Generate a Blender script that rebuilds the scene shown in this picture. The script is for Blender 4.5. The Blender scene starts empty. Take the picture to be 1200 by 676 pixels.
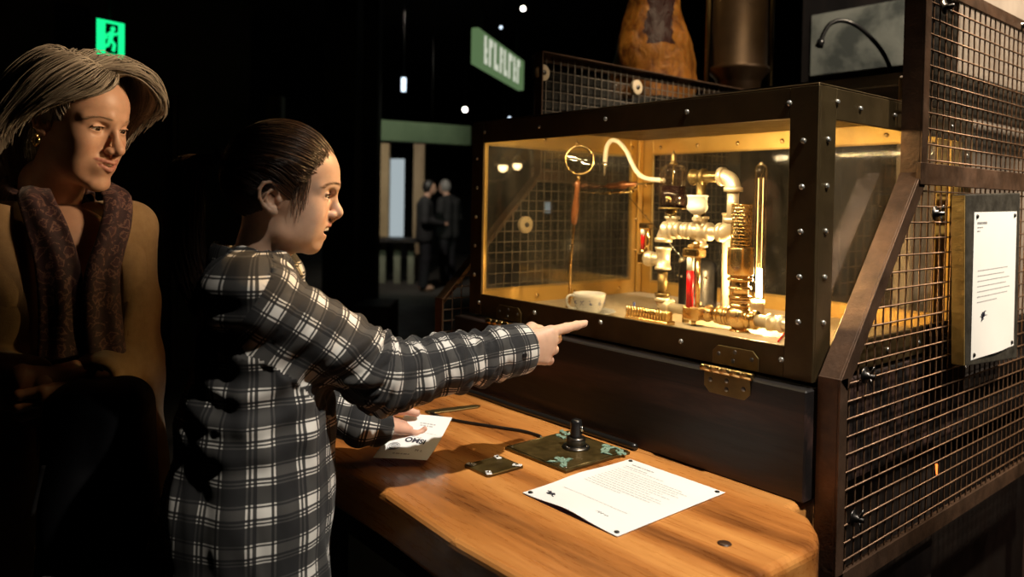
import bpy, bmesh, math, random
import numpy as np
import openvdb as vdb
from mathutils import Vector, Matrix, noise as mnoise

random.seed(7)
rng = np.random.default_rng(7)
scene = bpy.context.scene
COL = scene.collection
PI = math.pi

# ------------------------------------------------------------------ camera (measured from the photograph's perspective)
CF, CYAW, CPITCH, CROLL, CCY, CZ = 885.4254, .8742, .0227, .0175, 256.5658, 1.40
FH = np.array([-math.sin(CYAW), math.cos(CYAW), 0.])
RH = np.array([math.cos(CYAW), math.sin(CYAW), 0.])
UPV = np.array([0., 0., 1.])
FW = FH*math.cos(CPITCH)-UPV*math.sin(CPITCH)
U0 = UPV*math.cos(CPITCH)+FH*math.sin(CPITCH)
RT = RH*math.cos(CROLL)+U0*math.sin(CROLL)
UP = U0*math.cos(CROLL)-RH*math.sin(CROLL)
CAM = np.array([0., 0., CZ])


def at(x, y, D=None, X=None, Y=None, Z=None):
    """The point of the room on a line of sight, at a depth or on a plane."""
    d = FW+RT*(x-600)/CF+UP*(CCY-y)/CF
    t = D if D is not None else ((X-CAM[0])/d[0] if X is not None else (Y-CAM[1])/d[1] if Y is not None else (Z-CAM[2])/d[2])
    return CAM+d*t


def nrm(v):
    v = np.asarray(v, float)
    return v/max(np.linalg.norm(v), 1e-12)


# ------------------------------------------------------------------ mesh builder
class MB:
    def __init__(s):
        s.v, s.f, s.sm, s.uv, s.mi, s.n = [], [], [], [], [], 0

    def add(s, V, F, smooth=True, uv=None, mi=0):
        V = np.asarray(V, float).reshape(-1, 3)
        s.v.append(V)
        o = s.n
        for i, f in enumerate(F):
            s.f.append(tuple(int(j)+o for j in f))
            s.sm.append(smooth)
            s.uv.append(uv[i] if uv is not None else None)
            s.mi.append(mi)
        s.n += len(V)
        return s

    def box(s, lo, hi, bev=0.0, seg=1, rot=None, c=None, mi=0):
        lo, hi = np.array(lo, float), np.array(hi, float)
        ce, sz = (lo+hi)/2, np.abs(hi-lo)
        bm = bmesh.new()
        bmesh.ops.create_cube(bm, size=1.0)
        for v in bm.verts:
            v.co = Vector((v.co.x*sz[0], v.co.y*sz[1], v.co.z*sz[2]))
        b = min(bev, sz.min()*.45)
        if b > 0:
            bmesh.ops.bevel(bm, geom=list(bm.edges), offset=b, segments=seg, profile=.5, affect='EDGES')
        V = np.array([v.co[:] for v in bm.verts])
        bm.verts.index_update()
        F = [[v.index for v in f.verts] for f in bm.faces]
        bm.free()
        if rot is not None:
            V = V@np.array(rot, float).T
        s.add(V+(ce if c is None else np.array(c, float)), F, seg > 1, mi=mi)
        return s

    def tube(s, pts, r, n=8, closed=False, cap=True, mi=0, flat=1.0, side=None):
        """A tube along a path; r is a number or one per point; flat squeezes it across 'side'."""
        pts = np.asarray(pts, float)
        m = len(pts)
        rr = np.full(m, r, float) if np.isscalar(r) else np.asarray(r, float)
        T = np.zeros_like(pts)
        if closed:
            T = np.roll(pts, -1, 0)-np.roll(pts, 1, 0)
        else:
            T[1:-1] = pts[2:]-pts[:-2]
            T[0] = pts[1]-pts[0]
            T[-1] = pts[-1]-pts[-2]
        T /= np.maximum(np.linalg.norm(T, axis=1, keepdims=True), 1e-12)
        a = np.array([0, 0, 1.]) if side is None else nrm(side)
        if abs(T[0]@a) > .95:
            a = np.array([1., 0, 0]) if abs(T[0][0]) < .9 else np.array([0, 1., 0])
        nn = nrm(np.cross(T[0], a))
        V = []
        for i in range(m):
            nn = nrm(nn-T[i]*(nn@T[i]))
            b = np.cross(T[i], nn)
            for k in range(n):
                th = 2*PI*k/n
                V.append(pts[i]+rr[i]*(nn*math.cos(th)+b*flat*math.sin(th)))
        F = []
        for i in range(m if closed else m-1):
            j = (i+1) % m
            for k in range(n):
                l = (k+1) % n
                F.append((i*n+k, i*n+l, j*n+l, j*n+k))
        if cap and not closed:
            F.append(tuple(range(n-1, -1, -1)))
            F.append(tuple((m-1)*n+k for k in range(n)))
        s.add(V, F, n > 4, mi=mi)
        return s

    def lathe(s, prof, c=(0, 0, 0), axis=(0, 0, 1), n=24, mi=0, smooth=True):
        """prof: (radius, height) pairs turned about the axis through c."""
        ax = nrm(axis)
        e1 = nrm(np.cross(ax, [0, 1, 0] if abs(ax[1]) < .9 else [1, 0, 0]))
        e2 = np.cross(ax, e1)
        c = np.array(c, float)
        V = []
        for (r, h) in prof:
            for k in range(n):
                th = 2*PI*k/n
                V.append(c+ax*h+max(r, 1e-5)*(e1*math.cos(th)+e2*math.sin(th)))
        F = []
        for i in range(len(prof)-1):
            for k in range(n):
                l = (k+1) % n
                F.append((i*n+k, i*n+l, (i+1)*n+l, (i+1)*n+k))
        if prof[0][0] > 1e-4:
            F.append(tuple(range(n-1, -1, -1)))
        if prof[-1][0] > 1e-4:
            F.append(tuple((len(prof)-1)*n+k for k in range(n)))
        s.add(V, F, smooth, mi=mi)
        return s

    def ball(s, c, r, n=12, m=8, mi=0):
        c = np.array(c, float)
        r = np.array([r]*3 if np.isscalar(r) else r, float)
        V, F = [], []
        for i in range(m+1):
            ph = PI*i/m
            for k in range(n):
                th = 2*PI*k/n
                V.append(c+r*np.array([max(math.sin(ph), 1e-4)*math.cos(th), max(math.sin(ph), 1e-4)*math.sin(th), math.cos(ph)]))
        for i in range(m):
            for k in range(n):
                l = (k+1) % n
                F.append((i*n+k, (i+1)*n+k, (i+1)*n+l, i*n+l))
        s.add(V, F, True, mi=mi)
        return s

    def prism(s, outline, d0, d1, bev=0.0, seg=1, frame=None, mi=0):
        """Outline (2-D) extruded from d0 to d1; frame = (origin, axis u, axis v, axis w)."""
        bm = bmesh.new()
        lo = [bm.verts.new((p[0], p[1], d0)) for p in outline]
        f = bm.faces.new(lo)
        r = bmesh.ops.extrude_face_region(bm, geom=[f])
        for e in r['geom']:
            if isinstance(e, bmesh.types.BMVert):
                e.co.z = d1
        bmesh.ops.recalc_face_normals(bm, faces=list(bm.faces))
        if bev > 0:
            bmesh.ops.bevel(bm, geom=list(bm.edges), offset=bev, segments=seg, profile=.5, affect='EDGES')
        bm.verts.index_update()
        V = np.array([v.co[:] for v in bm.verts])
        F = [[v.index for v in q.verts] for q in bm.faces]
        bm.free()
        if frame is not None:
            o, u, v, w = [np.array(q, float) for q in frame]
            V = o+V[:, :1]*u+V[:, 1:2]*v+V[:, 2:3]*w
        s.add(V, F, False, mi=mi)
        return s

    def grid(s, G, closed_u=False, uv=None, mi=0, smooth=True):
        """G: array (m, n, 3) of points; quads between them."""
        G = np.asarray(G, float)
        m, n = G.shape[:2]
        F, U = [], ([] if uv is not None else None)
        for i in range(m-1):
            for k in range(n if closed_u else n-1):
                l = (k+1) % n
                F.append((i*n+k, i*n+l, (i+1)*n+l, (i+1)*n+k))
                if uv is not None:
                    U.append([tuple(uv[i][k]), tuple(uv[i][k+1]), tuple(uv[i+1][k+1]), tuple(uv[i+1][k])])
        s.add(G.reshape(-1, 3), F, smooth, uv=U, mi=mi)
        return s

    def build(s, name, mat, parent=None, col=None):
        me = bpy.data.meshes.new(name)
        V = np.concatenate(s.v) if s.v else np.zeros((0, 3))
        me.from_pydata(V.tolist(), [], s.f)
        me.polygons.foreach_set('use_smooth', s.sm)
        if any(u is not None for u in s.uv):
            L = me.uv_layers.new(name='UVMap')
            buf = []
            for f, u in zip(s.f, s.uv):
                for k in range(len(f)):
                    buf.extend(u[k] if u is not None else (0, 0))
            L.data.foreach_set('uv', buf)
        mats = mat if isinstance(mat, (list, tuple)) else [mat]
        for m in mats:
            me.materials.append(m)
        if len(mats) > 1:
            me.polygons.foreach_set('material_index', s.mi)
        if col is not None:
            a = me.color_attributes.new('tint', 'FLOAT_COLOR', 'POINT')
            c4 = np.ones((len(V), 4), np.float32)
            c4[:, :3] = col
            a.data.foreach_set('color', c4.ravel())
        me.update()
        o = bpy.data.objects.new(name, me)
        COL.objects.link(o)
        if parent is not None:
            adopt(o, parent)
        return o


def adopt(o, parent):
    """Parent a mesh given in room coordinates to a thing standing elsewhere."""
    o.parent = parent
    base = BASE.get(parent.name, Vector((0, 0, 0)))
    o.matrix_parent_inverse = Matrix.Translation(-base)
    BASE[o.name] = base*0


BASE = {}


def tag(o, label=None, cat=None, group=None, kind=None):
    if label: o['label'] = label
    if cat: o['category'] = cat
    if group: o['group'] = group
    if kind: o['kind'] = kind
    return o


def thing(name, loc, label, cat, group=None):
    o = bpy.data.objects.new(name, None)
    o.empty_display_size = .05
    COL.objects.link(o)
    o.location = Vector([float(q) for q in loc])
    BASE[o.name] = Vector([float(q) for q in loc])
    return tag(o, label, cat, group)


def part_copy(src, name, offset, parent):
    """A repeat of a part under the same thing, sharing its mesh."""
    o = src.copy()
    o.name = name
    COL.objects.link(o)
    o.parent = parent
    o.matrix_parent_inverse = src.matrix_parent_inverse.copy()
    o.location = Vector([float(q) for q in offset])
    return o


def struct(o, kind='structure'):
    o['kind'] = kind
    return o


def catmull(P, n):
    P = np.asarray(P, float)
    m = len(P)
    Q = np.vstack([2*P[0]-P[1], P, 2*P[-1]-P[-2]])
    t = np.linspace(0, m-1, n)
    i = np.minimum(t.astype(int), m-2)
    u = (t-i)[:, None]
    p0, p1, p2, p3 = Q[i], Q[i+1], Q[i+2], Q[i+3]
    return .5*((2*p1)+(-p0+p2)*u+(2*p0-5*p1+4*p2-p3)*u*u+(-p0+3*p1-3*p2+p3)*u**3)


def text_faces(body, size, u, v, o, depth=None, align='CENTER', bold=0.0):
    """Lettering as a mesh lying in the plane of axes u, v with its middle at o."""
    cu = bpy.data.curves.new('lettering', 'FONT')
    cu.body = body
    cu.size = size
    cu.align_x = align
    cu.align_y = 'CENTER'
    cu.offset = bold
    ob = bpy.data.objects.new('lettering', cu)
    COL.objects.link(ob)
    dg = bpy.context.evaluated_depsgraph_get()
    me = ob.evaluated_get(dg).to_mesh()
    V = np.array([q.co[:] for q in me.vertices])
    F = [list(p.vertices) for p in me.polygons]
    ob.evaluated_get(dg).to_mesh_clear()
    bpy.data.objects.remove(ob)
    bpy.data.curves.remove(cu)
    if len(V) == 0:
        return np.zeros((0, 3)), []
    u, v, o = nrm(u), nrm(v), np.array(o, float)
    return o+V[:, :1]*u+V[:, 1:2]*v, F


# ------------------------------------------------------------------ signed-distance modelling for bodies and cloth
class Sdf:
    def __init__(s, lo, hi, h):
        s.lo, s.h, s.wide = np.array(lo, float), h, False
        s.dim = np.ceil((np.array(hi)-s.lo)/h).astype(int)+1
        s.a = np.full(s.dim, .06, np.float32)

    def _loc(s, lo, hi):
        i0 = np.clip(np.floor((np.array(lo)-s.lo)/s.h).astype(int), 0, s.dim)
        i1 = np.clip(np.ceil((np.array(hi)-s.lo)/s.h).astype(int)+1, 0, s.dim)
        sl = tuple(slice(a, b) for a, b in zip(i0, i1))
        ax = [(s.lo[k]+s.h*np.arange(i0[k], i1[k])).astype(np.float32) for k in range(3)]
        return sl, ax[0][:, None, None], ax[1][None, :, None], ax[2][None, None, :]

    def _op(s, lo, hi, fn, k, op):
        mg = k+5*s.h+(.032 if s.wide else 0)
        sl, X, Y, Z = s._loc(np.array(lo)-mg, np.array(hi)+mg)
        a = s.a[sl]
        if a.size == 0:
            return
        d = fn(X, Y, Z).astype(np.float32)
        if op == 'u':
            if k > 0:
                hh = np.maximum(k-np.abs(a-d), 0)/k
                s.a[sl] = np.minimum(a, d)-hh*hh*k*.25
            else:
                s.a[sl] = np.minimum(a, d)
        else:
            d = -d
            if k > 0:
                hh = np.maximum(k-np.abs(a-d), 0)/k
                s.a[sl] = np.maximum(a, d)+hh*hh*k*.25
            else:
                s.a[sl] = np.maximum(a, d)

    def cap(s, a, b, ra, rb=None, k=.01, op='u'):
        a, b = np.array(a, float), np.array(b, float)
        rb = ra if rb is None else rb
        ba = b-a
        L2 = max(ba@ba, 1e-12)
        rm = max(ra, rb)

        def fn(X, Y, Z):
            t = np.clip(((X-a[0])*ba[0]+(Y-a[1])*ba[1]+(Z-a[2])*ba[2])/L2, 0, 1)
            return np.sqrt((X-a[0]-t*ba[0])**2+(Y-a[1]-t*ba[1])**2+(Z-a[2]-t*ba[2])**2)-(ra+(rb-ra)*t)
        s._op(np.minimum(a, b)-rm, np.maximum(a, b)+rm, fn, k, op)
        return s

    def chain(s, P, R, k=.01, op='u'):
        for i in range(len(P)-1):
            s.cap(P[i], P[i+1], R[i], R[i+1], k, op)
        return s

    def ell(s, c, r, k=.01, op='u', rot=None):
        c, r = np.array(c, float), np.array(r, float)
        M = np.eye(3) if rot is None else np.array(rot, float)   # columns are the axes
        rm = r.max()

        def fn(X, Y, Z):
            x, y, z = X-c[0], Y-c[1], Z-c[2]
            q = [(x*M[0, i]+y*M[1, i]+z*M[2, i])/r[i] for i in range(3)]
            k0 = np.sqrt(q[0]**2+q[1]**2+q[2]**2)
            k1 = np.sqrt((q[0]/r[0])**2+(q[1]/r[1])**2+(q[2]/r[2])**2)
            return k0*(k0-1)/np.maximum(k1, 1e-6)
        s._op(c-rm, c+rm, fn, k, op)
        return s

    def cut(s, n, d, k=0.0):
        """Keep the side where n.p <= d."""
        n = nrm(n)
        sl, X, Y, Z = s._loc(s.lo, s.lo+s.dim*s.h)
        s.a = np.maximum(s.a, (X*n[0]+Y*n[1]+Z*n[2]-d).astype(np.float32))
        return s

    def mesh(s, smooth=1):
        g = vdb.FloatGrid(.06)
        g.copyFromArray(s.a)
        P, Q = g.convertToQuads(0.0)
        P = np.asarray(P, float)*s.h+s.lo
        Q = np.asarray(Q, int)[:, ::-1]
        e = np.concatenate([Q[:, [0, 1]], Q[:, [1, 2]], Q[:, [2, 3]], Q[:, [3, 0]]])
        for _ in range(smooth):
            acc = np.zeros_like(P)
            cnt = np.zeros(len(P))
            np.add.at(acc, e[:, 0], P[e[:, 1]])
            np.add.at(acc, e[:, 1], P[e[:, 0]])
            np.add.at(cnt, e[:, 0], 1)
            np.add.at(cnt, e[:, 1], 1)
            P = P*.5+.5*acc/np.maximum(cnt, 1)[:, None]
        return P, Q


def vnormals(P, Q):
    fn = np.cross(P[Q[:, 2]]-P[Q[:, 0]], P[Q[:, 3]]-P[Q[:, 1]])
    N = np.zeros_like(P)
    for k in range(4):
        np.add.at(N, Q[:, k], fn)
    return N/np.maximum(np.linalg.norm(N, axis=1, keepdims=True), 1e-12)


def quad_obj(name, P, Q, mat, parent=None, col=None, uv=None):
    """A big quad mesh straight from arrays; uv is (faces, 4, 2), col is per vertex."""
    me = bpy.data.meshes.new(name)
    nq = len(Q)
    me.vertices.add(len(P))
    me.vertices.foreach_set('co', np.asarray(P, np.float32).ravel())
    me.loops.add(nq*4)
    me.loops.foreach_set('vertex_index', np.asarray(Q, np.int32).ravel())
    me.polygons.add(nq)
    me.polygons.foreach_set('loop_start', np.arange(0, nq*4, 4, dtype=np.int32))
    me.polygons.foreach_set('use_smooth', np.ones(nq, bool))
    me.update(calc_edges=True)
    if uv is not None:
        L = me.uv_layers.new(name='UVMap')
        L.data.foreach_set('uv', np.asarray(uv, np.float32).ravel())
    if col is not None:
        a = me.color_attributes.new('tint', 'FLOAT_COLOR', 'POINT')
        c4 = np.ones((len(P), 4), np.float32)
        c4[:, :3] = col
        a.data.foreach_set('color', c4.ravel())
    me.materials.append(mat)
    me.validate()
    o = bpy.data.objects.new(name, me)
    COL.objects.link(o)
    if parent is not None:
        adopt(o, parent)
    return o
KEY_L, KEY_T, KEY_E = (.60, 1.12, 3.70), (-.97, .94, .9), 580
STRIP_E = 8.5
# ------------------------------------------------------------------ materials
class NT:
    """A short way to write node trees."""
    def __init__(s, name):
        s.m = bpy.data.materials.new(name)
        s.m.use_nodes = True
        s.t = s.m.node_tree
        s.t.nodes.clear()
        s.out = s.n('ShaderNodeOutputMaterial')

    def n(s, kind, **kw):
        nd = s.t.nodes.new(kind)
        for k, v in kw.items():
            if k.startswith('i_'):
                key = k[2:]
                key = int(key) if key.isdigit() else key.replace('_', ' ')
                nd.inputs[key].default_value = v
            else:
                setattr(nd, k, v)
        return nd

    def l(s, a, b):
        s.t.links.new(a, b)

    def coords(s, scale=(1, 1, 1), kind='Object', rot=(0, 0, 0)):
        tc = s.n('ShaderNodeTexCoord')
        mp = s.n('ShaderNodeMapping')
        mp.inputs['Scale'].default_value = scale
        mp.inputs['Rotation'].default_value = rot
        s.l(tc.outputs[kind], mp.inputs['Vector'])
        return mp.outputs['Vector']

    def noise(s, vec, scale, detail=4, rough=.55, dist=0.0):
        nd = s.n('ShaderNodeTexNoise')
        nd.inputs['Scale'].default_value = scale
        nd.inputs['Detail'].default_value = detail
        nd.inputs['Roughness'].default_value = rough
        nd.inputs['Distortion'].default_value = dist
        s.l(vec, nd.inputs['Vector'])
        return nd.outputs['Fac']

    def ramp(s, fac, stops, interp='LINEAR'):
        r = s.n('ShaderNodeValToRGB')
        r.color_ramp.interpolation = interp
        el = r.color_ramp.elements
        while len(el) > 1:
            el.remove(el[-1])
        el[0].position = stops[0][0]
        el[0].color = c4(stops[0][1])
        for p, c in stops[1:]:
            e = el.new(p)
            e.color = c4(c)
        s.l(fac, r.inputs['Fac'])
        return r.outputs['Color']

    def mix(s, fac, a, b, blend='MIX'):
        m = s.n('ShaderNodeMix', data_type='RGBA', blend_type=blend)
        for v, i in ((fac, 0), (a, 6), (b, 7)):
            if hasattr(v, 'is_linked'):
                s.l(v, m.inputs[i])
            else:
                m.inputs[i].default_value = v if i == 0 else c4(v)
        return m.outputs[2]

    def math(s, op, a, b=0.0):
        m = s.n('ShaderNodeMath', operation=op)
        for v, i in ((a, 0), (b, 1)):
            if hasattr(v, 'is_linked'):
                s.l(v, m.inputs[i])
            else:
                m.inputs[i].default_value = v
        return m.outputs[0]

    def bsdf(s, color=None, rough=.5, metal=0.0, bump=None, bstr=.3, bdist=.002, **kw):
        p = s.n('ShaderNodeBsdfPrincipled')
        for v, key in ((color, 'Base Color'), (rough, 'Roughness'), (metal, 'Metallic')):
            if v is None:
                continue
            if hasattr(v, 'is_linked'):
                s.l(v, p.inputs[key])
            else:
                p.inputs[key].default_value = c4(v) if key == 'Base Color' else v
        for k, v in kw.items():
            p.inputs[k.replace('_', ' ')].default_value = v
        if bump is not None:
            b = s.n('ShaderNodeBump')
            b.inputs['Strength'].default_value = bstr
            b.inputs['Distance'].default_value = bdist
            s.l(bump, b.inputs['Height'])
            s.l(b.outputs['Normal'], p.inputs['Normal'])
        s.l(p.outputs['BSDF'], s.out.inputs['Surface'])
        return p


def c4(c):
    if isinstance(c, (int, float)):
        c = (c, c, c)
    return tuple(c)+((1.0,) if len(c) == 3 else ())


def m_flat(name, col, rough=.5, metal=0.0, **kw):
    t = NT(name)
    t.bsdf(col, rough, metal, **kw)
    return t.m


def m_worn(name, a, b, rough=(.35, .6), metal=0.0, scale=20, bump=.15, bscale=200, bdist=.001, contrast=.25, **kw):
    """Two tones of one surface mottled together, with a fine grain."""
    t = NT(name)
    v = t.coords()
    f = t.noise(v, scale, 6, .6)
    col = t.ramp(f, [(.5-contrast, a), (.5+contrast, b)])
    rg = t.ramp(t.noise(v, scale*1.7, 4), [(.3, rough[0]), (.7, rough[1])])
    g = t.noise(v, bscale, 3)
    t.bsdf(col, rg, metal, bump=g, bstr=bump, bdist=bdist, **kw)
    return t.m


def m_emit(name, col, strength):
    t = NT(name)
    e = t.n('ShaderNodeEmission')
    e.inputs['Color'].default_value = c4(col)
    e.inputs['Strength'].default_value = strength
    t.l(e.outputs[0], t.out.inputs['Surface'])
    return t.m


def m_glass(name, tint=(1, 1, 1), refl=1.0, rough=.02, dirt=0.0, ior=1.45, dscale=3.0, dcol=(.75, .7, .6)):
    """Clear pane: lets light straight through, mirrors at grazing angles, with a little dust on it."""
    t = NT(name)
    tr = t.n('ShaderNodeBsdfTransparent')
    tr.inputs['Color'].default_value = c4(tint)
    gl = t.n('ShaderNodeBsdfGlossy')
    gl.inputs['Roughness'].default_value = rough
    fr = t.n('ShaderNodeFresnel')
    fr.inputs['IOR'].default_value = ior
    f = t.math('MULTIPLY', fr.outputs[0], refl)
    mx = t.n('ShaderNodeMixShader')
    t.l(f, mx.inputs[0])
    t.l(tr.outputs[0], mx.inputs[1])
    t.l(gl.outputs[0], mx.inputs[2])
    sh = mx.outputs[0]
    if dirt > 0:
        df = t.n('ShaderNodeBsdfDiffuse')
        df.inputs['Color'].default_value = c4(dcol)
        v = t.coords((1, 1, .35))
        d = t.ramp(t.noise(v, dscale, 8, .7, .6), [(.35, 0.0), (.75, 1.0)])
        d2 = t.math('MULTIPLY', d, dirt)
        m2 = t.n('ShaderNodeMixShader')
        t.l(d2, m2.inputs[0])
        t.l(sh, m2.inputs[1])
        t.l(df.outputs[0], m2.inputs[2])
        sh = m2.outputs[0]
    t.l(sh, t.out.inputs['Surface'])
    return t.m


def m_wood(name, dark, mid, light, along='X', scale=1.0, rough=(.25, .45), coat=0.0, streak=1.0, bstr=.25):
    t = NT(name)
    st = {'X': (.9, 9, 9), 'Y': (9, .9, 9), 'Z': (9, 9, .9)}[along]
    st = tuple(q*scale for q in st)
    v = t.coords(st)
    warp = t.noise(t.coords((1.5*scale,)*3), 2.0, 3)
    n1 = t.noise(v, 1.6, 5, .6, .8*streak)
    wv = t.n('ShaderNodeTexWave', wave_type='RINGS', rings_direction=along)
    wv.inputs['Scale'].default_value = 1.1
    wv.inputs['Distortion'].default_value = 7.0
    wv.inputs['Detail'].default_value = 3
    wv.inputs['Detail Scale'].default_value = .7
    t.l(t.coords(tuple(q*.22 for q in st)), wv.inputs['Vector'])
    fine = t.noise(t.coords(tuple(q*4.0 for q in st)), 3.0, 3, .7)
    f = t.math('ADD', t.math('MULTIPLY', n1, .55), t.math('MULTIPLY', wv.outputs['Fac'], .28))
    f = t.math('ADD', f, t.math('MULTIPLY', fine, .22))
    f = t.math('ADD', f, t.math('MULTIPLY', t.math('SUBTRACT', warp, .5), .25))
    col = t.ramp(f, [(.28, dark), (.5, mid), (.78, light)])
    rg = t.ramp(fine, [(.3, rough[0]), (.7, rough[1])])
    t.bsdf(col, rg, 0.0, bump=f, bstr=bstr, bdist=.0012, Coat_Weight=coat, Coat_Roughness=.16)
    return t.m


M = {}
M['bronze'] = m_worn('bronze_paint', (.075, .05, .022), (.12, .082, .034), (.42, .55), .75, 14, .5, 420, .0006)
M['brass_plate'] = m_worn('brass_plate', (.62, .39, .10), (.75, .50, .16), (.34, .5), .75, 9, .12, 160, .0006)
M['brass'] = m_worn('brass', (.62, .42, .17), (.74, .53, .25), (.18, .34), 1.0, 12, .08, 120, .0005)
M['brass_dull'] = m_worn('dull_brass', (.13, .09, .036), (.25, .18, .075), (.32, .5), .9, 16, .2, 200, .0006)
M['pipe'] = m_worn('pale_pipe', (.62, .52, .36), (.82, .74, .56), (.3, .5), .7, 18, .2, 180, .0006)
M['steel'] = m_flat('steel', (.72, .71, .67), .2, 1.0)
M['dark_steel'] = m_flat('dark_steel', (.16, .15, .14), .32, 1.0)
M['copper'] = m_worn('copper', (.40, .16, .08), (.58, .26, .13), (.25, .45), .9, 20, .1)
M['black_metal'] = m_flat('black_metal', (.012, .011, .011), .38, .3)
M['black_plastic'] = m_flat('black_plastic', (.010, .010, .011), .28)
M['cable'] = m_flat('cable_rubber', (.012, .011, .010), .3)
M['cage'] = m_worn('rusted_angle_iron', (.055, .034, .022), (.17, .095, .058), (.35, .6), .55, 16, .5, 160, .001, .22)
M['wire'] = m_worn('rusted_wire', (.10, .055, .032), (.26, .15, .085), (.35, .55), .6, 25, .3, 260, .0006)
M['grey_wire'] = m_worn('grey_wire', (.14, .11, .085), (.26, .22, .17), (.4, .6), .6, 25, .2, 260, .0006)
M['table'] = m_wood('oiled_tabletop', (.12, .036, .008), (.44, .160, .036), (.70, .315, .085), 'X', 1.0, (.22, .42), .35, 1.4)
M['table_edge'] = m_wood('worn_table_edge', (.06, .02, .006), (.20, .075, .02), (.36, .16, .05), 'X', 1.3, (.3, .5), .2)
M['plug'] = m_flat('wood_plug', (.05, .022, .01), .45)
M['dark_wood'] = m_wood('dark_stained_wood', (.0022, .0013, .0013), (.006, .0032, .003), (.055, .026, .020), 'X', 1.6, (.5, .65), 0, 2.2, .6)
M['black_wood'] = m_wood('black_timber', (.004, .003, .003), (.010, .007, .006), (.022, .015, .012), 'Z', 1.2, (.45, .6))
M['paper'] = m_worn('paper', (.78, .78, .77), (.82, .82, .81), (.6, .75), 0, 8, .03, 300)
M['paper_purple'] = m_flat('purple_backing', (.09, .055, .20), .6)
M['ink'] = m_flat('ink', (.012, .012, .03), .6)
M['grey_ink'] = m_flat('grey_ink', (.22, .22, .24), .7)
M['light_ink'] = m_flat('light_ink', (.40, .40, .42), .7)
M['patina'] = m_worn('verdigris', (.07, .16, .115), (.30, .42, .34), (.5, .75), .2, 90, .5, 300, .001)
M['plate'] = m_worn('aged_brass_plate', (.085, .058, .020), (.21, .15, .055), (.3, .52), .85, 22, .35, 150, .001)
M['glass'] = m_glass('case_glass', (.97, .97, .95), .55, .02, .035)
M['glass_side'] = m_glass('dusty_case_glass', (.82, .80, .74), .3, .06, .09, dscale=5, dcol=(.42, .34, .24))
M['plexi'] = m_glass('plexiglass', (.93, .93, .93), .25, .06, .05)
M['bulb_glass'] = m_glass('bulb_glass', (1, .97, .9), .6, .02)
M['lens'] = m_glass('lens_glass', (.96, .97, .95), 2.2, .02)
M['porcelain'] = m_flat('porcelain', (.80, .79, .76), .16, 0, Coat_Weight=.5, Coat_Roughness=.05)
M['blue_glaze'] = m_flat('blue_glaze', (.08, .11, .30), .25)
M['oil'] = m_flat('dark_oil', (.016, .008, .010), .12)
M['red'] = m_flat('red_liquid', (.55, .008, .012), .25)
M['white_glass'] = m_flat('milky_glass', (.85, .82, .74), .2)
M['handle_wood'] = m_wood('turned_wood', (.10, .03, .01), (.24, .085, .028), (.38, .16, .06), 'Z', 5.0, (.2, .35), .4)
M['hose'] = m_flat('cream_hose', (.84, .76, .60), .42)
M['rivet'] = m_flat('rivet_steel', (.46, .45, .41), .24, .7)
M['bone'] = m_flat('pale_tube', (.78, .62, .40), .4)
M['filament'] = m_emit('filament', (1.0, .55, .16), 7.0)
M['hot'] = m_emit('hot_filament', (1.0, .72, .36), 160.0)
M['tube_glow'] = m_emit('tube_glow', (1.0, .66, .24), 1.5)
M['orange_glow'] = m_emit('orange_glow', (1.0, .18, .03), 3.0)
M['slate'] = m_worn('dark_slate', (.022, .020, .016), (.075, .068, .055), (.35, .6), .25, 26, .6, 60, .003)
M['board_edge'] = m_worn('gilded_board_edge', (.30, .21, .08), (.52, .38, .16), (.4, .6), .5, 30, .6, 60, .003)
M['housing'] = m_worn('black_housing', (.006, .005, .005), (.018, .013, .011), (.4, .6), .3, 8, .3, 120, .001)
M['grey_sheet'] = m_worn('grey_sheet_metal', (.30, .25, .21), (.46, .39, .33), (.45, .6), .1, 7, .15, 120, .001)
M['floor'] = m_worn('concrete_floor', (.035, .031, .028), (.06, .053, .047), (.5, .7), 0, 2.2, .1, 60)
M['plank_floor'] = m_wood('floor_planks', (.05, .028, .02), (.12, .068, .05), (.2, .13, .10), 'Y', .8, (.5, .7))
M['wall'] = m_worn('black_wall', (.0032, .0031, .0045), (.0048, .0046, .006), (.6, .8), 0, 1.5, .1)
M['wall_grey'] = m_worn('dark_grey_wall', (.012, .012, .011), (.017, .016, .015), (.6, .8), 0, 1.5, .1)
M['ceiling'] = m_flat('black_ceiling', (.003, .003, .0035), .8)
M['column'] = m_flat('black_column', (.004, .004, .005), .6)
M['exit_green'] = m_emit('exit_green', (.01, 1.0, .30), 1.15)
M['exit_black'] = m_flat('exit_black', (.004, .006, .005), .5)
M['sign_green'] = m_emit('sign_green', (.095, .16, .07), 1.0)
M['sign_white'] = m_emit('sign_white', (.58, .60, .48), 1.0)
M['green_lit_beam'] = m_worn('green_lit_timber', (.11, .14, .085), (.18, .21, .13), (.6, .8), 0, 3)  # the green light falling on the timber is put into its colour
M['tan_panel'] = m_worn('tan_panel', (.34, .24, .13), (.48, .35, .20), (.6, .8), 0, 4)
M['timber'] = m_wood('pale_timber', (.22, .15, .08), (.36, .25, .14), (.48, .36, .22), 'Z', 1.0, (.5, .7))
M['grey_post'] = m_worn('pale_grey_post', (.16, .17, .12), (.24, .25, .18), (.6, .8), 0, 4)
M['screen'] = m_emit('lit_panel', (.72, .84, .88), .5)
M['lamp_white'] = m_emit('lamp_white', (1.0, .93, .80), 14.0)
M['lamp_cool'] = m_emit('lamp_cool', (.70, .85, 1.0), 2.2)
M['lamp_warm'] = m_emit('lamp_warm', (1.0, .68, .32), 9.0)
M['shade_cream'] = m_flat('cream_shade', (.62, .50, .33), .5)
M['amber'] = None
t = NT('amber_lump')
v = t.coords((1, 1, 1))
f1 = t.noise(t.coords((1, 1, .55)), 26, 6, .62, .6)
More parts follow.
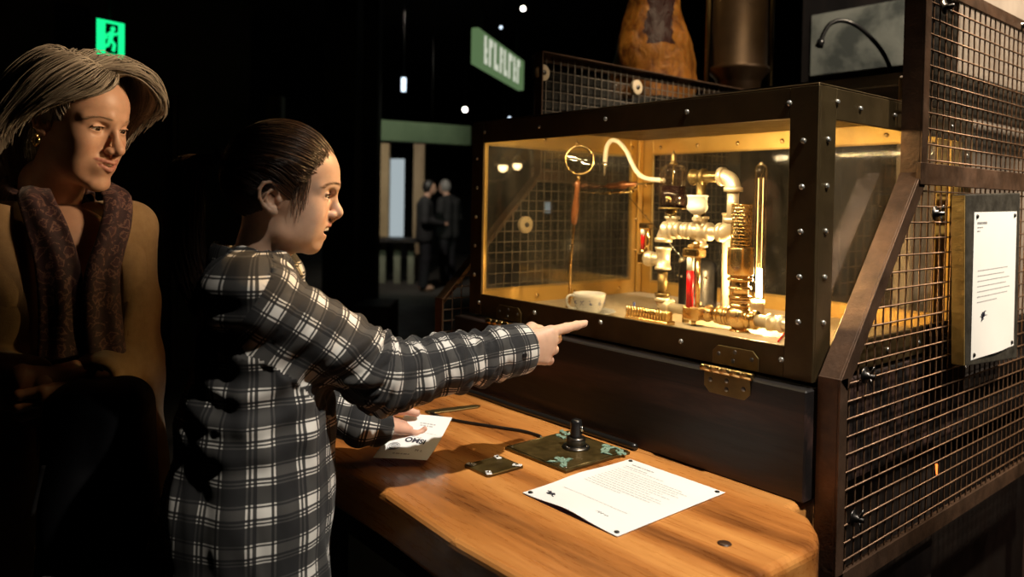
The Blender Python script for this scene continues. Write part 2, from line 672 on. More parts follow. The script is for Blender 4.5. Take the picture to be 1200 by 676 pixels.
base = t.ramp(f1, [(.32, (.16, .045, .006)), (.55, (.50, .19, .025)), (.78, (.66, .31, .07))])
sep = t.n('ShaderNodeSeparateXYZ')
t.l(v, sep.inputs[0])
wob = t.noise(v, 9, 4)
h = t.math('ADD', sep.outputs['Z'], t.math('MULTIPLY', t.math('SUBTRACT', wob, .5), .10))
# a dark red streak of its own runs down from the top on one side
sx = t.math('ADD', t.math('MULTIPLY', sep.outputs['X'], .641), t.math('MULTIPLY', sep.outputs['Y'], .767))
near = t.math('ABSOLUTE', t.math('SUBTRACT', sx, .0))
msk = t.math('MULTIPLY', t.math('LESS_THAN', t.math('ADD', near, t.math('MULTIPLY', t.math('SUBTRACT', wob, .5), .12)), .058), t.math('GREATER_THAN', h, .215))
col = t.mix(msk, base, (.045, .006, .005))
t.bsdf(col, .5, 0.0, bump=f1, bstr=.8, bdist=.012, Subsurface_Weight=.15, Subsurface_Scale=.02)
M['amber'] = t.m


def m_skin(name, rough=.45):
    t = NT(name)
    at_ = t.n('ShaderNodeAttribute', attribute_name='tint')
    v = t.coords()
    n = t.noise(v, 60, 4)
    var = t.ramp(n, [(.3, (.92, .90, .89)), (.7, (1.05, 1.05, 1.05))])
    col = t.mix(1.0, at_.outputs['Color'], var, 'MULTIPLY')
    p = t.bsdf(col, rough, 0.0, bump=t.noise(v, 500, 3), bstr=.06, bdist=.001, Subsurface_Weight=.12, Subsurface_Scale=.006)
    p.inputs['Subsurface Radius'].default_value = (1.0, .35, .2)
    return t.m


M['skin'] = m_skin('skin')


def m_hair(name, a, b, c, rough=.34):
    t = NT(name)
    at_ = t.n('ShaderNodeAttribute', attribute_name='tint')
    col = t.ramp(at_.outputs['Fac'], [(0, a), (.5, b), (1, c)])
    t.bsdf(col, rough, 0.0, Specular_IOR_Level=.55, Sheen_Weight=.1)
    return t.m


M['hair_brown'] = m_hair('brown_hair', (.010, .005, .003), (.034, .015, .007), (.10, .048, .020))
M['hair_ash'] = m_hair('silver_blond_hair', (.12, .10, .078), (.31, .27, .215), (.56, .51, .43), .4)
M['hair_dark'] = m_flat('dark_hair', (.012, .010, .009), .5)
M['hair_grey'] = m_flat('grey_hair', (.20, .19, .18), .55)
M['eye_white'] = m_flat('eye_white', (.72, .68, .62), .12)
M['iris'] = m_flat('iris', (.055, .032, .018), .12)
M['pupil'] = m_flat('pupil', (.004, .004, .004), .06)
M['teeth'] = m_flat('teeth', (.78, .72, .62), .2)
M['mouth'] = m_flat('mouth_inside', (.10, .018, .014), .5)


def m_plaid(name, period=.051):
    """Black and white tartan woven in the cloth's own coordinates, with a twill grain."""
    t = NT(name)
    uv = t.n('ShaderNodeUVMap')
    sp = t.n('ShaderNodeSeparateXYZ')
    t.l(uv.outputs[0], sp.inputs[0])
    sett = [(0, 0), (.27, .95), (.31, 0), (.36, .95), (.40, 0), (.47, 1), (.73, 0), (.78, .95), (.82, 0)]

    def stripes(x, k):
        f = t.math('FRACT', t.math('ADD', t.math('DIVIDE', x, period*k), 100.0))
        return t.ramp(f, [(p, (c, c, c)) for p, c in sett], 'CONSTANT')
    a = stripes(sp.outputs['X'], 1.0)
    b = stripes(sp.outputs['Y'], 1.06)
    s = t.math('ADD', t.math('MULTIPLY', a, .5), t.math('MULTIPLY', b, .5))
    tw = t.n('ShaderNodeTexWave', wave_type='BANDS', bands_direction='DIAGONAL')
    tw.inputs['Scale'].default_value = 420
    t.l(uv.outputs[0], tw.inputs['Vector'])
    col = t.ramp(s, [(0, (.007, .007, .008)), (.45, (.032, .031, .030)), (.55, (.060, .057, .053)), (.95, (.60, .575, .53)), (1, (.66, .635, .59))])
    p = t.bsdf(col, .85, 0.0, bump=tw.outputs['Fac'], bstr=.12, bdist=.0008, Sheen_Weight=.06)
    return t.m


M['plaid'] = m_plaid('black_white_plaid')
M['denim'] = m_worn('black_denim', (.006, .006, .008), (.012, .012, .016), (.7, .9), 0, 40, .2)
M['shoe'] = m_flat('black_shoe', (.010, .010, .011), .4)
M['sole'] = m_flat('shoe_sole', (.2, .2, .2), .7)
M['coat'] = m_worn('tan_wool', (.27, .17, .075), (.36, .24, .115), (.75, .9), 0, 60, .3, 300, .001, Sheen_Weight=.2)
M['scarf'] = None
t = NT('maroon_paisley')
v = t.coords()
n1 = t.noise(v, 38, 5, .65, 2.2)
vo = t.n('ShaderNodeTexVoronoi', feature='DISTANCE_TO_EDGE')
vo.inputs['Scale'].default_value = 42
t.l(v, vo.inputs['Vector'])
f = t.math('MULTIPLY', t.math('ADD', n1, vo.outputs['Distance']), .8)
col = t.ramp(f, [(.36, (.022, .006, .010)), (.50, (.038, .010, .016)), (.56, (.19, .10, .075)), (.62, (.045, .012, .018))])
t.bsdf(col, .75, 0, bump=n1, bstr=.3, bdist=.002, Sheen_Weight=.15)
M['scarf'] = t.m
M['cream_top'] = m_flat('cream_knit', (.55, .52, .44), .8)
M['black_cloth'] = m_worn('black_cloth', (.0045, .0045, .007), (.008, .008, .012), (.7, .9), 0, 20, .2)
M['grey_trim'] = m_flat('grey_trim', (.22, .20, .19), .6)
M['jacket_dark'] = m_worn('dark_jacket', (.010, .010, .011), (.018, .017, .018), (.8, .9), 0, 12, .1)
M['moon'] = None
t = NT('clouded_print')
f = t.noise(t.coords(), 5.5, 6, .6, .4)
t.bsdf(t.ramp(f, [(.35, (.10, .105, .09)), (.5, (.26, .26, .215)), (.65, (.36, .35, .29))]), .6)
M['moon'] = t.m
M['drum'] = m_worn('dark_bronze_drum', (.035, .018, .009), (.10, .058, .026), (.35, .5), .6, 5, .1)
# ------------------------------------------------------------------ the dark hall
XW, YN, YS, XE, ZC = -6.4, 11.5, -5.0, 5.0, 4.2
struct(MB().box((-16, YS, -.1), (XE, YN, 0)).build('floor', M['floor']))
struct(MB().box((-16, YS, ZC), (XE, YN, ZC+.1)).build('ceiling', M['ceiling']))
struct(MB().box((-16, YN, 0), (XE, YN+.15, ZC)).build('wall_back', M['wall']))
struct(MB().box((XE, YS, 0), (XE+.15, YN, ZC)).build('wall_right', M['wall']))
struct(MB().box((-16, YS-.15, 0), (XE, YS, ZC)).build('wall_front', M['wall']))
struct(MB().box((-16.15, YS, 0), (-16, YN, ZC)).build('wall_far', M['wall']))
# the near side wall with a dark doorway under the exit sign
wl = MB()
wl.box((XW-.2, YS, 0), (XW, .80, ZC))
wl.box((XW-.2, .80, 2.22), (XW, 1.84, ZC))
wl.box((XW-.2, 1.84, 0), (XW, 2.42, ZC))
struct(wl.build('wall_left', M['wall_grey']))
dr = MB().box((XW-.14, .84, 0), (XW-.09, 1.80, 2.18), .004)
do = struct(dr.build('door_1', M['black_cloth']))
MB().box((XW-.16, .80, 0), (XW-.02, .84, 2.22), .003).box((XW-.16, 1.80, 0), (XW-.02, 1.84, 2.22), .003).box((XW-.16, .84, 2.18), (XW-.02, 1.80, 2.22), .003).build('door_frame', M['black_wood'], do)
MB().tube([(XW-.09, 1.70, 1.0), (XW-.045, 1.70, 1.0), (XW-.045, 1.60, 1.0)], .009).build('door_handle', M['dark_steel'], do)
# warm planks of floor beyond the cage
struct(MB().box((-2.2, 2.5, 0), (1.2, 6.5, .012)).build('floor_planks', M['plank_floor']))

# exit sign: hung edge-on towards us, glowing green with the running figure in a doorway
ec = at(129.5, 45.5, D=5.0)
eu = nrm(RH*.56+FH*.83)                      # along the face, to the right
ew = nrm(np.cross(eu, UPV))                  # out of the face, towards the room
ew = ew if ew@(CAM-ec) > 0 else -ew
ex = thing('exit_sign', ec, 'glowing green exit sign with running figure, hung above the dark doorway', 'exit sign')


def slab(mb, o, u, v, w, a0, a1, b0, b1, d0, d1, bev=.002):
    return mb.prism([(a0, b0), (a1, b0), (a1, b1), (a0, b1)], d0, d1, bev, 1, (o, u, v, w))


EW, EH = .175, .125*2/2
b = MB()
slab(b, ec, eu, UPV, ew, -.10, .10, -.125, .125, -.03, 0, .006)
b.build('sign_housing', M['exit_black'], ex)
b = MB()
slab(b, ec, eu, UPV, ew, -.092, .092, -.117, .117, .0005, .004, .001)
b.build('lit_panel', M['exit_green'], ex)
b = MB()
slab(b, ec, eu, UPV, ew, -.036, .048, -.098, .098, .0045, .0055, 0)
b.build('doorway_symbol', M['exit_black'], ex)
b = MB()
z0 = ec+ew*.007


def ep(x, y):
    return z0+eu*x+UPV*y


b.ball(ep(.012, .066), .0155, 10, 6)
b.tube([ep(.006, .045), ep(-.006, -.005)], [.017, .014], 8)
b.tube([ep(.004, .042), ep(.032, .030), ep(.044, .046)], .0075, 6)
b.tube([ep(.0, .040), ep(-.028, .022), ep(-.032, -.006)], .0075, 6)
b.tube([ep(-.004, -.008), ep(.022, -.035), ep(.014, -.08)], .0105, 6)
b.tube([ep(-.008, -.008), ep(-.020, -.045), ep(-.048, -.062)], .0105, 6)
b.build('running_figure', M['exit_green'], ex)
b = MB()
b.tube([ec+UPV*.125-ew*.015, np.array([(ec-ew*.015)[0], (ec-ew*.015)[1], ZC-.002])], .008, 6)
b.build('hanging_rod', M['black_metal'], ex)
b = MB()
slab(b, ec, eu, UPV, ew, -.10, .175, -.137, -.127, -.045, .02, .002)
b.build('drip_shelf', M['exit_black'], ex)

# hanging green banner sign seen along its length
s0, s1 = at(561, 53, D=5.6), at(614, 89, D=6.9)
su = s1-s0
su[2] = 0
sl = np.linalg.norm(su)
su = nrm(su)
sw = nrm(np.cross(su, UPV))
sw = sw if sw@(CAM-s0) > 0 else -sw
sz = (s0[2]+s1[2])/2
so = np.array([s0[0], s0[1], sz])
sg = thing('hanging_sign', so, 'long green hanging sign with white lettering, high up over the hall', 'sign')
b = MB()
slab(b, so, su, UPV, sw, 0, sl, -.135, .135, -.06, 0, .006)
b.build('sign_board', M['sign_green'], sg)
b = MB()
xx, k = .10*sl, 0
while xx < .86*sl:                            # tall illegible white letters as stems and bars
    w_ = .075+.02*((k*7) % 3)
    slab(b, so, su, UPV, sw, xx, xx+.05, -.105, .105, .001, .004, 0)
    slab(b, so, su, UPV, sw, xx+.045, xx+w_, .05 if k % 2 else -.105, .105 if k % 2 else -.055, .001, .004, 0)
    if k % 3 == 0:
        slab(b, so, su, UPV, sw, xx+.045, xx+w_, -.015, .02, .001, .004, 0)
    xx += w_+.045
    k += 1
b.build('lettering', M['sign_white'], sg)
for q in (.12*sl, .88*sl):
    p = so+su*q-sw*.03
    MB().tube([p+UPV*.13, np.array([p[0], p[1], ZC-.002])], .005, 6).build('hanging_rod', M['black_metal'], sg)


def post(name, px, D, w, z0_, z1_, mat, label, cat='post', group=None, rot=0.0):
    c = at(px, 240, D=D)
    ca, sa = math.cos(CYAW+rot), math.sin(CYAW+rot)
    R = [[ca, -sa, 0], [sa, ca, 0], [0, 0, 1]]
    o = MB().box((-w/2, -w/2, z0_), (w/2, w/2, z1_), .006, rot=R, c=(c[0], c[1], (z0_+z1_)/2)).build(name, mat)
    return tag(o, label, cat, group)


post('column', 401, 7.2, .30, 0, ZC, M['column'], 'thick black column behind the girl\'s face', 'column')
post('column', 432, 7.6, .20, 0, ZC, M['column'], 'black column at left end of the green-lit beam', 'column')
post('upright', 417, 7.75, .055, 0, 2.25, M['grey_post'], 'thin pale grey upright between the two black columns')
post('upright', 491, 13.4, .19, 0, 2.55, M['timber'], 'pale timber upright behind the two men talking')
post('upright', 322, 8.6, .16, 0, 2.55, M['grey_post'], 'dim grey upright end showing above the girl\'s head')
bl = at(441, 153, D=9.2)
br = at(548, 153, D=9.8)
bu = nrm((br-bl)*[1, 1, 0])
b = MB()
slab(b, bl, bu, UPV, np.cross(bu, UPV), 0, np.linalg.norm(br-bl), -.125, .125, -.1, .1, .006)
tag(b.build('overhead_beam', M['green_lit_beam']), 'timber beam coloured with green light, spanning the far opening', 'beam')


def panel(name, x0, y0, x1, y1, D, th, mat, label, cat, floor=False):
    a, c = at(x0, y0, D=D), at(x1, y1, D=D)
    u = nrm((at(x1, y0, D=D)-a)*[1, 1, 0])
    w = np.cross(u, UPV)
    L = np.linalg.norm((at(x1, y0, D=D)-a)[:2])
    zb = 0.0 if floor else .7605
    b = MB()
    slab(b, np.array([a[0], a[1], 0]), u, UPV, w, 0, L, zb, a[2], -th/2, th/2, .006)
    return tag(b.build(name, mat), label, cat)


panel('tan_board', 443, 168, 457, 272, 13.0, .16, M['tan_panel'], 'tall tan board left of the lit white screen', 'panel')
panel('lit_screen', 458, 186, 474, 272, 13.1, .05, M['screen'], 'tall pale blue lit screen beside the tan board', 'screen')
b = MB()
a = at(444, 283, D=12.7)
u = nrm((at(490, 283, D=12.7)-a)*[1, 1, 0])
w = np.cross(u, UPV)
L = .70
o = np.array([a[0], a[1], 0])
tb = thing('counter', o, 'dark topped counter with pale legs under the tan board', 'counter')
b = MB()
slab(b, o, u, UPV, w, -.05, L, .70, .76, -.25, .35, .004)
b.build('counter_top', M['black_wood'], tb)
for q in (.02, .27, .5):
    b = MB()
    slab(b, o, u, UPV, w, q, q+.11, 0, .70, .0, .11, .004)
    b.build('leg', M['grey_post'], tb)
panel('crate', 420, 354, 462, 392, 6.3, .5, M['column'], 'low black crate on the floor by the black columns', 'crate', True)

# small lamps far across the hall
for i, (x, y, D, r, m, lb) in enumerate([
        (613, 10, 9.0, .030, 'lamp_white', 'round white ceiling lamp at the very top of the hall'),
        (545, 128.5, 10.5, .036, 'lamp_white', 'round white lamp above the far end of the green-lit beam'),
        (587, 32, 9.0, .020, 'lamp_cool', 'small cool lamp just above the green hanging sign'),
        (506, 167, 10.0, .022, 'lamp_cool', 'small cool lamp just under the green-lit beam'),
        (597, 138, 9.6, .018, 'lamp_cool', 'faint cool lamp low behind the case\'s top rail'),
        (415, 79, 8.4, .022, 'lamp_cool', 'faint cool lamp high beside the black columns')]):
    c = at(x, y, D=D)
    lt = thing('spot_lamp', c, lb, 'lamp', 'small lamps across the hall')
    d = nrm(CAM-c)
    MB().lathe([(r*.9, .0), (r, -.02), (r*1.05, -.10), (r*.6, -.14), (0, -.14)], c-d*.012, -d*-1, 16).build('lamp_can', M['black_metal'], lt)
    MB().ball(c, r*.88, 12, 8).build('lamp_face', M[m], lt)
    MB().tube([c-d*.08+UPV*r, np.array([(c-d*.08)[0], (c-d*.08)[1], ZC-.002])], .002, 6).build('drop_rod', M['black_metal'], lt)
c = at(473, 99, D=9.4)
b = MB()
b.lathe([(.0, -.09), (.028, -.085), (.03, .08), (0, .09)], c, UPV, 14)
sl_ = thing('tube_pendant', c, 'small upright white tube lamp over the green-lit beam', 'lamp')
b.build('glow_tube', M['lamp_cool'], sl_)
MB().tube([c+UPV*.088, (c[0], c[1], ZC-.002)], .002, 6).build('drop_rod', M['black_metal'], sl_)

# the two warm shaded lamps that show through the glass case
for i, (x, y, lb) in enumerate([(589.5, 194, 'cream shaded warm pendant lamp, left of the pair seen through the glass case'),
                                (606, 192, 'cream shaded warm pendant lamp, right of the pair seen through the glass case')]):
    c = at(x, y, D=7.2+.7*i)
    lt = thing('pendant_lamp', c, lb, 'lamp', 'warm pendant lamps behind the case')
    MB().lathe([(.085, -.0), (.075, .022), (.03, .035), (.018, .08), (0, .085)], c, UPV, 20).build('lamp_shade', M['shade_cream'], lt)
    MB().ball(c-UPV*.018, .043, 14, 10).build('bulb', M['lamp_warm'], lt)
    MB().tube([c+UPV*.08, (c[0], c[1], ZC-.002)], .006, 6).build('cord', M['black_metal'], lt)
c = at(642, 243, D=7.0)
b = MB()
slab(b, c, RH, UPV, -FH, -.03, .03, -.05, .05, 0, .02, .004)
tag(b.build('small_screen', M['screen']), 'small square bluish screen seen through the left cage mesh', 'screen')
b = MB()
slab(b, np.array([c[0], c[1], 0])+FH*.03, RH, UPV, -FH, -.05, .05, 0, c[2]+.08, -.02, .02, .004)
tag(b.build('screen_stand', M['column']), 'slim black stand behind the small bluish screen', 'stand')
# ------------------------------------------------------------------ the timber worktable
ZT = .90
tb = thing('worktable', (-1.15, .95, 0), 'heavy oiled wooden worktable with rounded worn edge under the display case', 'table')
out = [(-1.78, .656), (-1.5, .652), (-1.12, .660), (-.90, .648), (-.70, .655), (-.60, .664), (-.562, .70), (-.556, .85), (-.55, 1.06), (-.575, 1.11), (-.615, 1.155), (-.65, 1.165), (-.66, 1.26), (-1.655, 1.26), (-1.66, 1.135), (-1.78, 1.13)]
MB().prism(out, ZT-.085, ZT, .014, 4).build('tabletop', M['table'], tb)
for (x, y) in ((-1.62, .78), (-.72, .78), (-1.59, 1.12), (-.74, 1.12)):
    MB().box((x-.055, y-.055, 0), (x+.055, y+.055, ZT-.085), .006).build('leg', M['black_wood'], tb)
b = MB()
b.box((-1.565, .76, .69), (-.775, .80, ZT-.0855), .003).box((-1.535, 1.10, .69), (-.795, 1.14, ZT-.0855), .003)
b.box((-1.64, .835, .69), (-1.60, 1.065, ZT-.0855), .003).box((-.75, .835, .69), (-.71, 1.065, ZT-.0855), .003)
b.build('apron', M['black_wood'], tb)
MB().lathe([(.0105, 0), (.0105, .0008), (0, .0008)], at(849, 637, Z=ZT), UPV, 20).build('wood_plug', M['plug'], tb)

# joystick on its ornate plate
pz = ZT
JP = [(-1.147, .966), (-.992, .972), (-.992, 1.146), (-1.206, 1.146)]
pl = thing('control_plate', (-1.08, 1.05, pz), 'square aged brass plate with green verdigris ornament, carrying the black joystick', 'plate')
MB().prism([(-1.165, .966), (-.992, .970), (-.992, 1.148), (-1.165, 1.146)], pz, pz+.006, .0015, 2).build('base_plate', M['plate'], pl)
b = MB()
b.tube([(-1.161, .970, pz+.006), (-.996, .974, pz+.006), (-.996, 1.144, pz+.006), (-1.161, 1.142, pz+.006)], .0022, 6, closed=True)
b.build('raised_rim', M['plate'], pl)
orn = random.Random(3)


def scroll(c, r, n, turn, start):
    P = []
    for i in range(n):
        t_ = i/(n-1)
        a = start+turn*t_
        q = r*(1-.72*t_)
        P.append((c[0]+q*math.cos(a), c[1]+q*math.sin(a), pz+.0065))
    return P


for (cx, cy, sc) in ((-1.035, .998, 1.0), (-1.018, 1.118, 1.15), (-1.142, 1.118, 1.0)):
    b = MB()
    for k in range(7):
        ox, oy = orn.uniform(-.026, .026)*sc, orn.uniform(-.015, .015)*sc
        P = scroll((cx+ox, cy+oy), .0085*sc, 14, orn.choice((-1, 1))*5.0, orn.uniform(0, 6.28))
        b.tube(P, np.linspace(.0026, .0016, len(P)), 6)
        b.ball((cx+ox, cy+oy, pz+.0068), (.0035, .0035, .0022), 8, 6)
    for k in range(5):
        a = orn.uniform(0, 6.28)
        ox, oy = cx+orn.uniform(-.025, .025)*sc, cy+orn.uniform(-.018, .018)*sc
        e = np.array([math.cos(a), math.sin(a), 0])*.011*sc
        p = np.array([ox, oy, pz+.0065])
        b.tube([p-e, p-e*.3+[0, 0, .001], p+e*.4+[0, 0, .001], p+e], [.0007, .0042, .0036, .0005], 6, flat=.5)
    b.build('verdigris_ornament', M['patina'], pl)
for i, (x, y) in enumerate(((-1.155, .977), (-1.002, .98), (-1.002, 1.138), (-1.155, 1.136))):
    MB().ball((x, y, pz+.0065), (.0032, .0032, .002), 10, 6).build('screw', M['steel'], pl)
jx, jy = -1.075, 1.078
js = thing('joystick', (jx, jy, pz+.006), 'short black joystick on a round grey base, on the ornate plate', 'joystick')
MB().lathe([(.0285, 0), (.0285, .0025), (.026, .005), (.019, .0065), (.019, .0065)], (jx, jy, pz+.006), UPV, 32).build('flange', M['dark_steel'], js)
MB().lathe([(.0185, .0065), (.0195, .008), (.0195, .020), (.0175, .0225), (.0, .0225)], (jx, jy, pz+.006), UPV, 32).build('collar', M['dark_steel'], js)
MB().lathe([(.0125, .02), (.0118, .026), (.0118, .05), (.0105, .056), (.006, .058), (0, .0582)], (jx, jy, pz+.006), UPV, 28).build('stick', M['black_plastic'], js)
b = MB()
jb = np.array([jx, jy, pz+.046])
b.lathe([(.0055, .009), (.0055, .014), (.0045, .0155), (0, .0156)], jb, nrm([.93, .36, .0]), 16)
b.build('push_button', M['steel'], js)
for k in range(3):
    a = k*2.09+.5
    MB().ball((jx+.0238*math.cos(a), jy+.0238*math.sin(a), pz+.006+.0055), (.0022, .0022, .0014), 8, 6).build('flange_screw', M['steel'], js)

# small brass cover plate with pale screw clips
sp = thing('cover_plate', (-1.10, .885, pz), 'small plain brass cover plate with four pale screw clips, nearest the girl\'s paper', 'plate')
MB().prism([(-1.136, .842), (-1.062, .842), (-1.062, .928), (-1.136, .928)], pz, pz+.004, .004, 2).build('metal_plate', M['plate'], sp)
for (x, y, a) in ((-1.127, .853, .4), (-1.071, .851, -.5), (-1.071, .919, .6), (-1.127, .917, -.3)):
    R = [[math.cos(a), -math.sin(a), 0], [math.sin(a), math.cos(a), 0], [0, 0, 1]]
    k = MB().box((-.009, -.0055, -.0012), (.009, .0055, .0012), .001, rot=R, c=(x, y, pz+.0053)).build('screw_clip', M['porcelain'], sp)
    MB().ball((x, y, pz+.0066), (.0036, .0036, .0018), 10, 6).build('screw', M['steel'], k)
# second plate half under the girl's left hand and a bare brass strip
q0 = at(432, 513, Z=pz)
sp2 = thing('cover_plate', (q0[0], q0[1], pz), 'dark brass cover plate mostly hidden behind the paper in the girl\'s hand', 'plate')
MB().prism([(-.05, -.045), (.05, -.045), (.05, .045), (-.05, .045)], 0, .004, .004, 2, ((q0[0]-.02, q0[1]+.03, pz), (1, 0, 0), (0, 1, 0), UPV)).build('metal_plate', M['plate'], sp2)
for (x, y) in ((.022, -.008), (-.06, -.008), (-.06, .068), (.022, .068)):
    MB().ball((q0[0]+x, q0[1]+y, pz+.004), (.0045, .0045, .002), 10, 6).build('screw', M['porcelain'], sp2)
e0, e1 = at(505, 482, Z=pz+.004), at(563, 474.5, Z=pz+.004)
d = nrm(e1-e0)
n_ = np.cross(UPV, d)
b = MB()
w_ = [.012, .014, .014, .013, .010]
outl = [(-.01, -.013), (.05, -.014), (np.linalg.norm(e1-e0)-.01, -.011), (np.linalg.norm(e1-e0), 0), (np.linalg.norm(e1-e0)-.01, .011), (.05, .014), (-.01, .013)]
b.prism(outl, -.004, .0, .001, 1, (e0, d, n_, UPV))
tag(b.build('brass_strip', M['brass_dull']), 'flat brass strip lying on the table behind the girl\'s left hand', 'strip')
# black cables
P = [at(505, 484, Z=pz+.0035), at(520, 489.5, Z=pz+.0035), at(545, 494.5, Z=pz+.0035), at(580, 500, Z=pz+.0035), at(612, 505, Z=pz+.0035), (-1.185, 1.075, pz+.0035), (-1.172, 1.07, pz+.0035)]
tag(MB().tube(catmull(P, 40), .0035, 8).build('thin_cable', M['cable']), 'thin black cable across the table to the ornate plate', 'cable')
P = [(-1.66, 1.165, pz+.007), (-1.5, 1.171, pz+.007), (-1.38, 1.169, pz+.007), (-1.26, 1.172, pz+.007), (-1.14, 1.173, pz+.007), (-1.0, 1.175, pz+.007)]
tag(MB().tube(catmull(P, 60), .007, 10).build('thick_cable', M['cable']), 'glossy black cable lying along the foot of the dark plinth', 'cable')


# ------------------------------------------------------------------ printed sheets
def sheet(name, o, u, v, W, H, mat, th=.0006, curl=None, n=14, parent=None):
    w = np.cross(u, v)
    G0 = np.zeros((n+1, n+1, 3))
    for i in range(n+1):
        for k in range(n+1):
            a, c = i/n, k/n
            z = curl(a, c) if curl else 0.0
            G0[i, k] = o+u*(c-.5)*W+v*(.5-a)*H+w*z
    b = MB()
    b.grid(G0[:, ::-1])
    b.grid(G0-w*th)
    per = [(0, k) for k in range(n)]+[(i, n) for i in range(n)]+[(n, k) for k in range(n, 0, -1)]+[(i, 0) for i in range(n, 0, -1)]
    V = [G0[p] for p in per]+[G0[p]-w*th for p in per]
    m = len(per)
    b.add(V, [(i, (i+1) % m, (i+1) % m+m, i+m) for i in range(m)], False)
    return b.build(name, mat, parent), w


def dashes(o, u, v, w, rows, W, H, curl=None, seed=1, lift=.0004):
    """Lines of small print too small to read: rows of (y fraction, x0, x1, height)."""
    r = random.Random(seed)
    b = MB()
    for (fy, x0, x1, hh) in rows:
        x = x0
        while x < x1:
            l = r.uniform(.014, .05)
            xe = min(x+l, x1)
            pts = []
            for (xx, yy) in ((x, fy-hh/2), (xe, fy-hh/2), (xe, fy+hh/2), (x, fy+hh/2)):
                z = (curl(yy, xx) if curl else 0)+lift
                pts.append(o+u*(xx-.5)*W+v*(.5-yy)*H+w*z)
            b.add(pts, [(3, 2, 1, 0)], False)
            x = xe+.008
    return b


# the letter pinned to the table
a4u, a4v = np.array([math.cos(.0078), math.sin(.0078), 0]), np.array([-math.sin(.0078), math.cos(.0078), 0])
LW, LH = .2159, .2794
ltl = np.array([-.9711, 1.1239, ZT])
lo = ltl+a4u*LW/2-a4v*LH/2+UPV*.0022


def lcurl(a, c):
    e = max(0, abs(a-.5)*2-.75)+max(0, abs(c-.5)*2-.75)
    near = .0045*math.exp(-((c-.5)/.24)**2)*max(0, (a-.8)/.2)**2*1.0+.004*math.exp(-((a-.5)/.2)**2)*max(0, (.2-c)/.2)**2
    return near+.002*max(0, (a-.7)/.3)*math.exp(-((c-.45)/.3)**2)-.0006*e


lt = thing('pinned_letter', (lo[0], lo[1], ZT), 'white typed letter pinned flat to the table at its four corners', 'letter')
_, w = sheet('letter_sheet', lo, a4u, a4v, LW, LH, M['paper'], curl=lcurl, parent=lt)
sheet('purple_backing', lo-UPV*.0012+a4u*.0005-a4v*.0022, a4u, a4v, LW-.008, LH-.004, M['paper_purple'], th=.0005, parent=lt)
rows = [(.135, .10, .34, .009), (.165, .10, .55, .006)]+[(.215+.032*k, .10, r_, .006) for k, r_ in enumerate((.78, .86, .80, .84, .72, .82, .66, .80, .84, .76, .5))]
dashes(lo, a4u, a4v, w, rows, LW, LH, lcurl, 5).build('typed_lines', M['light_ink'], lt)
b = dashes(lo, a4u, a4v, w, [(.085, .12, .36, .011)], LW, LH, lcurl, 2)
b.build('heading', M['grey_ink'], lt)
dashes(lo, a4u, a4v, w, [(.735, .12, .80, .0035)], LW, LH, lcurl, 2).build('rule_line', M['light_ink'], lt)


def on_sheet(o, u, v, w, W, H, curl, x, y, lift=.0006):
    return o+u*(x-.5)*W+v*(.5-y)*H+w*((curl(y, x) if curl else 0)+lift)


b = MB()
cx, cy = .155, .875
for pts in ([(-.05, -.012), (-.02, -.02), (.0, -.004), (.022, -.016), (.05, .004)], [(-.03, .012), (0, .02), (.03, .008)], [(.03, .0), (.05, .024), (.07, .03)]):
    b.tube([on_sheet(lo, a4u, a4v, w, LW, LH, lcurl, cx+p[0], cy+p[1]) for p in pts], .0012, 6, flat=.25)
b.tube([on_sheet(lo, a4u, a4v, w, LW, LH, lcurl, cx-.02, cy), on_sheet(lo, a4u, a4v, w, LW, LH, lcurl, cx+.025, cy+.002)], .0034, 8, flat=.15)
b.build('emblem', M['ink'], lt)
b = MB()
P = [(0, 0), (.02, -.014), (.028, .006), (.04, -.014), (.052, .004), (.066, -.010), (.085, .0), (.12, -.004)]
b.tube(catmull([on_sheet(lo, a4u, a4v, w, LW, LH, lcurl, .62+p[0], .855+p[1]) for p in P], 40), .0005, 5, flat=.3)
b.build('signature', M['grey_ink'], lt)
for (x, y) in ((.045, .035), (.955, .035), (.955, .965), (.045, .965)):
    p = on_sheet(lo, a4u, a4v, w, LW, LH, lcurl, x, y, 0)
    MB().lathe([(.0042, 0), (.0042, .001), (.0030, .0022), (0, .0026)], p, UPV, 16).build('pin', M['black_metal'], lt)
# ------------------------------------------------------------------ dark plinth and the display case on it
X0, XL, Y0, Y1, ZB, ZTOP = -.65, -1.624, 1.2145, 1.9053, 1.10, 1.607
pb = thing('plinth', (-1.15, 1.54, ZT), 'dark stained wooden plinth with strong grain carrying the display case', 'plinth')
MB().box((-1.66, 1.19, ZT), (-.646, 1.23, 1.091), .003).build('front_board', M['dark_wood'], pb)
MB().box((-.686, 1.2305, ZT), (-.648, 1.90, 1.091), .003).build('side_board', M['dark_wood'], pb)
MB().box((-1.66, 1.2305, ZT), (-1.62, 1.90, 1.091), .003).build('side_board', M['dark_wood'], pb)
MB().box((-1.6195, 1.86, ZT), (-.6865, 1.90, 1.091), .003).build('back_board', M['dark_wood'], pb)
MB().box((-1.6195, 1.2305, 1.07), (-.6865, 1.8595, 1.089), .002).build('top_board', M['dark_wood'], pb)
MB().box((-1.64, 1.265, 0), (-.70, 1.88, ZT-.0005), .004).build('base_cabinet', M['black_wood'], pb)
# small glass strip lying in the gap under the case is left to the frame's own shadow

case = thing('display_case', (-1.137, 1.56, 1.091), 'riveted bronze and brass glass display case lit from inside, holding the pipe machine', 'display case')
wl_, wr_, wt_, wb_ = .0498, .0534, .0537, .0563


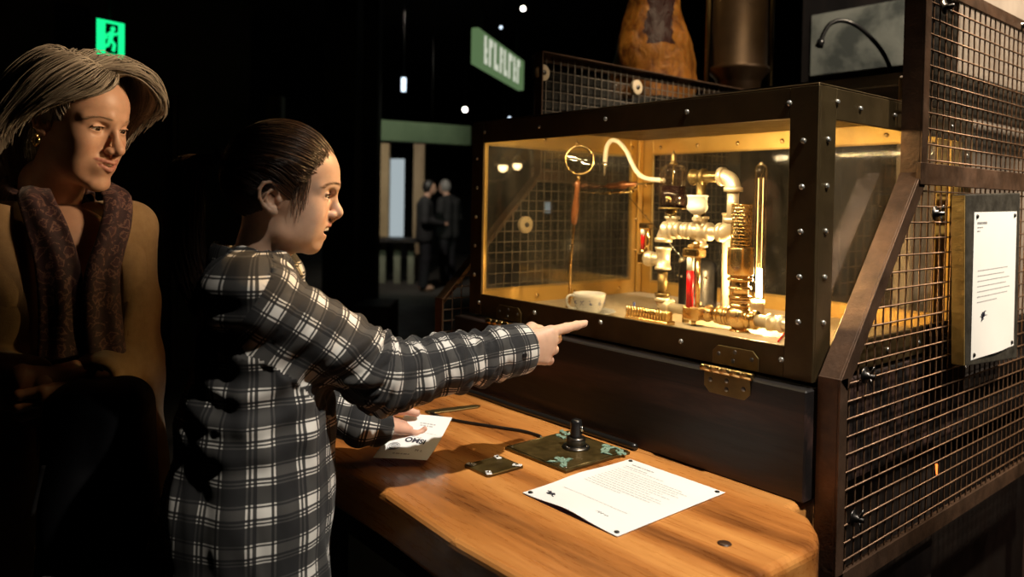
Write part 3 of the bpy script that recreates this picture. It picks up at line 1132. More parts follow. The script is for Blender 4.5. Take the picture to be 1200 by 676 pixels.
def rect_frame(o, u, v, W, H, l, r, t, b_, d0, d1, bev=.0012):
    """A flat frame in the plane u, v from its lower left corner o, with border widths."""
    w = np.cross(u, v)
    m = MB()
    slab(m, o, u, v, w, 0, l, 0, H, d0, d1, bev)
    slab(m, o, u, v, w, W-r, W, 0, H, d0, d1, bev)
    slab(m, o, u, v, w, l-.0005, W-r+.0005, H-t, H, d0+.0001, d1-.0001, bev)
    slab(m, o, u, v, w, l-.0005, W-r+.0005, 0, b_, d0+.0001, d1-.0001, bev)
    return m


XA, YA, ZA = np.array([1., 0, 0]), np.array([0, 1., 0]), np.array([0, 0, 1.])
CW, CD, CH = X0-XL, Y1-Y0, ZTOP-ZB
# front frame faces -Y: u = +X, v = +Z, w = -Y
rect_frame((XL, Y0, ZB), XA, ZA, CW, CH, wl_, wr_, wt_, wb_, -.007, 0).build('front_frame', M['bronze'], case)
# right side faces +X: u = +Y, v = +Z, w = +X
rect_frame((X0, Y0+.0072, ZB), YA, ZA, CD-.0144, CH, .053, .055, .055, .0563, -.007, -.0002).build('side_frame', M['bronze'], case)
MB().box((X0-.0062, 1.715, ZB+.058), (X0-.001, 1.776, ZTOP-.057), .001).box((X0-.0062, 1.789, ZB+.058), (X0-.001, 1.845, ZTOP-.057), .001).build('rear_plank', M['brass_plate'], case)
# left side faces -X: u = -Y
rect_frame((XL, Y1-.0072, ZB), -YA, ZA, CD-.0144, CH, .055, .044, .056, .062, -.007, -.0002).build('side_frame', M['brass_plate'], case)
# back faces +Y: u = -X
rect_frame((X0, Y1, ZB), -XA, ZA, CW, CH, .053, .054, .05, .0563, -.007, 0).build('back_frame', M['brass_plate'], case)
# brass lining of the front and right frames, seen from inside and along the edge of the opening
b = rect_frame((XL+.008, Y0+.0105, ZB+.006), XA, ZA, CW-.016, CH-.012, wl_-.009, wr_-.009, wt_-.007, wb_-.007, -.0015, .003)
b.build('brass_lining', M['brass_plate'], case)
b = rect_frame((X0-.0085, Y0+.0145, ZB+.006), YA, ZA, CD-.03, CH-.012, .046, .048, .048, .05, -.002, .001)
b.build('brass_lining', M['brass_plate'], case)
MB().box((XL+.0005, Y0+.0005, ZTOP), (X0-.0005, Y1-.0005, ZTOP+.004), .0015).build('top_panel', M['bronze'], case)
MB().box((XL+.009, Y0+.014, ZB+.001), (X0-.012, Y1-.009, ZB+.015), .001).build('floor_panel', m_worn('lit_floor_board', (.42, .33, .22), (.58, .48, .33), (.35, .55), .1, 12, .1), case)
GI = .0016
MB().box((XL+wl_-.012, Y0+.0072, ZB+wb_-.012), (X0-wr_+.012, Y0+.0072+GI-.0003, ZTOP-wt_+.012)).build('glass_pane', M['glass'], case)
MB().box((X0-.0085, Y0+.055, ZB+.050), (X0-.0073, Y1-.055, ZTOP-.05)).build('glass_pane', M['glass_side'], case)
MB().box((XL+.0073, Y0+.04, ZB+.056), (XL+.0085, Y1-.05, ZTOP-.05)).build('glass_pane', M['glass'], case)
MB().box((XL+.05, Y1-.0085, ZB+.05), (X0-.05, Y1-.0073, ZTOP-.045)).build('glass_pane', M['plexi'], case)

# rivets
rv = MB().ball((0, 0, 0), (.0054, .0044, .0054), 14, 8).build('rivet', M['rivet'], case)
rvx = MB().ball((0, 0, 0), (.0044, .0054, .0054), 14, 8).build('rivet', M['rivet'], case)
rvb = MB().ball((0, 0, 0), (.0038, .0065, .0065), 12, 8).build('rivet', M['brass'], case)
rvk = MB().ball((0, 0, 0), (.0065, .0038, .0065), 12, 8).build('rivet', M['brass'], case)
first = {}


def rivet(src, p):
    if src.name not in first:
        first[src.name] = 1
        src.location = Vector([float(q) for q in p])
        return src
    return part_copy(src, 'rivet', p, case)


def fr(x, y):
    p = at(x, y, Y=Y0)
    return p-[0, .0005, 0]


for (x, y) in [(568, 154.8), (632, 148.5), (709.5, 139.5), (805, 131.2), (925, 121),
               (559.2, 185.9), (559.2, 219.9), (558, 254), (556.8, 287.7), (556, 321.7),
               (561.5, 354.2), (626.5, 366.3), (704, 377.8), (798, 400), (915.5, 421.5),
               (941.6, 165), (939.8, 219), (938.2, 271.7), (936.9, 324.7), (935.3, 377.4)]:
    rivet(rv, fr(x, y))
for (x, y) in [(981, 119.5), (970, 163.5), (968.5, 218), (967.2, 271), (966, 325), (964.5, 378.5), (972, 423)]:
    rivet(rvx, at(x, y, X=X0)+[.0005, 0, 0])
for yy in (1.36, 1.5, 1.64, 1.78):
    rivet(rvx, (X0+.0005, yy, ZTOP-.028))
    rivet(rvx, (X0+.0005, yy, ZB+.026))
for zz in (1.22, 1.32, 1.42, 1.52):
    rivet(rvx, (X0+.0005, Y1-.035, zz))
for (yy, zz) in [(1.33, 1.58), (1.47, 1.58), (1.60, 1.58), (1.73, 1.58), (1.85, 1.58), (1.30, 1.133), (1.45, 1.133), (1.60, 1.133), (1.80, 1.133), (1.876, 1.25), (1.876, 1.35), (1.876, 1.45)]:
    rivet(rvb, (XL+.0085, yy, zz))
for (xx, zz) in [(-1.54, 1.58), (-1.40, 1.58), (-1.26, 1.58), (-1.12, 1.58), (-.98, 1.58), (-.84, 1.58), (-1.597, 1.46), (-1.597, 1.36), (-1.597, 1.26)]:
    rivet(rvk, (xx, Y1-.0085, zz))
MB().box((XL+.0085, Y1-.030, ZB+.016), (XL+.016, Y1-.0085, ZTOP-.002), .001).build('corner_strip', M['brass_plate'], case)


# hinges joining the case to the plinth
def hinge(cx, label_, wd, up, dn, screws=True):
    """Two leaves with clipped corners and a knuckled barrel."""
    h = MB()
    yf = Y0-.0008
    c = .012
    o = np.array([cx, yf, 1.0955])
    h.prism([(-wd/2, .006), (wd/2, .006), (wd/2, up-c), (wd/2-c, up), (-wd/2+c, up), (-wd/2, up-c)], 0, .0025, .0006, 1, (o, XA, ZA, -YA))
    hp = h.build('hinge', M['brass_dull'], case)
    l = MB()
    o2 = np.array([cx, 1.1892, 1.0955])
    l.prism([(-wd/2, -.006), (-wd/2, -dn+c), (-wd/2+c, -dn), (wd/2-c, -dn), (wd/2, -dn+c), (wd/2, -.006)], 0, .0025, .0006, 1, (o2, XA, ZA, -YA))
    l.build('lower_leaf', M['brass_dull'], hp)
    k = MB()
    n = 5
    for i in range(n):
        a0, a1 = cx-wd/2-.006+(wd+.012)*i/n+.0006, cx-wd/2-.006+(wd+.012)*(i+1)/n-.0006
        k.lathe([(.0, a0-cx), (.0062, a0-cx), (.0068, a0-cx+.001), (.0068, a1-cx-.001), (.0062, a1-cx), (0, a1-cx)], (cx, 1.186, 1.0965), XA, 16)
    k.build('barrel', M['brass'], hp)
    for (x, z) in ((-wd*.36, up*.62), (0, up*.80), (wd*.36, up*.62), (-.004, up*.40)):
        MB().ball((cx+x, yf-.0026, 1.0955+z), (.0042, .0016, .0042), 12, 6).build('screw', M['dark_steel'], hp)
    for (x, z) in ((-wd*.36, -dn*.45), (0, -dn*.36), (0, -dn*.72), (wd*.36, -dn*.55)):
        MB().ball((cx+x, 1.1866, 1.0955+z), (.0046, .0016, .0046), 12, 6).build('screw', M['dark_steel'], hp)


hx = at(853, 428, Y=1.19)[0]
hinge(hx, '', .098, .042, .044)
hx2 = at(588, 368, Y=1.19)[0]
hinge(hx2, '', .098, .042, .044)

# ------------------------------------------------------------------ inside the case
ZF = ZB+.015


def cyl(b, a, c, r, n=18, r2=None):
    a, c = np.array(a, float), np.array(c, float)
    L = np.linalg.norm(c-a)
    b.lathe([(0, 0), (r, 0), (r2 or r, L), (0, L)], a, c-a, n)
    return b


def pipe_fit(b, a, c, r, lip=.0025, n=18):
    """A straight length of fitting with raised collars at both ends."""
    a, c = np.array(a, float), np.array(c, float)
    L = np.linalg.norm(c-a)
    e = min(.007, L*.3)
    b.lathe([(0, 0), (r+lip, 0), (r+lip, e), (r, e+.001), (r, L-e-.001), (r+lip, L-e), (r+lip, L), (0, L)], a, c-a, n)
    return b


def elbow(b, a, c, d, r, lip=.003):
    """A bend from a through corner c to d."""
    a, c, d = [np.array(q, float) for q in (a, c, d)]
    P = []
    for t_ in np.linspace(0, 1, 9):
        P.append((1-t_)**2*a+2*t_*(1-t_)*c+t_**2*d)
    b.tube(P, r, 16)
    for p, q in ((a, nrm(c-a)), (d, nrm(c-d))):
        b.lathe([(0, -.001), (r+lip, -.001), (r+lip, .009), (r, .010), (0, .010)], p, q, 16)
    return b


YP = 1.50


def ap(x, y, Y=YP):
    return at(x, y, Y=Y)


# --- the pipe machine: one fixed assembly
pm = thing('pipe_machine', (-1.09, YP, ZF), 'cream and brass pipework machine with oil jar and red gauge glass inside the case', 'machine')
zlow = 1.145
pv = ap(775, 330)
lowA = np.array([pv[0]+.004, YP, zlow+.004])
b = MB()
cyl(b, (lowA[0], YP, zlow+.022), (lowA[0], YP, 1.232), .0125)
pipe_fit(b, (lowA[0], YP, zlow+.012), (lowA[0], YP, zlow+.034), .0165)
b.build('riser_pipe', M['brass_dull'], pm)
b = MB()
elbow(b, (lowA[0], YP, zlow+.022), (lowA[0], YP, zlow), (lowA[0]+.026, YP, zlow), .0165)
cyl(b, (lowA[0]+.02, YP, zlow), (-.985, YP, zlow), .0125)
b.build('lower_pipe', M['pipe'], pm)
xg = ap(820, 335)[0]
b = MB()
pipe_fit(b, (xg+.022, YP, zlow), (xg+.058, YP, zlow), .0165, .004)
pipe_fit(b, (xg+.062, YP, zlow), (xg+.082, YP, zlow), .0195, .003)
b.build('union_nut', M['brass'], pm)
# tee halfway up with the small side gauge
zt1 = ap(772, 303)[2]
b = MB()
pipe_fit(b, (lowA[0], YP, zt1-.026), (lowA[0], YP, zt1+.030), .0175, .003)
cyl(b, (lowA[0]-.05, YP, zt1-.002), (lowA[0], YP, zt1-.002), .0145)
b.lathe([(0, 0), (.0185, 0), (.020, .006), (.0185, .020), (.012, .024), (0, .024)], (lowA[0]-.052, YP, zt1-.002), XA, 18)
b.build('tee_fitting', M['pipe'], pm)
gx = lowA[0]-.062
sgp = MB().box((gx-.013, YP-.013, zt1-.016), (gx+.012, YP+.013, zt1+.012), .003).box((gx-.011, YP-.011, zt1+.072), (gx+.020, YP+.011, zt1+.088), .003)
cyl(sgp, (gx+.014, YP, zt1+.01), (gx+.014, YP, zt1+.075), .0052)
cyl(sgp, (gx-.004, YP, zt1+.011), (gx-.004, YP, zt1+.020), .008)
sg_ = sgp.build('side_gauge', M['brass'], pm)
b = MB()
cyl(b, (gx-.003, YP-.002, zt1+.018), (gx-.003, YP-.002, zt1+.074), .0055)
b.build('red_gauge_glass', M['red'], sg_)
b = MB()
cyl(b, (gx-.003, YP-.0021, zt1+.058), (gx-.003, YP-.0021, zt1+.0735), .0060)
b.build('milky_glass', M['white_glass'], sg_)
b = MB()
cyl(b, (gx-.0135, YP, zt1-.002), (gx-.015, YP, zt1-.002), .0055)
b.build('gauge_plug', M['dark_steel'], sg_)
# upper run
zu = ap(800, 270)[2]
xe = ap(858, 270)[0]
b = MB()
elbow(b, (lowA[0], YP, zu-.030), (lowA[0], YP, zu), (lowA[0]+.034, YP, zu), .0185, .004)
cyl(b, (lowA[0]+.028, YP, zu), (xe-.03, YP, zu), .0135)
b.build('upper_elbow', M['pipe'], pm)
xj = ap(788, 250)[0]
b = MB()
pipe_fit(b, (xj-.022, YP, zu), (xj+.026, YP, zu), .0180, .0035)
pipe_fit(b, (xj, YP, zu+.004), (xj, YP, zu+.034), .0145, .004)
b.build('jar_tee', M['pipe'], pm)
b = MB()
pipe_fit(b, (xj+.036, YP, zu), (xj+.052, YP, zu), .0165, .004)
b.build('union_nut', M['pipe'], pm)
xc = ap(822, 270)[0]
b = MB()
pipe_fit(b, (xc-.026, YP, zu), (xc+.026, YP, zu), .0180, .004)
pipe_fit(b, (xc, YP, zu+.002), (xc, YP, zu+.036), .0140, .0035)
pipe_fit(b, (xc, YP, zu-.038), (xc, YP, zu-.002), .0125, .0035)
b.build('cross_fitting', M['pipe'], pm)
zt2 = ap(845, 207)[2]
b = MB()
elbow(b, (xe-.034, YP, zu), (xe, YP, zu), (xe, YP, zu+.034), .0185, .004)
cyl(b, (xe, YP, zu+.03), (xe, YP, zt2-.03), .0135)
elbow(b, (xe, YP, zt2-.034), (xe, YP, zt2), (xe-.034, YP, zt2), .0180, .004)
b.build('return_bend', M['pipe'], pm)
xt = ap(812, 212)[0]
b = MB()
cyl(b, (xt, YP, zt2), (xe-.03, YP, zt2), .0130)
pipe_fit(b, (xt-.002, YP, zt2), (xt+.034, YP, zt2), .0165, .0035)
b.build('top_pipe', M['brass_dull'], pm)
b = MB()
cyl(b, (xc-.004, YP, zu+.03), (xc-.004, YP, zt2-.004), .0115)
b.build('drop_pipe', M['brass_dull'], pm)
b = MB()
b.lathe([(0, 0), (.010, 0), (.018, .006), (.024, .012), (.025, .020), (.023, .024), (.023, .040), (.025, .042), (.025, .046), (0, .046)], (xc+.003, YP-.022, zu+.040), UPV, 22)
b.build('sight_bowl', M['white_glass'], pm)
b = MB()
cyl(b, (xc+.003, YP-.022, zu+.022), (xc+.003, YP-.022, zu+.042), .009)
b.lathe([(0, 0), (.013, 0), (.013, .008), (0, .008)], (xc+.003, YP-.022, zu+.026), UPV, 6, smooth=False)
b.build('bowl_valve', M['pipe'], pm)
# oil jar
zj = ap(788, 245)[2]
zjt = ap(788, 193)[2]
rj = .0315
b = MB()
b.lathe([(rj, .004), (rj, zjt-zj-.016), (rj*.9, zjt-zj-.005), (rj*.62, zjt-zj), (.006, zjt-zj+.001)], (xj, YP, zj), UPV, 28)
jar = b.build('oil_jar', M['bulb_glass'], pm)
b = MB()
b.lathe([(0, .004), (rj-.0015, .004), (rj-.0015, (zjt-zj)*.52), (0, (zjt-zj)*.52)], (xj, YP, zj), UPV, 28)
b.build('dark_oil', M['oil'], jar)
b = MB()
b.lathe([(0, 0), (rj+.003, 0), (rj+.003, .004), (0, .004)], (xj, YP, zj), UPV, 28)
b.build('jar_base', M['brass_dull'], jar)
b = MB()
b.lathe([(0, 0), (.010, 0), (.011, .004), (.006, .007), (.0075, .012), (.0055, .018), (.0065, .022), (.003, .029), (0, .037)], (xj, YP, zjt), UPV, 16)
b.tube([(xj, YP, zj+.04), (xj, YP, zjt)], .0022, 8)
b.build('jar_cap', M['brass_dull'], jar)
b = MB()
for k in range(9):
    a = k*1.1
    b.ball((xj+.012+.006*math.cos(a), YP-rj-.0002, zj+.024+.005*math.sin(a*1.7)), (.0028, .0012, .0026), 8, 6)
b.build('gilt_flower', M['brass'], jar)
b = MB()
pipe_fit(b, (xj, YP, zu+.03), (xj, YP, zj), .0085, .003)
b.ball((xj, YP-.004, (zu+.03+zj)/2), (.013, .013, .011), 14, 10)
b.tube([(xj-.008, YP-.014, (zu+.03+zj)/2), (xj+.010, YP-.020, (zu+.03+zj)/2-.006)], .004, 8)
b.build('jar_cock', M['brass_dull'], pm)
# tall gauge glass
zgt = ap(820, 297)[2]
yg = YP-.026
gg = MB().box((xg-.022, yg-.018, zgt-.008), (xg+.024, yg+.018, zgt+.014), .004).box((xg-.020, yg-.016, zlow-.016), (xg+.026, yg+.036, zlow+.016), .004)
gg.lathe([(0, 0), (.014, 0), (.016, .004), (.014, .009), (0, .009)], (xg, yg, zgt+.0135), UPV, 6, smooth=False)
cyl(gg, (xg, yg, zgt+.02), (xg, YP, zu-.03), .009)
cyl(gg, (xg+.016, yg-.004, zlow+.012), (xg+.016, yg-.004, zgt-.004), .0055)
cyl(gg, (xg-.014, yg+.004, zlow+.012), (xg-.014, yg+.004, zgt-.004), .0028)
cyl(gg, (xg+.004, yg, ZF), (xg+.004, yg, zlow-.014), .006)
gauge = gg.build('gauge_stand', M['brass'], pm)
b = MB()
cyl(b, (xg-.003, yg-.008, zlow+.014), (xg-.003, yg-.008, zlow+.014+(zgt-zlow)*.62), .0085)
b.build('red_gauge_glass', M['red'], gauge)
b = MB()
cyl(b, (xg-.003, yg-.008, zlow+.014+(zgt-zlow)*.62), (xg-.003, yg-.008, zgt-.007), .0085)
b.build('milky_glass', M['white_glass'], gauge)
# whistle with perforated cap
xw = ap(868, 300)[0]
zw0, zw1, zw2 = ap(868, 352)[2], ap(868, 322)[2], ap(868, 290)[2]
zw3 = ap(868, 240)[2]
b = MB()
b.lathe([(0, 0), (.0285, 0), (.0295, .002), (.0295, zw2-zw1-.002), (.0285, zw2-zw1), (0, zw2-zw1)], (xw, YP, zw1), UPV, 32)
wh = b.build('whistle_body', M['brass'], pm)
b = MB()
b.lathe([(0, 0), (.0195, 0), (.0195, zw1-zw0), (0, zw1-zw0)], (xw, YP, zw0), UPV, 24)
for k, z in enumerate(np.linspace(zw0+.004, zw1-.014, 3)):
    b.lathe([(.018, 0), (.025+.003*(k == 2), .001), (.026+.003*(k == 2), .004), (.025+.003*(k == 2), .007), (.018, .008)], (xw, YP, z), UPV, 24)
b.build('ring_collar', M['brass'], wh)
# perforated cap: a sheet of small square holes rolled into a tube
b = MB()
nc, nr = 18, 13
R0 = .0232
hh = zw3-zw2
def cy_(a, z, r):
    return (xw+r*math.cos(a), YP+r*math.sin(a), z)
for i in range(nc):
    for k in range(nr):
        a0 = 2*PI*(i+(.5 if k % 2 else 0))/nc
        a1 = a0+2*PI/nc
        z0_, z1_ = zw2+hh*k/nr, zw2+hh*(k+1)/nr
        fa, fz = (a1-a0)*.22, (z1_-z0_)*.22
        V = [cy_(a0, z0_, R0), cy_(a1, z0_, R0), cy_(a1, z1_, R0), cy_(a0, z1_, R0),
             cy_(a0+fa, z0_+fz, R0-.0007), cy_(a1-fa, z0_+fz, R0-.0007), cy_(a1-fa, z1_-fz, R0-.0007), cy_(a0+fa, z1_-fz, R0-.0007)]
        b.add(V, [(0, 1, 5, 4), (1, 2, 6, 5), (2, 3, 7, 6), (3, 0, 4, 7)], False)
b.lathe([(0, .0), (R0, .0), (R0+.0008, -.002), (R0, -.004)], (xw, YP, zw3+.002), UPV, 32)
b.build('perforated_cap', M['brass'], wh)
b = MB()
cyl(b, (xw, YP, zw2), (xw, YP, zw3-.01), .008)
b.build('inner_reed', M['black_metal'], wh)  # black core: shade inside the cap's holes put into its colour
b = MB()
b.ball((xw, YP, zlow+.002), (.032, .030, .030), 22, 14)
pipe_fit(b, (xw-.045, YP, zlow), (xw-.020, YP, zlow), .0175, .004)
pipe_fit(b, (xw+.020, YP, zlow), (xw+.045, YP, zlow), .0175, .004)
pipe_fit(b, (xw, YP, zlow+.026), (xw, YP, zw0+.004), .0185, .004)
cyl(b, (xw, YP, ZF), (xw, YP, zlow-.02), .0125)
b.lathe([(0, 0), (.022, 0), (.022, .003), (0, .003)], (xw, YP, ZF), UPV, 24)
b.build('globe_tee', M['brass'], pm)
b = MB()
cyl(b, (xw+.04, YP, zlow), (-.80, YP, zlow), .0135)
pipe_fit(b, (xw+.075, YP, zlow), (xw+.11, YP, zlow), .0165, .003)
b.build('outlet_pipe', M['pipe'], pm)
b = MB()
cyl(b, (lowA[0]-.002, YP, ZF), (lowA[0]-.002, YP, zlow-.004), .010)
cyl(b, (-1.13, YP, ZF), (-1.13, YP, zlow-.008), .008)
b.build('support_foot', M['brass_dull'], pm)

# filament tube lamp behind the whistle
xb, yb = at(889, 320, Y=1.60)[0], 1.60
zb0, zb1 = at(889, 357, Y=yb)[2], at(889, 192, Y=yb)[2]
tl = thing('filament_lamp', (xb, yb, ZF), 'tall glowing tubular filament bulb on a pale holder behind the perforated whistle', 'lamp')
b = MB()
b.lathe([(0, 0), (.020, 0), (.020, .004), (.0155, .006), (.0155, zb0-ZF-.006), (.017, zb0-ZF-.002), (.0165, zb0-ZF+.012), (0, zb0-ZF+.012)], (xb, yb, ZF), UPV, 24)
b.build('lamp_holder', M['bone'], tl)
L = zb1-zb0
b = MB()
b.lathe([(.0145, .010), (.0150, .02), (.0150, L-.016), (.0135, L-.007), (.008, L-.001), (.003, L+.003), (0, L+.005)], (xb, yb, zb0), UPV, 24)
b.build('bulb_glass', M['bulb_glass'], tl)
b = MB()
for sx in (-.0062, .0062):
    b.tube([(xb+sx, yb, zb0+.075), (xb+sx, yb, zb0+L*.90)], .0006, 6)
b.build('filament', M['filament'], tl)
b = MB()
for sx in (-.0062, 0, .0062):
    b.tube([(xb+sx, yb+.003, zb0+.018), (xb+sx*.8, yb+.003, zb0+.085)], .0016, 6)
b.build('hot_filament', M['hot'], tl)
b = MB()
for z in (.30, .5, .70, .9):
    b.tube([(xb-.0075, yb, zb0+L*z), (xb+.0075, yb, zb0+L*z)], .0008, 6)
b.tube([(xb, yb, zb0+.012), (xb, yb, zb0+L*.93)], .0009, 6)
b.build('filament_support', M['brass_dull'], tl)
bl_ = bpy.data.lights.new('filament_light', 'POINT')
bl_.energy = 15.0
bl_.color = (1.0, .66, .30)
bl_.shadow_soft_size = .012
bo = bpy.data.objects.new('filament_light', bl_)
bo.location = (xb, yb-.0005, zb0+.055)
COL.objects.link(bo)
# added slim strip lamp, unseen behind the top rail, washing the machine from the front
b = MB()
b.lathe([(0, 0), (.005, 0), (.005, .80), (0, .80)], (-1.54, Y0+.032, ZTOP-.020), XA, 12)
b.build('added_strip_lamp', M['tube_glow'], case)
al = bpy.data.lights.new('added_strip_light', 'AREA')
al.shape, al.size, al.size_y, al.energy, al.color = 'RECTANGLE', .78, .012, STRIP_E, (1.0, .74, .40)
ao = bpy.data.objects.new('added_strip_light', al)
ao.location = (-1.14, Y0+.034, ZTOP-.027)
az_ = nrm([0, -.50, .86])
ao.rotation_euler = Matrix((XA, np.cross(az_, XA), az_)).transposed().to_euler()
COL.objects.link(ao)
# pale upright tube
xp = at(850.5, 300, Y=1.66)[0]
b = MB()
zpt = at(850.5, 252, Y=1.66)[2]
cyl(b, (xp, 1.66, ZF), (xp, 1.66, zpt), .0105)
b.lathe([(0, 0), (.0125, 0), (.0125, .006), (0, .006)], (xp, 1.66, zpt), UPV, 18)
b.lathe([(0, 0), (.017, 0), (.017, .004), (0, .004)], (xp, 1.66, ZF), UPV, 18)
tag(b.build('upright_tube', M['bone']), 'plain pale upright tube between the gauge and the whistle', 'tube')
# black vessel behind the red gauge
xv, yv = at(818, 320, Y=1.66)[0], 1.66
vs = thing('pressure_vessel', (xv, yv, ZF), 'black domed vessel with small bolts behind the tall red gauge glass', 'vessel')
zv = at(818, 303, Y=1.66)[2]
b = MB()
b.lathe([(0, 0), (.056, 0), (.056, .006), (.050, .009), (.050, zv-ZF-.03), (.046, zv-ZF-.012), (.030, zv-ZF), (0, zv-ZF+.003)], (xv, yv, ZF), UPV, 32)
b.build('vessel_body', M['black_plastic'], vs)
b = MB()
b.lathe([(0, 0), (.012, 0), (.010, .010), (.006, .014), (0, .015)], (xv-.034, yv-.02, zv-.012), UPV, 16)
b.build('filler_cap', M['pipe'], vs)
b = MB()
for a in (-2.6, -1.9, -1.2, -.5):
    b.ball((xv+.0505*math.cos(a), yv+.0505*math.sin(a), zv-.045), .0042, 10, 6)
b.build('bolts', M['steel'], vs)
b = MB()
for sx in (-.04, .045):
    b.tube([(xv+sx, yv-.05, ZF), (xv+sx, yv-.05, ZF+.03), (xv+sx*1.1, yv-.055, ZF+.036)], .004, 8)
b.build('hold_down_bolt', M['pipe'], vs)
# finned brass heater near the front
xh0, xh1 = -1.245, -1.115
yh = 1.42
ht = thing('finned_heater', ((xh0+xh1)/2, yh, ZF), 'low brass block of upright fins near the front glass', 'heater')
MB().box((xh0, yh-.012, ZF), (xh1, yh+.022, ZF+.010), .002).build('heater_base', M['brass'], ht)
b = MB()
n = 15
for i in range(n):
    x = xh0+.004+(xh1-xh0-.008)*i/(n-1)
    b.tube([(x, yh-.006, ZF+.008), (x, yh-.006, ZF+.034)], .0034, 8)
b.box((xh0+.002, yh, ZF+.008), (xh1-.002, yh+.014, ZF+.032), .002)
b.build('fins', M['brass'], ht)
# magnifying glass on a bent brass stem
ym = 1.44
ms = [at(667.5, 357, Y=ym), at(667.5, 335, Y=ym), at(668.8, 305, Y=ym), at(671, 283, Y=ym), at(672.5, 262, Y=ym)]
ms[0][2] = ZF
lc = at(679.3, 187.5, Y=ym)
mg = thing('magnifying_glass', ms[0], 'round magnifying glass with turned wooden handle on a thin brass stem', 'magnifying glass')
tocam = nrm((CAM-lc)*[1, 1, 0])
tn = nrm(tocam+np.array([.12, 0, .05]))
MB().tube(catmull(ms, 24), .0036, 10).lathe([(0, 0), (.012, 0), (.012, .003), (.005, .005), (0, .005)], ms[0], UPV, 18).build('stem', M['brass'], mg)
hb, hq = at(672.5, 263, Y=ym), at(677.0, 212, Y=ym)
hl = np.linalg.norm(hq-hb)
b = MB()
b.lathe([(0, 0), (.0055, 0), (.0075, .004), (.0105, .25*hl), (.0092, .45*hl), (.0068, .62*hl), (.0072, .68*hl), (.006, .72*hl), (.0078, .78*hl), (.0064, .84*hl), (.0080, .9*hl), (.006, hl), (0, hl)], hb, hq-hb, 20)
b.build('handle', M['handle_wood'], mg)
b = MB()
ft = at(678.2, 206.2, Y=ym)
cyl(b, hq, ft, .0052)
b.build('ferrule', M['brass'], mg)
e1 = nrm(np.cross(UPV, tn))
e2 = np.cross(tn, e1)
R_ = .0378
b = MB()
b.tube([lc+R_*(e1*math.cos(a)+e2*math.sin(a)) for a in np.linspace(0, 2*PI, 48, endpoint=False)], .0024, 8, closed=True)
b.build('lens_ring', M['brass'], mg)
b = MB()
b.lathe([(0, -.005), (R_*.5, -.0042), (R_*.85, -.002), (R_*.97, 0), (R_*.85, .002), (R_*.5, .0042), (0, .005)], lc, tn, 40)
b.build('lens', M['lens'], mg)

# cup on a saucer
cc = at(690, 367, Z=ZF+.008)
yc = cc[1]
cup = thing('teacup', (cc[0], yc, ZF+.0045), 'white porcelain teacup with small blue flowers, on its saucer', 'cup')
b = MB()
zc_, rc = ZF+.005, .0415
b.lathe([(0, .003), (.021, .0035), (.022, 0), (.024, 0), (.0245, .004), (.031, .012), (.037, .027), (.0405, .044), (rc, .054), (rc-.0018, .0545), (.038, .044), (.0345, .027), (.028, .013), (.018, .0075), (0, .007)], (cc[0], yc, zc_), UPV, 40)
b.build('bowl', M['porcelain'], cup)
hd = nrm(-RH*.95-FH*.25)
P = [np.array([cc[0], yc, zc_])+hd*r_+UPV*z for r_, z in ((.038, .046), (.050, .050), (.059, .042), (.058, .028), (.049, .018), (.034, .016))]
MB().tube(catmull(P, 20), .0032, 8).build('handle', M['porcelain'], cup)
b = MB()
for k in range(10):
    a0 = k*.628
    for j in range(7):
        a = a0+random.uniform(-.13, .13)
        z = .034+random.uniform(-.006, .006)
        r_ = .0386+(z-.034)*.2+.0003
        b.ball((cc[0]+r_*math.cos(a), yc+r_*math.sin(a), zc_+z), (.0016, .0016, .0013), 6, 4)
b.build('flower_sprigs', M['blue_glaze'], cup)
sa = thing('saucer', (cc[0], yc, ZF), 'white saucer under the flowered teacup', 'saucer')
b = MB()
so_ = np.array([cc[0], yc, ZF])
b.lathe([(0, .0012), (.022, .0012), (.026, 0), (.030, .001), (.048, .008), (.066, .0135), (.068, .0150), (.0655, .0155), (.047, .0105), (.030, .0045), (0, .0042)], so_, UPV, 44)
b.build('dish', M['porcelain'], sa)

# cream hose rising from the jar and hanging over, with a brass nozzle
P = [at(771, 212, Y=1.53), at(757, 209, Y=1.55), at(747, 202, Y=1.56), at(740, 190, Y=1.56), at(734, 177, Y=1.56), at(725, 166.5, Y=1.56), at(717, 164.5, Y=1.56), at(711.5, 171, Y=1.56), at(709.5, 183, Y=1.56), at(709, 192, Y=1.56)]
hs = thing('hose', P[-1], 'cream rubber hose arching from the oil jar with a small metal nozzle', 'hose')
P[0] = np.array([xj-.030, YP, P[0][2]])
MB().tube(catmull(P, 60), .0062, 12).build('tubing', M['hose'], hs)
b = MB()
e0, e1_ = at(709, 190, Y=1.56), at(708, 204, Y=1.56)
ln = np.linalg.norm(e1_-e0)
b.lathe([(0, 0), (.0085, 0), (.0085, .011), (.0055, .012), (.0055, .018), (.004, .019), (.0032, ln+.004), (0, ln+.004)], e0, e1_-e0, 16)
b.build('nozzle', M['steel'], hs)
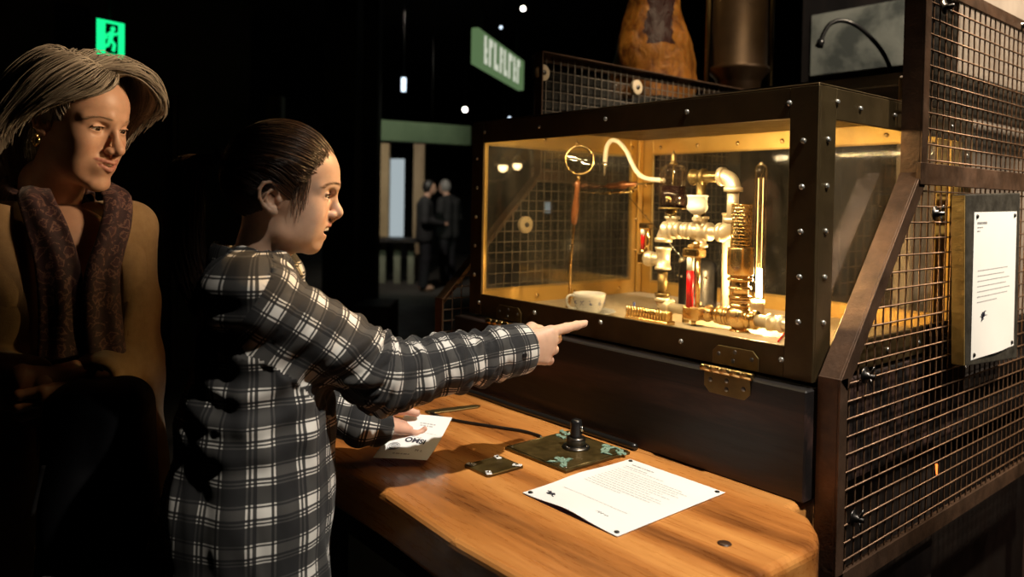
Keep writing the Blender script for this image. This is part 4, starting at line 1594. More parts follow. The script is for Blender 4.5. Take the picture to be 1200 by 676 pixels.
# copper blow torch held out from the left wall of the case on a wire rod
yt = 1.72
t0, t1 = at(697, 219.5, Y=yt), at(746, 215.5, Y=yt)
tc = thing('torch', t1, 'copper and brass torch held level by a thin rod beside the hose', 'torch')
L = np.linalg.norm(t1-t0)
MB().lathe([(0, 0), (.0018, 0), (.004, .3*L), (.0095, .34*L), (.0095, .58*L), (.011, .60*L), (.0125, .66*L), (.0125, .74*L), (.008, .78*L), (.006, L), (0, L)], t0, t1-t0, 18).build('barrel', M['copper'], tc)
b = MB()
p0, p1 = at(703, 227, Y=yt), at(742, 224.5, Y=yt)
b.tube([p0, p1], .0035, 8)
for f_ in (.3, .62, .95):
    b.ball(p0*(1-f_)+p1*f_, .0055, 10, 6)
b.tube([p1, t1], .0035, 8)
b.build('gas_tube', M['brass'], tc)
b = MB()
xst = XL+.0085
b.tube([t1, (t1[0]+.02, 1.80, t1[2]+.004), (-1.585, Y1-.012, t1[2]+.006)], .0022, 8)
b.build('holding_rod', M['brass_dull'], tc)
# a guy wire from the wall to the vessel
tag(MB().tube([at(738, 232, Y=1.80), at(801, 304, Y=1.63)], .0012, 6).build('guy_wire', M['steel']), 'thin steel wire slanting down to the black vessel', 'wire')
tag(MB().lathe([(0, 0), (.006, 0), (.006, .004), (.0035, .005), (.0035, .016), (0, .016)], at(743, 361, Z=ZF), UPV, 12).build('blue_stud', M['blue_glaze']), 'tiny blue stud on the case floor by the finned heater', 'stud')
tag(MB().tube([at(912, 400, Z=ZF+.003), at(920, 389, Z=ZF+.003), at(926, 380, Z=ZF+.003)], .002, 6).build('red_wire', M['red']), 'short red wire in the front right corner of the case floor', 'wire')
# ------------------------------------------------------------------ the two mesh guards either side of the machine
def clip_poly(p, q, poly):
    """Parts of the straight wire p-q that lie inside a convex-or-not outline (2-D)."""
    p, q = np.array(p, float), np.array(q, float)
    ts = [0., 1.]
    d = q-p
    n = len(poly)
    for i in range(n):
        a, b = np.array(poly[i]), np.array(poly[(i+1) % n])
        e = b-a
        den = d[0]*e[1]-d[1]*e[0]
        if abs(den) < 1e-12:
            continue
        t_ = ((a[0]-p[0])*e[1]-(a[1]-p[1])*e[0])/den
        s_ = ((a[0]-p[0])*d[1]-(a[1]-p[1])*d[0])/den
        if 0 <= s_ <= 1 and 0 < t_ < 1:
            ts.append(t_)
    ts.sort()
    out_ = []
    for a, b in zip(ts[:-1], ts[1:]):
        m = p+d*(a+b)/2
        ins = False
        for i in range(n):
            x1, y1 = poly[i]
            x2, y2 = poly[(i+1) % n]
            if (y1 > m[1]) != (y2 > m[1]) and m[0] < (x2-x1)*(m[1]-y1)/(y2-y1)+x1:
                ins = not ins
        if ins and b-a > 1e-4:
            out_.append((p+d*a, p+d*b))
    return out_


def cage(name, X, sgn, ye, ze, yd, zd, zbot, ztop, yback, label, wire_mat, fl, pitch=.0302):
    """sgn: +1 when the visible outside faces +X; the angle iron's flange runs inward."""
    th = thing(name, (X-sgn*.02, (ye+yback)/2, zbot), label, 'mesh guard')
    t = .0045                                  # iron thickness
    w = .026                                   # flange lying in the panel's plane
    i0, i1 = (X-sgn*fl, X)

    def bar2(a, b, nin, wid=w):
        """Angle iron from a to b (Y, Z); nin points to the inside of the panel."""
        a, b, nin = np.array(a, float), np.array(b, float), nrm(nin)
        m = MB()
        P = [a, b, b+nin*wid, a+nin*wid]
        x0, x1 = sorted((X-sgn*t, X))
        m.prism([tuple(q) for q in P], x0, x1, .0008, 1, ((0, 0, 0), YA, ZA, XA))
        P = [a, b, b+nin*t, a+nin*t]
        x0, x1 = sorted((X-sgn*fl, X-sgn*(t-.0005)))
        m.prism([tuple(q) for q in P], x0, x1, .0008, 1, ((0, 0, 0), YA, ZA, XA))
        return m
    dv = nrm([yd-ye, zd-ze])
    dn = np.array([dv[1], -dv[0]])
    ob = [(ye, zbot), (ye, ze), (yd, zd), (yd, ztop), (yback, ztop), (yback, zbot)]
    bar2((ye, zbot), (ye, ze+.004), (1, 0)).build('post', M['cage'], th)
    bar2((ye, ze), (yd, zd+.004), dn, .030).build('brace', M['cage'], th)
    bar2((yd, zd), (yd, ztop), (1, 0)).build('upper_post', M['cage'], th)
    bar2((yd, ztop), (yback, ztop), (0, -1)).build('top_rail', M['cage'], th)
    bar2((ye, zbot), (yback, zbot), (0, 1), .034).build('bottom_rail', M['cage'], th)
    m = MB()
    x0, x1 = sorted((X-sgn*.006, X+sgn*.0035))
    m.box((x0, yd-.01, zd-.020), (x1, yback, zd+.022), .001)
    m.build('middle_rail', M['cage'], th)
    # woven wires clipped to the outline
    mesh = MB()
    lo_y, hi_y = min(ye, yd), yback
    z = zbot+.018
    xi = X-sgn*.0085
    k = 0
    while z < ztop:
        for a, b in clip_poly((lo_y-.1, z), (hi_y+.1, z), ob):
            n = max(2, int((b[0]-a[0])/(pitch/2))+1)
            ys = np.linspace(a[0]+.003, b[0]-.003, n)
            P = [(xi+sgn*.0019, y, z) for y in ys]
            mesh.tube(P[:1]+P[-1:], .0018, 6)
        z += pitch
    y = lo_y+.02
    while y < hi_y:
        for a, b in clip_poly((y, zbot-.1), (y, ztop+.1), ob):
            n = max(2, int((b[1]-a[1])/(pitch/4))+1)
            zs = np.linspace(a[1]+.003, b[1]-.003, n)
            ph = 2*PI*(zs-(zbot+.018))/(2*pitch)+(PI if k % 2 else 0)
            mesh.tube([(xi-sgn*.0016+sgn*.0002*math.cos(p), y, zz) for zz, p in zip(zs, ph)], .0018, 5)
        y += pitch
        k += 1
    mesh.build('wire_mesh', M[wire_mat], th)
    return th


ZU = 1.845
cr = cage('mesh_guard', -.60, 1, 1.215, 1.112, 1.507, 1.466, .752, ZU, 2.75,
          'rusty angle iron guard of wire mesh at the right, carrying the notice board', 'wire', .040)
cl = cage('mesh_guard', -1.70, -1, 1.155, 1.134, 1.50, 1.481, .752, ZU+.003, 2.55,
          'rusty wire mesh guard seen through and beyond the left side of the glass case', 'grey_wire', .034)
# supports of the right guard down to the floor
for yy in (1.24, 2.70):
    MB().box((-.640, yy-.02, 0), (-.605, yy+.02, .7515), .002).build('leg', M['black_metal'], cr)


for yy in (1.18, 2.50):
    MB().box((-1.695, yy-.02, 0), (-1.668, yy+.02, .7515), .002).build('leg', M['black_metal'], cl)


def wing_clamp(parent, y, z, X, s):
    b = MB()
    b.lathe([(0, 0), (.0145, 0), (.015, .001), (.0145, .0022), (.007, .0026), (.007, .008), (.004, .009), (.004, .018), (0, .0185)], (X, y, z), (s, 0, 0), 20)
    x = X+s*.011
    for k in (-1, 1):
        b.tube([(x, y, z+k*.003), (x+s*.002, y+.002*k, z+k*.010), (x+s*.004, y+.003*k, z+k*.017)], [.0035, .0045, .002], 8, flat=.45, side=(s, 0, 0))
    b.build('wing_nut_clamp', M['dark_steel'], parent)


for (x, y) in ((1015, 440), (1002, 607), (1097, 250), (1198, 30), (1108, 8)):
    p = at(x, y, X=-.60)
    wing_clamp(cr, p[1], p[2], -.6025, 1)
for (x, y) in ((632, 86), (742, 103), (612, 263)):
    p = at(x, y, X=-1.70)
    b = MB()
    b.lathe([(0, 0), (.024, 0), (.025, .002), (.025, .012), (.022, .014), (0, .014)], (-1.693, p[1], p[2]), (1, 0, 0), 26)
    o = b.build('round_clamp', M['bone'], cl)
    MB().lathe([(0, 0), (.008, 0), (.007, .003), (0, .003)], (-1.679, p[1], p[2]), (1, 0, 0), 12).build('bolt', M['dark_steel'], o)
MB().box((-1.722, 1.506, 1.503), (-1.7195, 2.5, 1.842)).build('clear_sheet', M['plexi'], cl)
MB().box((-.6190, 1.513, 1.49), (-.6165, 2.70, 1.842)).build('clear_sheet', M['plexi'], cr)

# notice board hooked on the mesh, with its letter
bc = (-.583, 1.803, 1.068)
nb = thing('notice_board', bc, 'thick dark slate board with gilded edge hung on the right wire mesh', 'board')
tilt = .03
b = MB()
o2 = [(1.643, 1.430), (1.962, 1.440), (1.977, 1.066), (1.668, 1.086)]
b.prism(o2[::-1], -.5955, -.570, .0025, 2, ((0, 0, 0), YA, ZA, XA))
b.build('slab', M['slate'], nb)
b = MB()
b.prism([(1.6405, 1.428), (1.6440, 1.428), (1.669, 1.088), (1.6655, 1.088)][::-1], -.5950, -.5715, 0, 1, ((0, 0, 0), YA, ZA, XA))
b.build('gilded_edge', M['board_edge'], nb)
pu, pv_ = nrm([0, 1, .012]), nrm([0, -.018, 1])
pc = np.array([-.5690, 1.816, 1.247])
pw, ph = .252, .300
wl2 = thing('posted_letter', pc-ZA*.15, 'white typed letter pinned to the slate board on the mesh', 'letter')


def pcurl(a, c):
    return .004*max(0, (a-.7)/.3)**2*math.exp(-((c-.55)/.3)**2)


_, w = sheet('letter_sheet', pc, pu, pv_, pw, ph, M['paper'], curl=pcurl, parent=wl2)
rows = [(.40+.036*k, .10, r_, .007) for k, r_ in enumerate((.80, .72, .84, .76, .86, .80, .55))]
dashes(pc, pu, pv_, w, rows, pw, ph, pcurl, 9).build('typed_lines', M['light_ink'], wl2)
dashes(pc, pu, pv_, w, [(.075, .07, .28, .016), (.105, .07, .20, .007), (.13, .07, .13, .007)], pw, ph, pcurl, 4).build('heading', M['grey_ink'], wl2)
dashes(pc, pu, pv_, w, [(.575+.0, .12, .14, .004)], pw, ph, pcurl, 4).build('rule_line', M['light_ink'], wl2)
b = MB()
b.tube([on_sheet(pc, pu, pv_, w, pw, ph, pcurl, .18+q, .715+r_) for q, r_ in ((0, 0), (.05, .004), (.10, -.004), (.15, 0))], .0008, 5)
b.build('signature', M['light_ink'], wl2)
b = MB()
for pts in ([(.20, .70), (.215, .73), (.26, .715), (.25, .69), (.29, .685)], [(.205, .745), (.24, .735)], [(.22, .69), (.24, .72)]):
    b.tube([on_sheet(pc, pu, pv_, w, pw, ph, pcurl, *q) for q in pts], .0022, 6, flat=.2)
b.build('emblem', M['ink'], wl2)
for (x, y) in ((.06, .03), (.94, .03), (.94, .97), (.06, .97)):
    p = on_sheet(pc, pu, pv_, w, pw, ph, pcurl, x, y, 0)
    MB().lathe([(.0046, 0), (.0046, .0012), (.003, .0028), (0, .003)], p, w, 14).build('pin', M['black_metal'], wl2)

# black machine housing filling the space behind the case
hs_ = thing('machine_housing', (-1.15, 2.45, 0), 'large black ribbed machine housing behind the display case, inside the mesh guards', 'machine')
MB().box((-1.55, 2.0, 0), (-.80, 2.9, 1.06), .006).build('lower_body', M['housing'], hs_)
MB().box((-.7995, 2.02, .80), (-.755, 2.85, .84), .004).box((-.7995, 2.02, .92), (-.755, 2.85, .96), .004).build('side_ribs', M['housing'], hs_)
MB().box((-.86, 2.0, 1.0605), (-.815, 2.9, 1.7395), .004).box((-.776, 2.06, 1.7405), (-.74, 2.9, 2.3), .004).build('grey_cover', M['grey_sheet'], hs_)
MB().box((-1.50, 2.2, 1.0605), (-1.45, 2.9, 1.74), .004).build('black_cover', M['housing'], hs_)
MB().box((-1.60, 2.16, 1.7405), (-.785, 2.9, 1.78), .004).build('shelf', M['black_wood'], hs_)
b = MB()
eb = at(1098, 552, X=-.735)
b.tube([eb+[0, -.004, .018], eb, eb+[0, .005, -.012]], .0028, 8)
b.build('orange_reflection', M['orange_glow'], hs_)  # an orange reflection modelled as a small glowing piece
b = MB()
for k in range(26):
    y = 2.10+k*.018
    b.ball((-.742, y, .985+.0012*k), (.004, .0055, .004), 8, 6)
b.build('bead_chain', M['steel'], hs_)
MB().box((-.80, 2.12, 1.0), (-.745, 2.2, 1.055), .004).box((-.76, 2.14, .97), (-.742, 2.17, 1.06), .003).build('bracket', M['steel'], hs_)

# things standing on or behind the housing, above the case
dc = at(866, 70, D=3.0)
dm = thing('bronze_drum', (dc[0], dc[1], 1.7805), 'tall dark bronze drum with a flared rim behind the case', 'drum')
b = MB()
b.lathe([(0, 0), (.085, 0), (.085, .10), (.088, .115), (.118, .15), (.118, .165), (.108, .17), (.104, .60), (0, .60)], (dc[0], dc[1], 1.7805), UPV, 40)
b.build('drum_body', M['drum'], dm)
b = MB()
ax_ = nrm(np.array([dc[0], dc[1], 0])*-1)
for sx in (-.126, .126):
    p = dc+RH*sx
    b.tube([(p[0], p[1], 1.785), (p[0], p[1], 2.6)], .010, 10)
b.build('side_pipe', M['brass_dull'], dm)

# moonlike clouded print on a far board, and a bent black reading lamp before it
m0, m1 = at(950, 52, D=3.7), at(1086, 38, D=3.3)
mu = nrm((m1-m0)*[1, 1, 0])
mw = np.cross(mu, UPV)
ml = np.linalg.norm((m1-m0)[:2])
po = thing('print_board', ((m0+m1)/2)*[1, 1, 0], 'pale board printed with grey clouds high behind the case, right of the drum', 'board')
b = MB()
slab(b, m0*[1, 1, 0], mu, UPV, mw, 0, ml, m0[2]-.155, m0[2]+.14, -.02, .0, .002)
b.build('clouded_print', M['moon'], po)
b = MB()
slab(b, m0*[1, 1, 0], mu, UPV, mw, -.06, ml+.05, 0, m0[2]+.40, -.06, -.022, .004)
b.build('backing', M['black_wood'], po)
gs = [at(1046, 92, D=2.62), at(1040, 72, D=2.6), at(1030, 55, D=2.58), at(1014, 38, D=2.56), at(1000, 28, D=2.55), at(985, 24, D=2.55), at(972, 29, D=2.55), at(965, 40, D=2.55), at(962.5, 47, D=2.55)]
gs.insert(0, np.array([gs[0][0], gs[0][1], 1.7805]))
gl_ = thing('gooseneck_lamp', gs[0], 'thin black gooseneck lamp bent over in front of the clouded board', 'lamp')
MB().tube(catmull(gs, 50), .0075, 10).build('neck', M['black_plastic'], gl_)
b = MB()
b.lathe([(0, -.004), (.009, -.004), (.0125, .006), (.0135, .024), (0, .024)], gs[-1], gs[-1]-gs[-2], 16)
b.build('lamp_head', M['black_plastic'], gl_)
MB().lathe([(0, 0), (.04, 0), (.04, .006), (.01, .012), (0, .012)], gs[0], UPV, 20).build('lamp_foot', M['black_plastic'], gl_)

# amber lump on a tall dark pedestal beyond the left guard
ac = at(766, 52, D=3.05)
pd = tag(MB().box((ac[0]-.22, ac[1]-.22, 0), (ac[0]+.22, ac[1]+.22, 1.80), .01).build('pedestal', M['column']), 'tall black pedestal carrying the amber lump beyond the left guard', 'pedestal')
V, F = [], []
b = MB()
nz, na = 44, 64
G = np.zeros((nz+1, na, 3))
prof = catmull([(0.0, 0), (.135, .0), (.165, .03), (.170, .10), (.166, .17), (.150, .24), (.125, .31), (.105, .38), (.098, .45), (.085, .52), (.04, .56), (.0, .565)], nz+1)
for i in range(nz+1):
    for k in range(na):
        a = 2*PI*k/na
        r_ = max(prof[i][0], .0005)
        z = prof[i][1]
        n_ = mnoise.noise(Vector((math.cos(a)*1.6, math.sin(a)*1.6, z*7)))*.10+mnoise.noise(Vector((math.cos(a)*6, math.sin(a)*6, z*26)))*.035
        r2 = r_*(1+n_)*(1-.05*math.cos(2*a))
        G[i, k] = (r2*math.cos(a), r2*math.sin(a), z)
b.grid(G, closed_u=True)
lump = b.build('amber_lump', M['amber'])
lump.location = (ac[0], ac[1], 1.8005)
tag(lump, 'large rough amber lump with a dark red streak, above the left mesh guard', 'sculpture')
# ------------------------------------------------------------------ people
def frame_of(fwd_lat, fwd_dep, pitch=0.0):
    """Columns forward, left, up for somebody facing (right, depth) in the hall; pitch > 0 looks down."""
    f = nrm(RH*fwd_lat+FH*fwd_dep)
    l = np.cross(UPV, f)
    c, s = math.cos(pitch), math.sin(pitch)
    return np.stack([f*c-UPV*s, l, UPV*c+f*s], 1)


def smooth_mask(d, r0, r1):
    t_ = np.clip((r1-d)/(r1-r0), 0, 1)
    return t_*t_*(3-2*t_)


def seg_dist(P, a, b):
    a, b = np.array(a, float), np.array(b, float)
    ba = b-a
    t_ = np.clip((P-a)@ba/max(ba@ba, 1e-12), 0, 1)
    return np.linalg.norm(P-a-t_[:, None]*ba, axis=1), t_


def ear(s, sy, x0, z0, y0, k=1.0):
    """An ear about (x0, y0, z0); sy = +1 left, -1 right."""
    def p(x, z, y):
        return (x0+x*k, sy*(y0+y*k), z0+z*k)
    s.ell(p(-.011, .003, -.001), (.0145*k, .0055*k, .024*k), .006)
    s.ell(p(-.007, .000, .006), (.0085*k, .0060*k, .0110*k), .003, 's')
    s.ell(p(-.013, .014, .0055), (.0075*k, .0035*k, .0085*k), .003, 's')
    R_ = [p(.001, .000, .001), p(.0025, .012, .003), p(-.001, .023, .005), p(-.010, .0285, .007), p(-.020, .026, .009), p(-.0265, .016, .010), p(-.026, .003, .0095), p(-.020, -.009, .0075), p(-.012, -.0165, .005), p(-.004, -.019, .0025)]
    s.chain(R_, [q*k for q in (.0024, .0028, .0030, .0031, .0031, .0031, .0031, .0032, .0038, .0036)], .0018)
    s.chain([p(-.008, .016, .0045), p(-.015, .010, .006), p(-.0175, .001, .006), p(-.013, -.009, .005), p(-.007, -.0125, .004)], [.0024*k]*5, .0022)
    s.ell(p(.0025, .000, .003), (.004*k, .003*k, .0055*k), .003)
    s.ell(p(-.006, -.0185, .0035), (.0075*k, .0036*k, .0080*k), .004)


# landmark sets in metres: forward x, left y, up z from the middle of the head at ear level
GIRL = dict(
    cran=((.003, 0, .043), (.086, .066, .079)), fore=((.038, 0, .050), (.0490, .047, .046)),
    face=((.018, 0, -.012), (.0520, .0490, .062)), gon=(.006, .0385, -.050), gonr=.015, chin=(.0515, 0, -.0700), chinr=.0130, under=((.016, 0, -.052), (.038, .036, .026)),
    cheek=((.0435, .0325, -.016), (.0265, .0205, .026)), low=((.030, .0300, -.042), (.027, .020, .026)), mound=((.0575, 0, -.042), (.0195, .024, .020)),
    ul=((.0775, 0, -.0362), (.0575, .0265, -.0355)), ulr=(.0042, .0028), ll=((.0672, 0, -.0572), (.0560, .0250, -.0388)), llr=(.0050, .0028),
    open_=((.0735, 0, -.0455), (.0250, .0240, .0078)), teeth=(.0768, -.0418), nb=((.0835, 0, .015), (.0900, 0, -.010)), nbr=(.0056, .0066), tip=(.0925, 0, -.0160), tipr=.0076,
    ala=((.0815, .0098, -.0195), (.0080, .0055, .0062)), nostril=((.0880, .0056, -.0268), (.0044, .0024, .0026)), colu=((.0910, 0, -.0225), (.0825, 0, -.0285)),
    brow=((.0820, .012, .0290), (.058, .041, .026)), browr=(.0085, .007), eye=(.0645, .0295, .0118), eyer=.0115, slit=.0032, sock=(.0085, .0140, .0095),
    neck=((-.018, 0, -.035), (-.050, 0, -.165)), neckr=(.041, .046), ear=(-.004, .004, .0605), earw=1.0)
WOMAN = dict(
    cran=((-.003, 0, .045), (.091, .071, .080)), fore=((.038, 0, .050), (.0490, .050, .048)),
    face=((.022, 0, -.020), (.0560, .0530, .080)), gon=(.010, .0410, -.062), gonr=.015, chin=(.0720, 0, -.0975), chinr=.0150, under=((.026, 0, -.072), (.046, .039, .031)),
    cheek=((.0500, .0370, -.020), (.0290, .0225, .031)), low=((.038, .0310, -.056), (.030, .022, .030)), mound=((.0730, 0, -.058), (.0215, .027, .024)),
    ul=((.0955, 0, -.0515), (.0745, .0295, -.0475)), ulr=(.0036, .0024), ll=((.0920, 0, -.0675), (.0735, .0275, -.0500)), llr=(.0048, .0026),
    open_=((.0915, 0, -.0585), (.0220, .0235, .0044)), teeth=(.0890, -.0565), nb=((.0870, 0, .020), (.1000, 0, -.016)), nbr=(.0062, .0076), tip=(.1060, 0, -.0250), tipr=.0100,
    ala=((.0950, .0120, -.0290), (.0100, .0072, .0076)), nostril=((.1020, .0062, -.0370), (.0048, .0027, .0030)), colu=((.1045, 0, -.0320), (.0965, 0, -.0400)),
    brow=((.0830, .013, .0325), (.060, .045, .029)), browr=(.0092, .0075), eye=(.0690, .0315, .0108), eyer=.0122, slit=.0037, sock=(.0095, .0150, .0105),
    neck=((-.015, 0, -.05), (-.045, 0, -.20)), neckr=(.048, .055), ear=(-.004, .002, .0640), earw=1.1)


def head_sdf(L, h=.00125, ears=(1, -1)):
    s = Sdf((-.125, -.095, -.20), (.130, .095, .145), h)
    s.wide = True
    s.ell(*L['cran'], .0)
    s.wide = False
    s.ell(*L['fore'], .03)
    s.ell(*L['face'], .03)
    g, c = L['gon'], L['chin']
    s.ell(*L['under'], .02)
    for y in (-1, 1):
        s.cap((g[0], y*g[1], g[2]), (c[0]-.006, y*.013, c[2]), L['gonr'], L['chinr']*.95, .02)
        q, r_ = L['cheek']
        s.ell((q[0], y*q[1], q[2]), r_, .022)
        q, r_ = L['low']
        s.ell((q[0], y*q[1], q[2]), r_, .022)
    s.ell(c, (L['chinr'], L['chinr']*1.15, L['chinr']), .012)
    s.ell(*L['mound'], .018)
    for y in (-1, 1):
        a, b = L['brow']
        s.cap((a[0], y*a[1], a[2]), (b[0], y*b[1], b[2]), L['browr'][0], L['browr'][1], .014)
    s.cap((L['brow'][0][0], -.01, L['brow'][0][2]+.001), (L['brow'][0][0], .01, L['brow'][0][2]+.001), L['browr'][0]*.9, None, .012)
    e, er = L['eye'], L['eyer']
    for y in (-1, 1):
        s.ell((e[0]+er*1.22, y*(e[1]+.001), e[2]), L['sock'], .008, 's')
    s.cap(*L['nb'], L['nbr'][0], L['nbr'][1], .010)
    s.cap(L['nb'][1], L['tip'], L['nbr'][1], L['tipr']*.9, .008)
    s.ell(L['tip'], (L['tipr'],)*3, .006)
    s.cap(*L['colu'], .0042, .0046, .005)
    for y in (-1, 1):
        q, r_ = L['ala']
        s.ell((q[0], y*q[1], q[2]), r_, .005)
    for y in (-1, 1):
        q, r_ = L['nostril']
        s.ell((q[0], y*q[1], q[2]), r_, .002, 's')
    # mouth
    s.ell(*L['open_'], .003, 's')
    for key, kr in (('ul', 'ulr'), ('ll', 'llr')):
        a, b = np.array(L[key][0]), np.array(L[key][1])
        for y in (-1, 1):
            P = []
            for t_ in np.linspace(0, 1, 6):
                q = a+(b-a)*[t_**1.8, t_, t_**1.4]
                P.append((q[0], y*q[1], q[2]))
            s.chain(P, np.linspace(L[kr][0], L[kr][1], 6), .0028)
    # lids
    for y in (-1, 1):
        s.ell((e[0], y*e[1], e[2]), (er*1.13,)*3, .0050)
        s.cap((e[0]+er*.98, y*(e[1]-er*.9), e[2]+L['slit']*1.25), (e[0]+er*.8, y*(e[1]+er*1.02), e[2]+L['slit']*1.0), .0017, .0016, .003)
        s.ell((e[0]+er*.85, y*(e[1]+.0008), e[2]-.0006), (er*.95, er*1.10, L['slit']), .0014, 's')
    # ears
    for y in ears:
        x0, z0, y0 = L['ear']
        ear(s, y, x0, z0, y0, L['earw'])
    s.cap(*L['neck'], L['neckr'][0], L['neckr'][1], .022)
    return s


def brow_curve(L):
    """The eyebrow as (|y|, z) points over the eye."""
    e = L['eye']
    k = L['eyer']/.0115
    return catmull([(e[1]-.0155*k, e[2]+.0185*k), (e[1]-.004*k, e[2]+.0208*k), (e[1]+.0085*k, e[2]+.0195*k), (e[1]+.0190*k, e[2]+.0135*k)], 24)


def face_x(P):
    """How far forward the skin reaches at a given (y, z)."""
    F = P[P[:, 0] > .02]

    def f(y, z):
        d = (F[:, 1]-y)**2+(F[:, 2]-z)**2
        i = np.argsort(d)[:6]
        return F[i, 0].max()
    return f


def skin_tint(P, L, base, lip, brow, flush=.10):
    n = len(P)
    C = np.tile(np.array(base, float), (n, 1))
    m = np.zeros(n)
    for key, kr in (('ul', 'ulr'), ('ll', 'llr')):
        a, b = np.array(L[key][0]), np.array(L[key][1])
        for y in (-1, 1):
            Q = [a+(b-a)*[t_**1.8, t_, t_**1.4] for t_ in np.linspace(0, 1, 6)]
            for i in range(5):
                d, t_ = seg_dist(P, Q[i]*[1, y, 1], Q[i+1]*[1, y, 1])
                m = np.maximum(m, smooth_mask(d, L[kr][0]*1.02, L[kr][0]*1.3))
    C = C*(1-m[:, None])+np.array(lip)*m[:, None]
    Qc = brow_curve(L)
    m = np.zeros(n)
    for i in range(len(Qc)-1):
        A, B = Qc[i], Qc[i+1]
        pq = np.stack([np.abs(P[:, 1])-A[0], P[:, 2]-A[1]], 1)
        t_ = np.clip(pq@(B-A)/max((B-A)@(B-A), 1e-12), 0, 1)
        d = np.linalg.norm(pq-t_[:, None]*(B-A), axis=1)
        m = np.maximum(m, smooth_mask(d, .0012, .0050-.0025*(i/(len(Qc)-1)))*.12*(P[:, 0] > .03))
    C = C*(1-m[:, None])+np.array(brow)*m[:, None]
    q = np.array(L['cheek'][0])+[.018, 0, -.004]
    for y in (-1, 1):
        m = smooth_mask(np.linalg.norm(P-q*[1, y, 1], axis=1), .004, .028)*flush
        C = C*(1-m[:, None])+np.array([base[0], base[1]*.62, base[2]*.6])*m[:, None]
    m = smooth_mask(np.linalg.norm(P-np.array(L['open_'][0])+[.014, 0, 0], axis=1), .008, .013)
    inside = m*(np.abs(P[:, 2]-L['open_'][0][2]) < .006)*(P[:, 0] < L['open_'][0][0]-.004)
    C = C*(1-inside[:, None])+np.array([.12, .02, .018])*inside[:, None]
    return C


def to_world(P, O, F):
    return np.asarray(P)@F.T+O


def eyes(L, O, F, parent, gaze, iris='iris'):
    for y in (-1, 1):
        e, er = np.array(L['eye'])*[1, y, 1], L['eyer']
        g = nrm(gaze)
        V, Fc, mi = [], [], []
        e1 = nrm(np.cross(g, [0, 0, 1]))
        e2 = np.cross(e1, g)
        rings = [0, .10, .19, .30, .42, .50, .62, .9, 1.3, 1.8, 2.4, PI]
        n = 24
        b = MB()
        for i, a in enumerate(rings):
            for k in range(n):
                th = 2*PI*k/n
                bulge = 1.0+.05*max(0, math.cos(a/.5*PI/2) if a < .5 else 0)
                V.append(e+er*bulge*(g*math.cos(a)+max(math.sin(a), 1e-4)*(e1*math.cos(th)+e2*math.sin(th))))
        for i in range(len(rings)-1):
            m = 2 if rings[i+1] <= .20 else (1 if rings[i+1] <= .51 else 0)
            b.add([to_world(V[i*n+k], O, F) for k in range(n)]+[to_world(V[(i+1)*n+k], O, F) for k in range(n)],
                  [(k, (k+1) % n, n+(k+1) % n, n+k) for k in range(n)], True, mi=m)
        b.build('eye', [M['eye_white'], M[iris], M['pupil']], parent)


def teeth(L, O, F, parent):
    tx, tz = L['teeth']
    b = MB()
    n = 10
    for i in range(n):
        a = (i-(n-1)/2)*.135
        r_ = .026
        c = np.array([tx-r_+r_*math.cos(a*1.1), r_*math.sin(a*1.1)*.85, tz-abs(a)*.002])
        w = .0021 if abs(a) > .1 else .0025
        V = []
        for (dx, dz) in ((-.002, .004), (.0005, .003), (.001, -.001), (.0002, -.0038), (-.002, -.0040)):
            for s_ in (-1, 1):
                V.append(to_world(c+np.array([dx*math.cos(a)-s_*w*math.sin(a), dx*math.sin(a)+s_*w*math.cos(a), dz]), O, F))
        b.add(V, [(0, 1, 3, 2), (2, 3, 5, 4), (4, 5, 7, 6), (6, 7, 9, 8), (8, 9, 1, 0), (0, 2, 4, 6, 8), (1, 9, 7, 5, 3)], True)
    b.build('teeth', M['teeth'], parent)


def lash(L, O, F, parent, col, P, brow_m):
    """Upper lashes and brow hairs as fine tapered tufts."""
    r = random.Random(5)
    fx = face_x(P)
    e, er = L['eye'], L['eyer']
    for nm in ('eyelashes', 'eyebrow'):
        for y in (-1, 1):
            b = MB()
            if nm == 'eyelashes':
                for i in range(24):
                    t_ = i/23
                    a = -.95+1.9*t_
                    p = np.array([e[0]+er*1.13*math.cos(a), y*(e[1]+er*1.05*math.sin(a)), e[2]+L['slit']*(1.02-.7*a*a)])
                    d = nrm([math.cos(a), y*math.sin(a)*1.2, .12])
                    b.tube([to_world(q, O, F) for q in (p, p+d*.0025+[0, 0, -.0002], p+d*.005+[0, 0, .0008])], [.0005, .0004, .0001], 4)
            else:
                for q in brow_curve(L):
                    for _ in range(3):
                        yy, zz = y*(q[0]+r.uniform(-.0006, .0006)), q[1]+r.uniform(-.0013, .0013)
                        p = np.array([fx(yy, zz), yy, zz])
                        d = nrm([-.25, y*.9, r.uniform(.0, .45)])
                        yt, zt = yy+d[1]*.006, zz+d[2]*.006
                        t2 = np.array([fx(yt, zt)+.0004, yt, zt])
                        b.tube([to_world(v, O, F) for v in (p, (p+t2)/2+[.0006, 0, 0], t2)], [.00020, .00017, .00008], 4)
            b.build(nm, col if nm == 'eyelashes' else brow_m, parent)


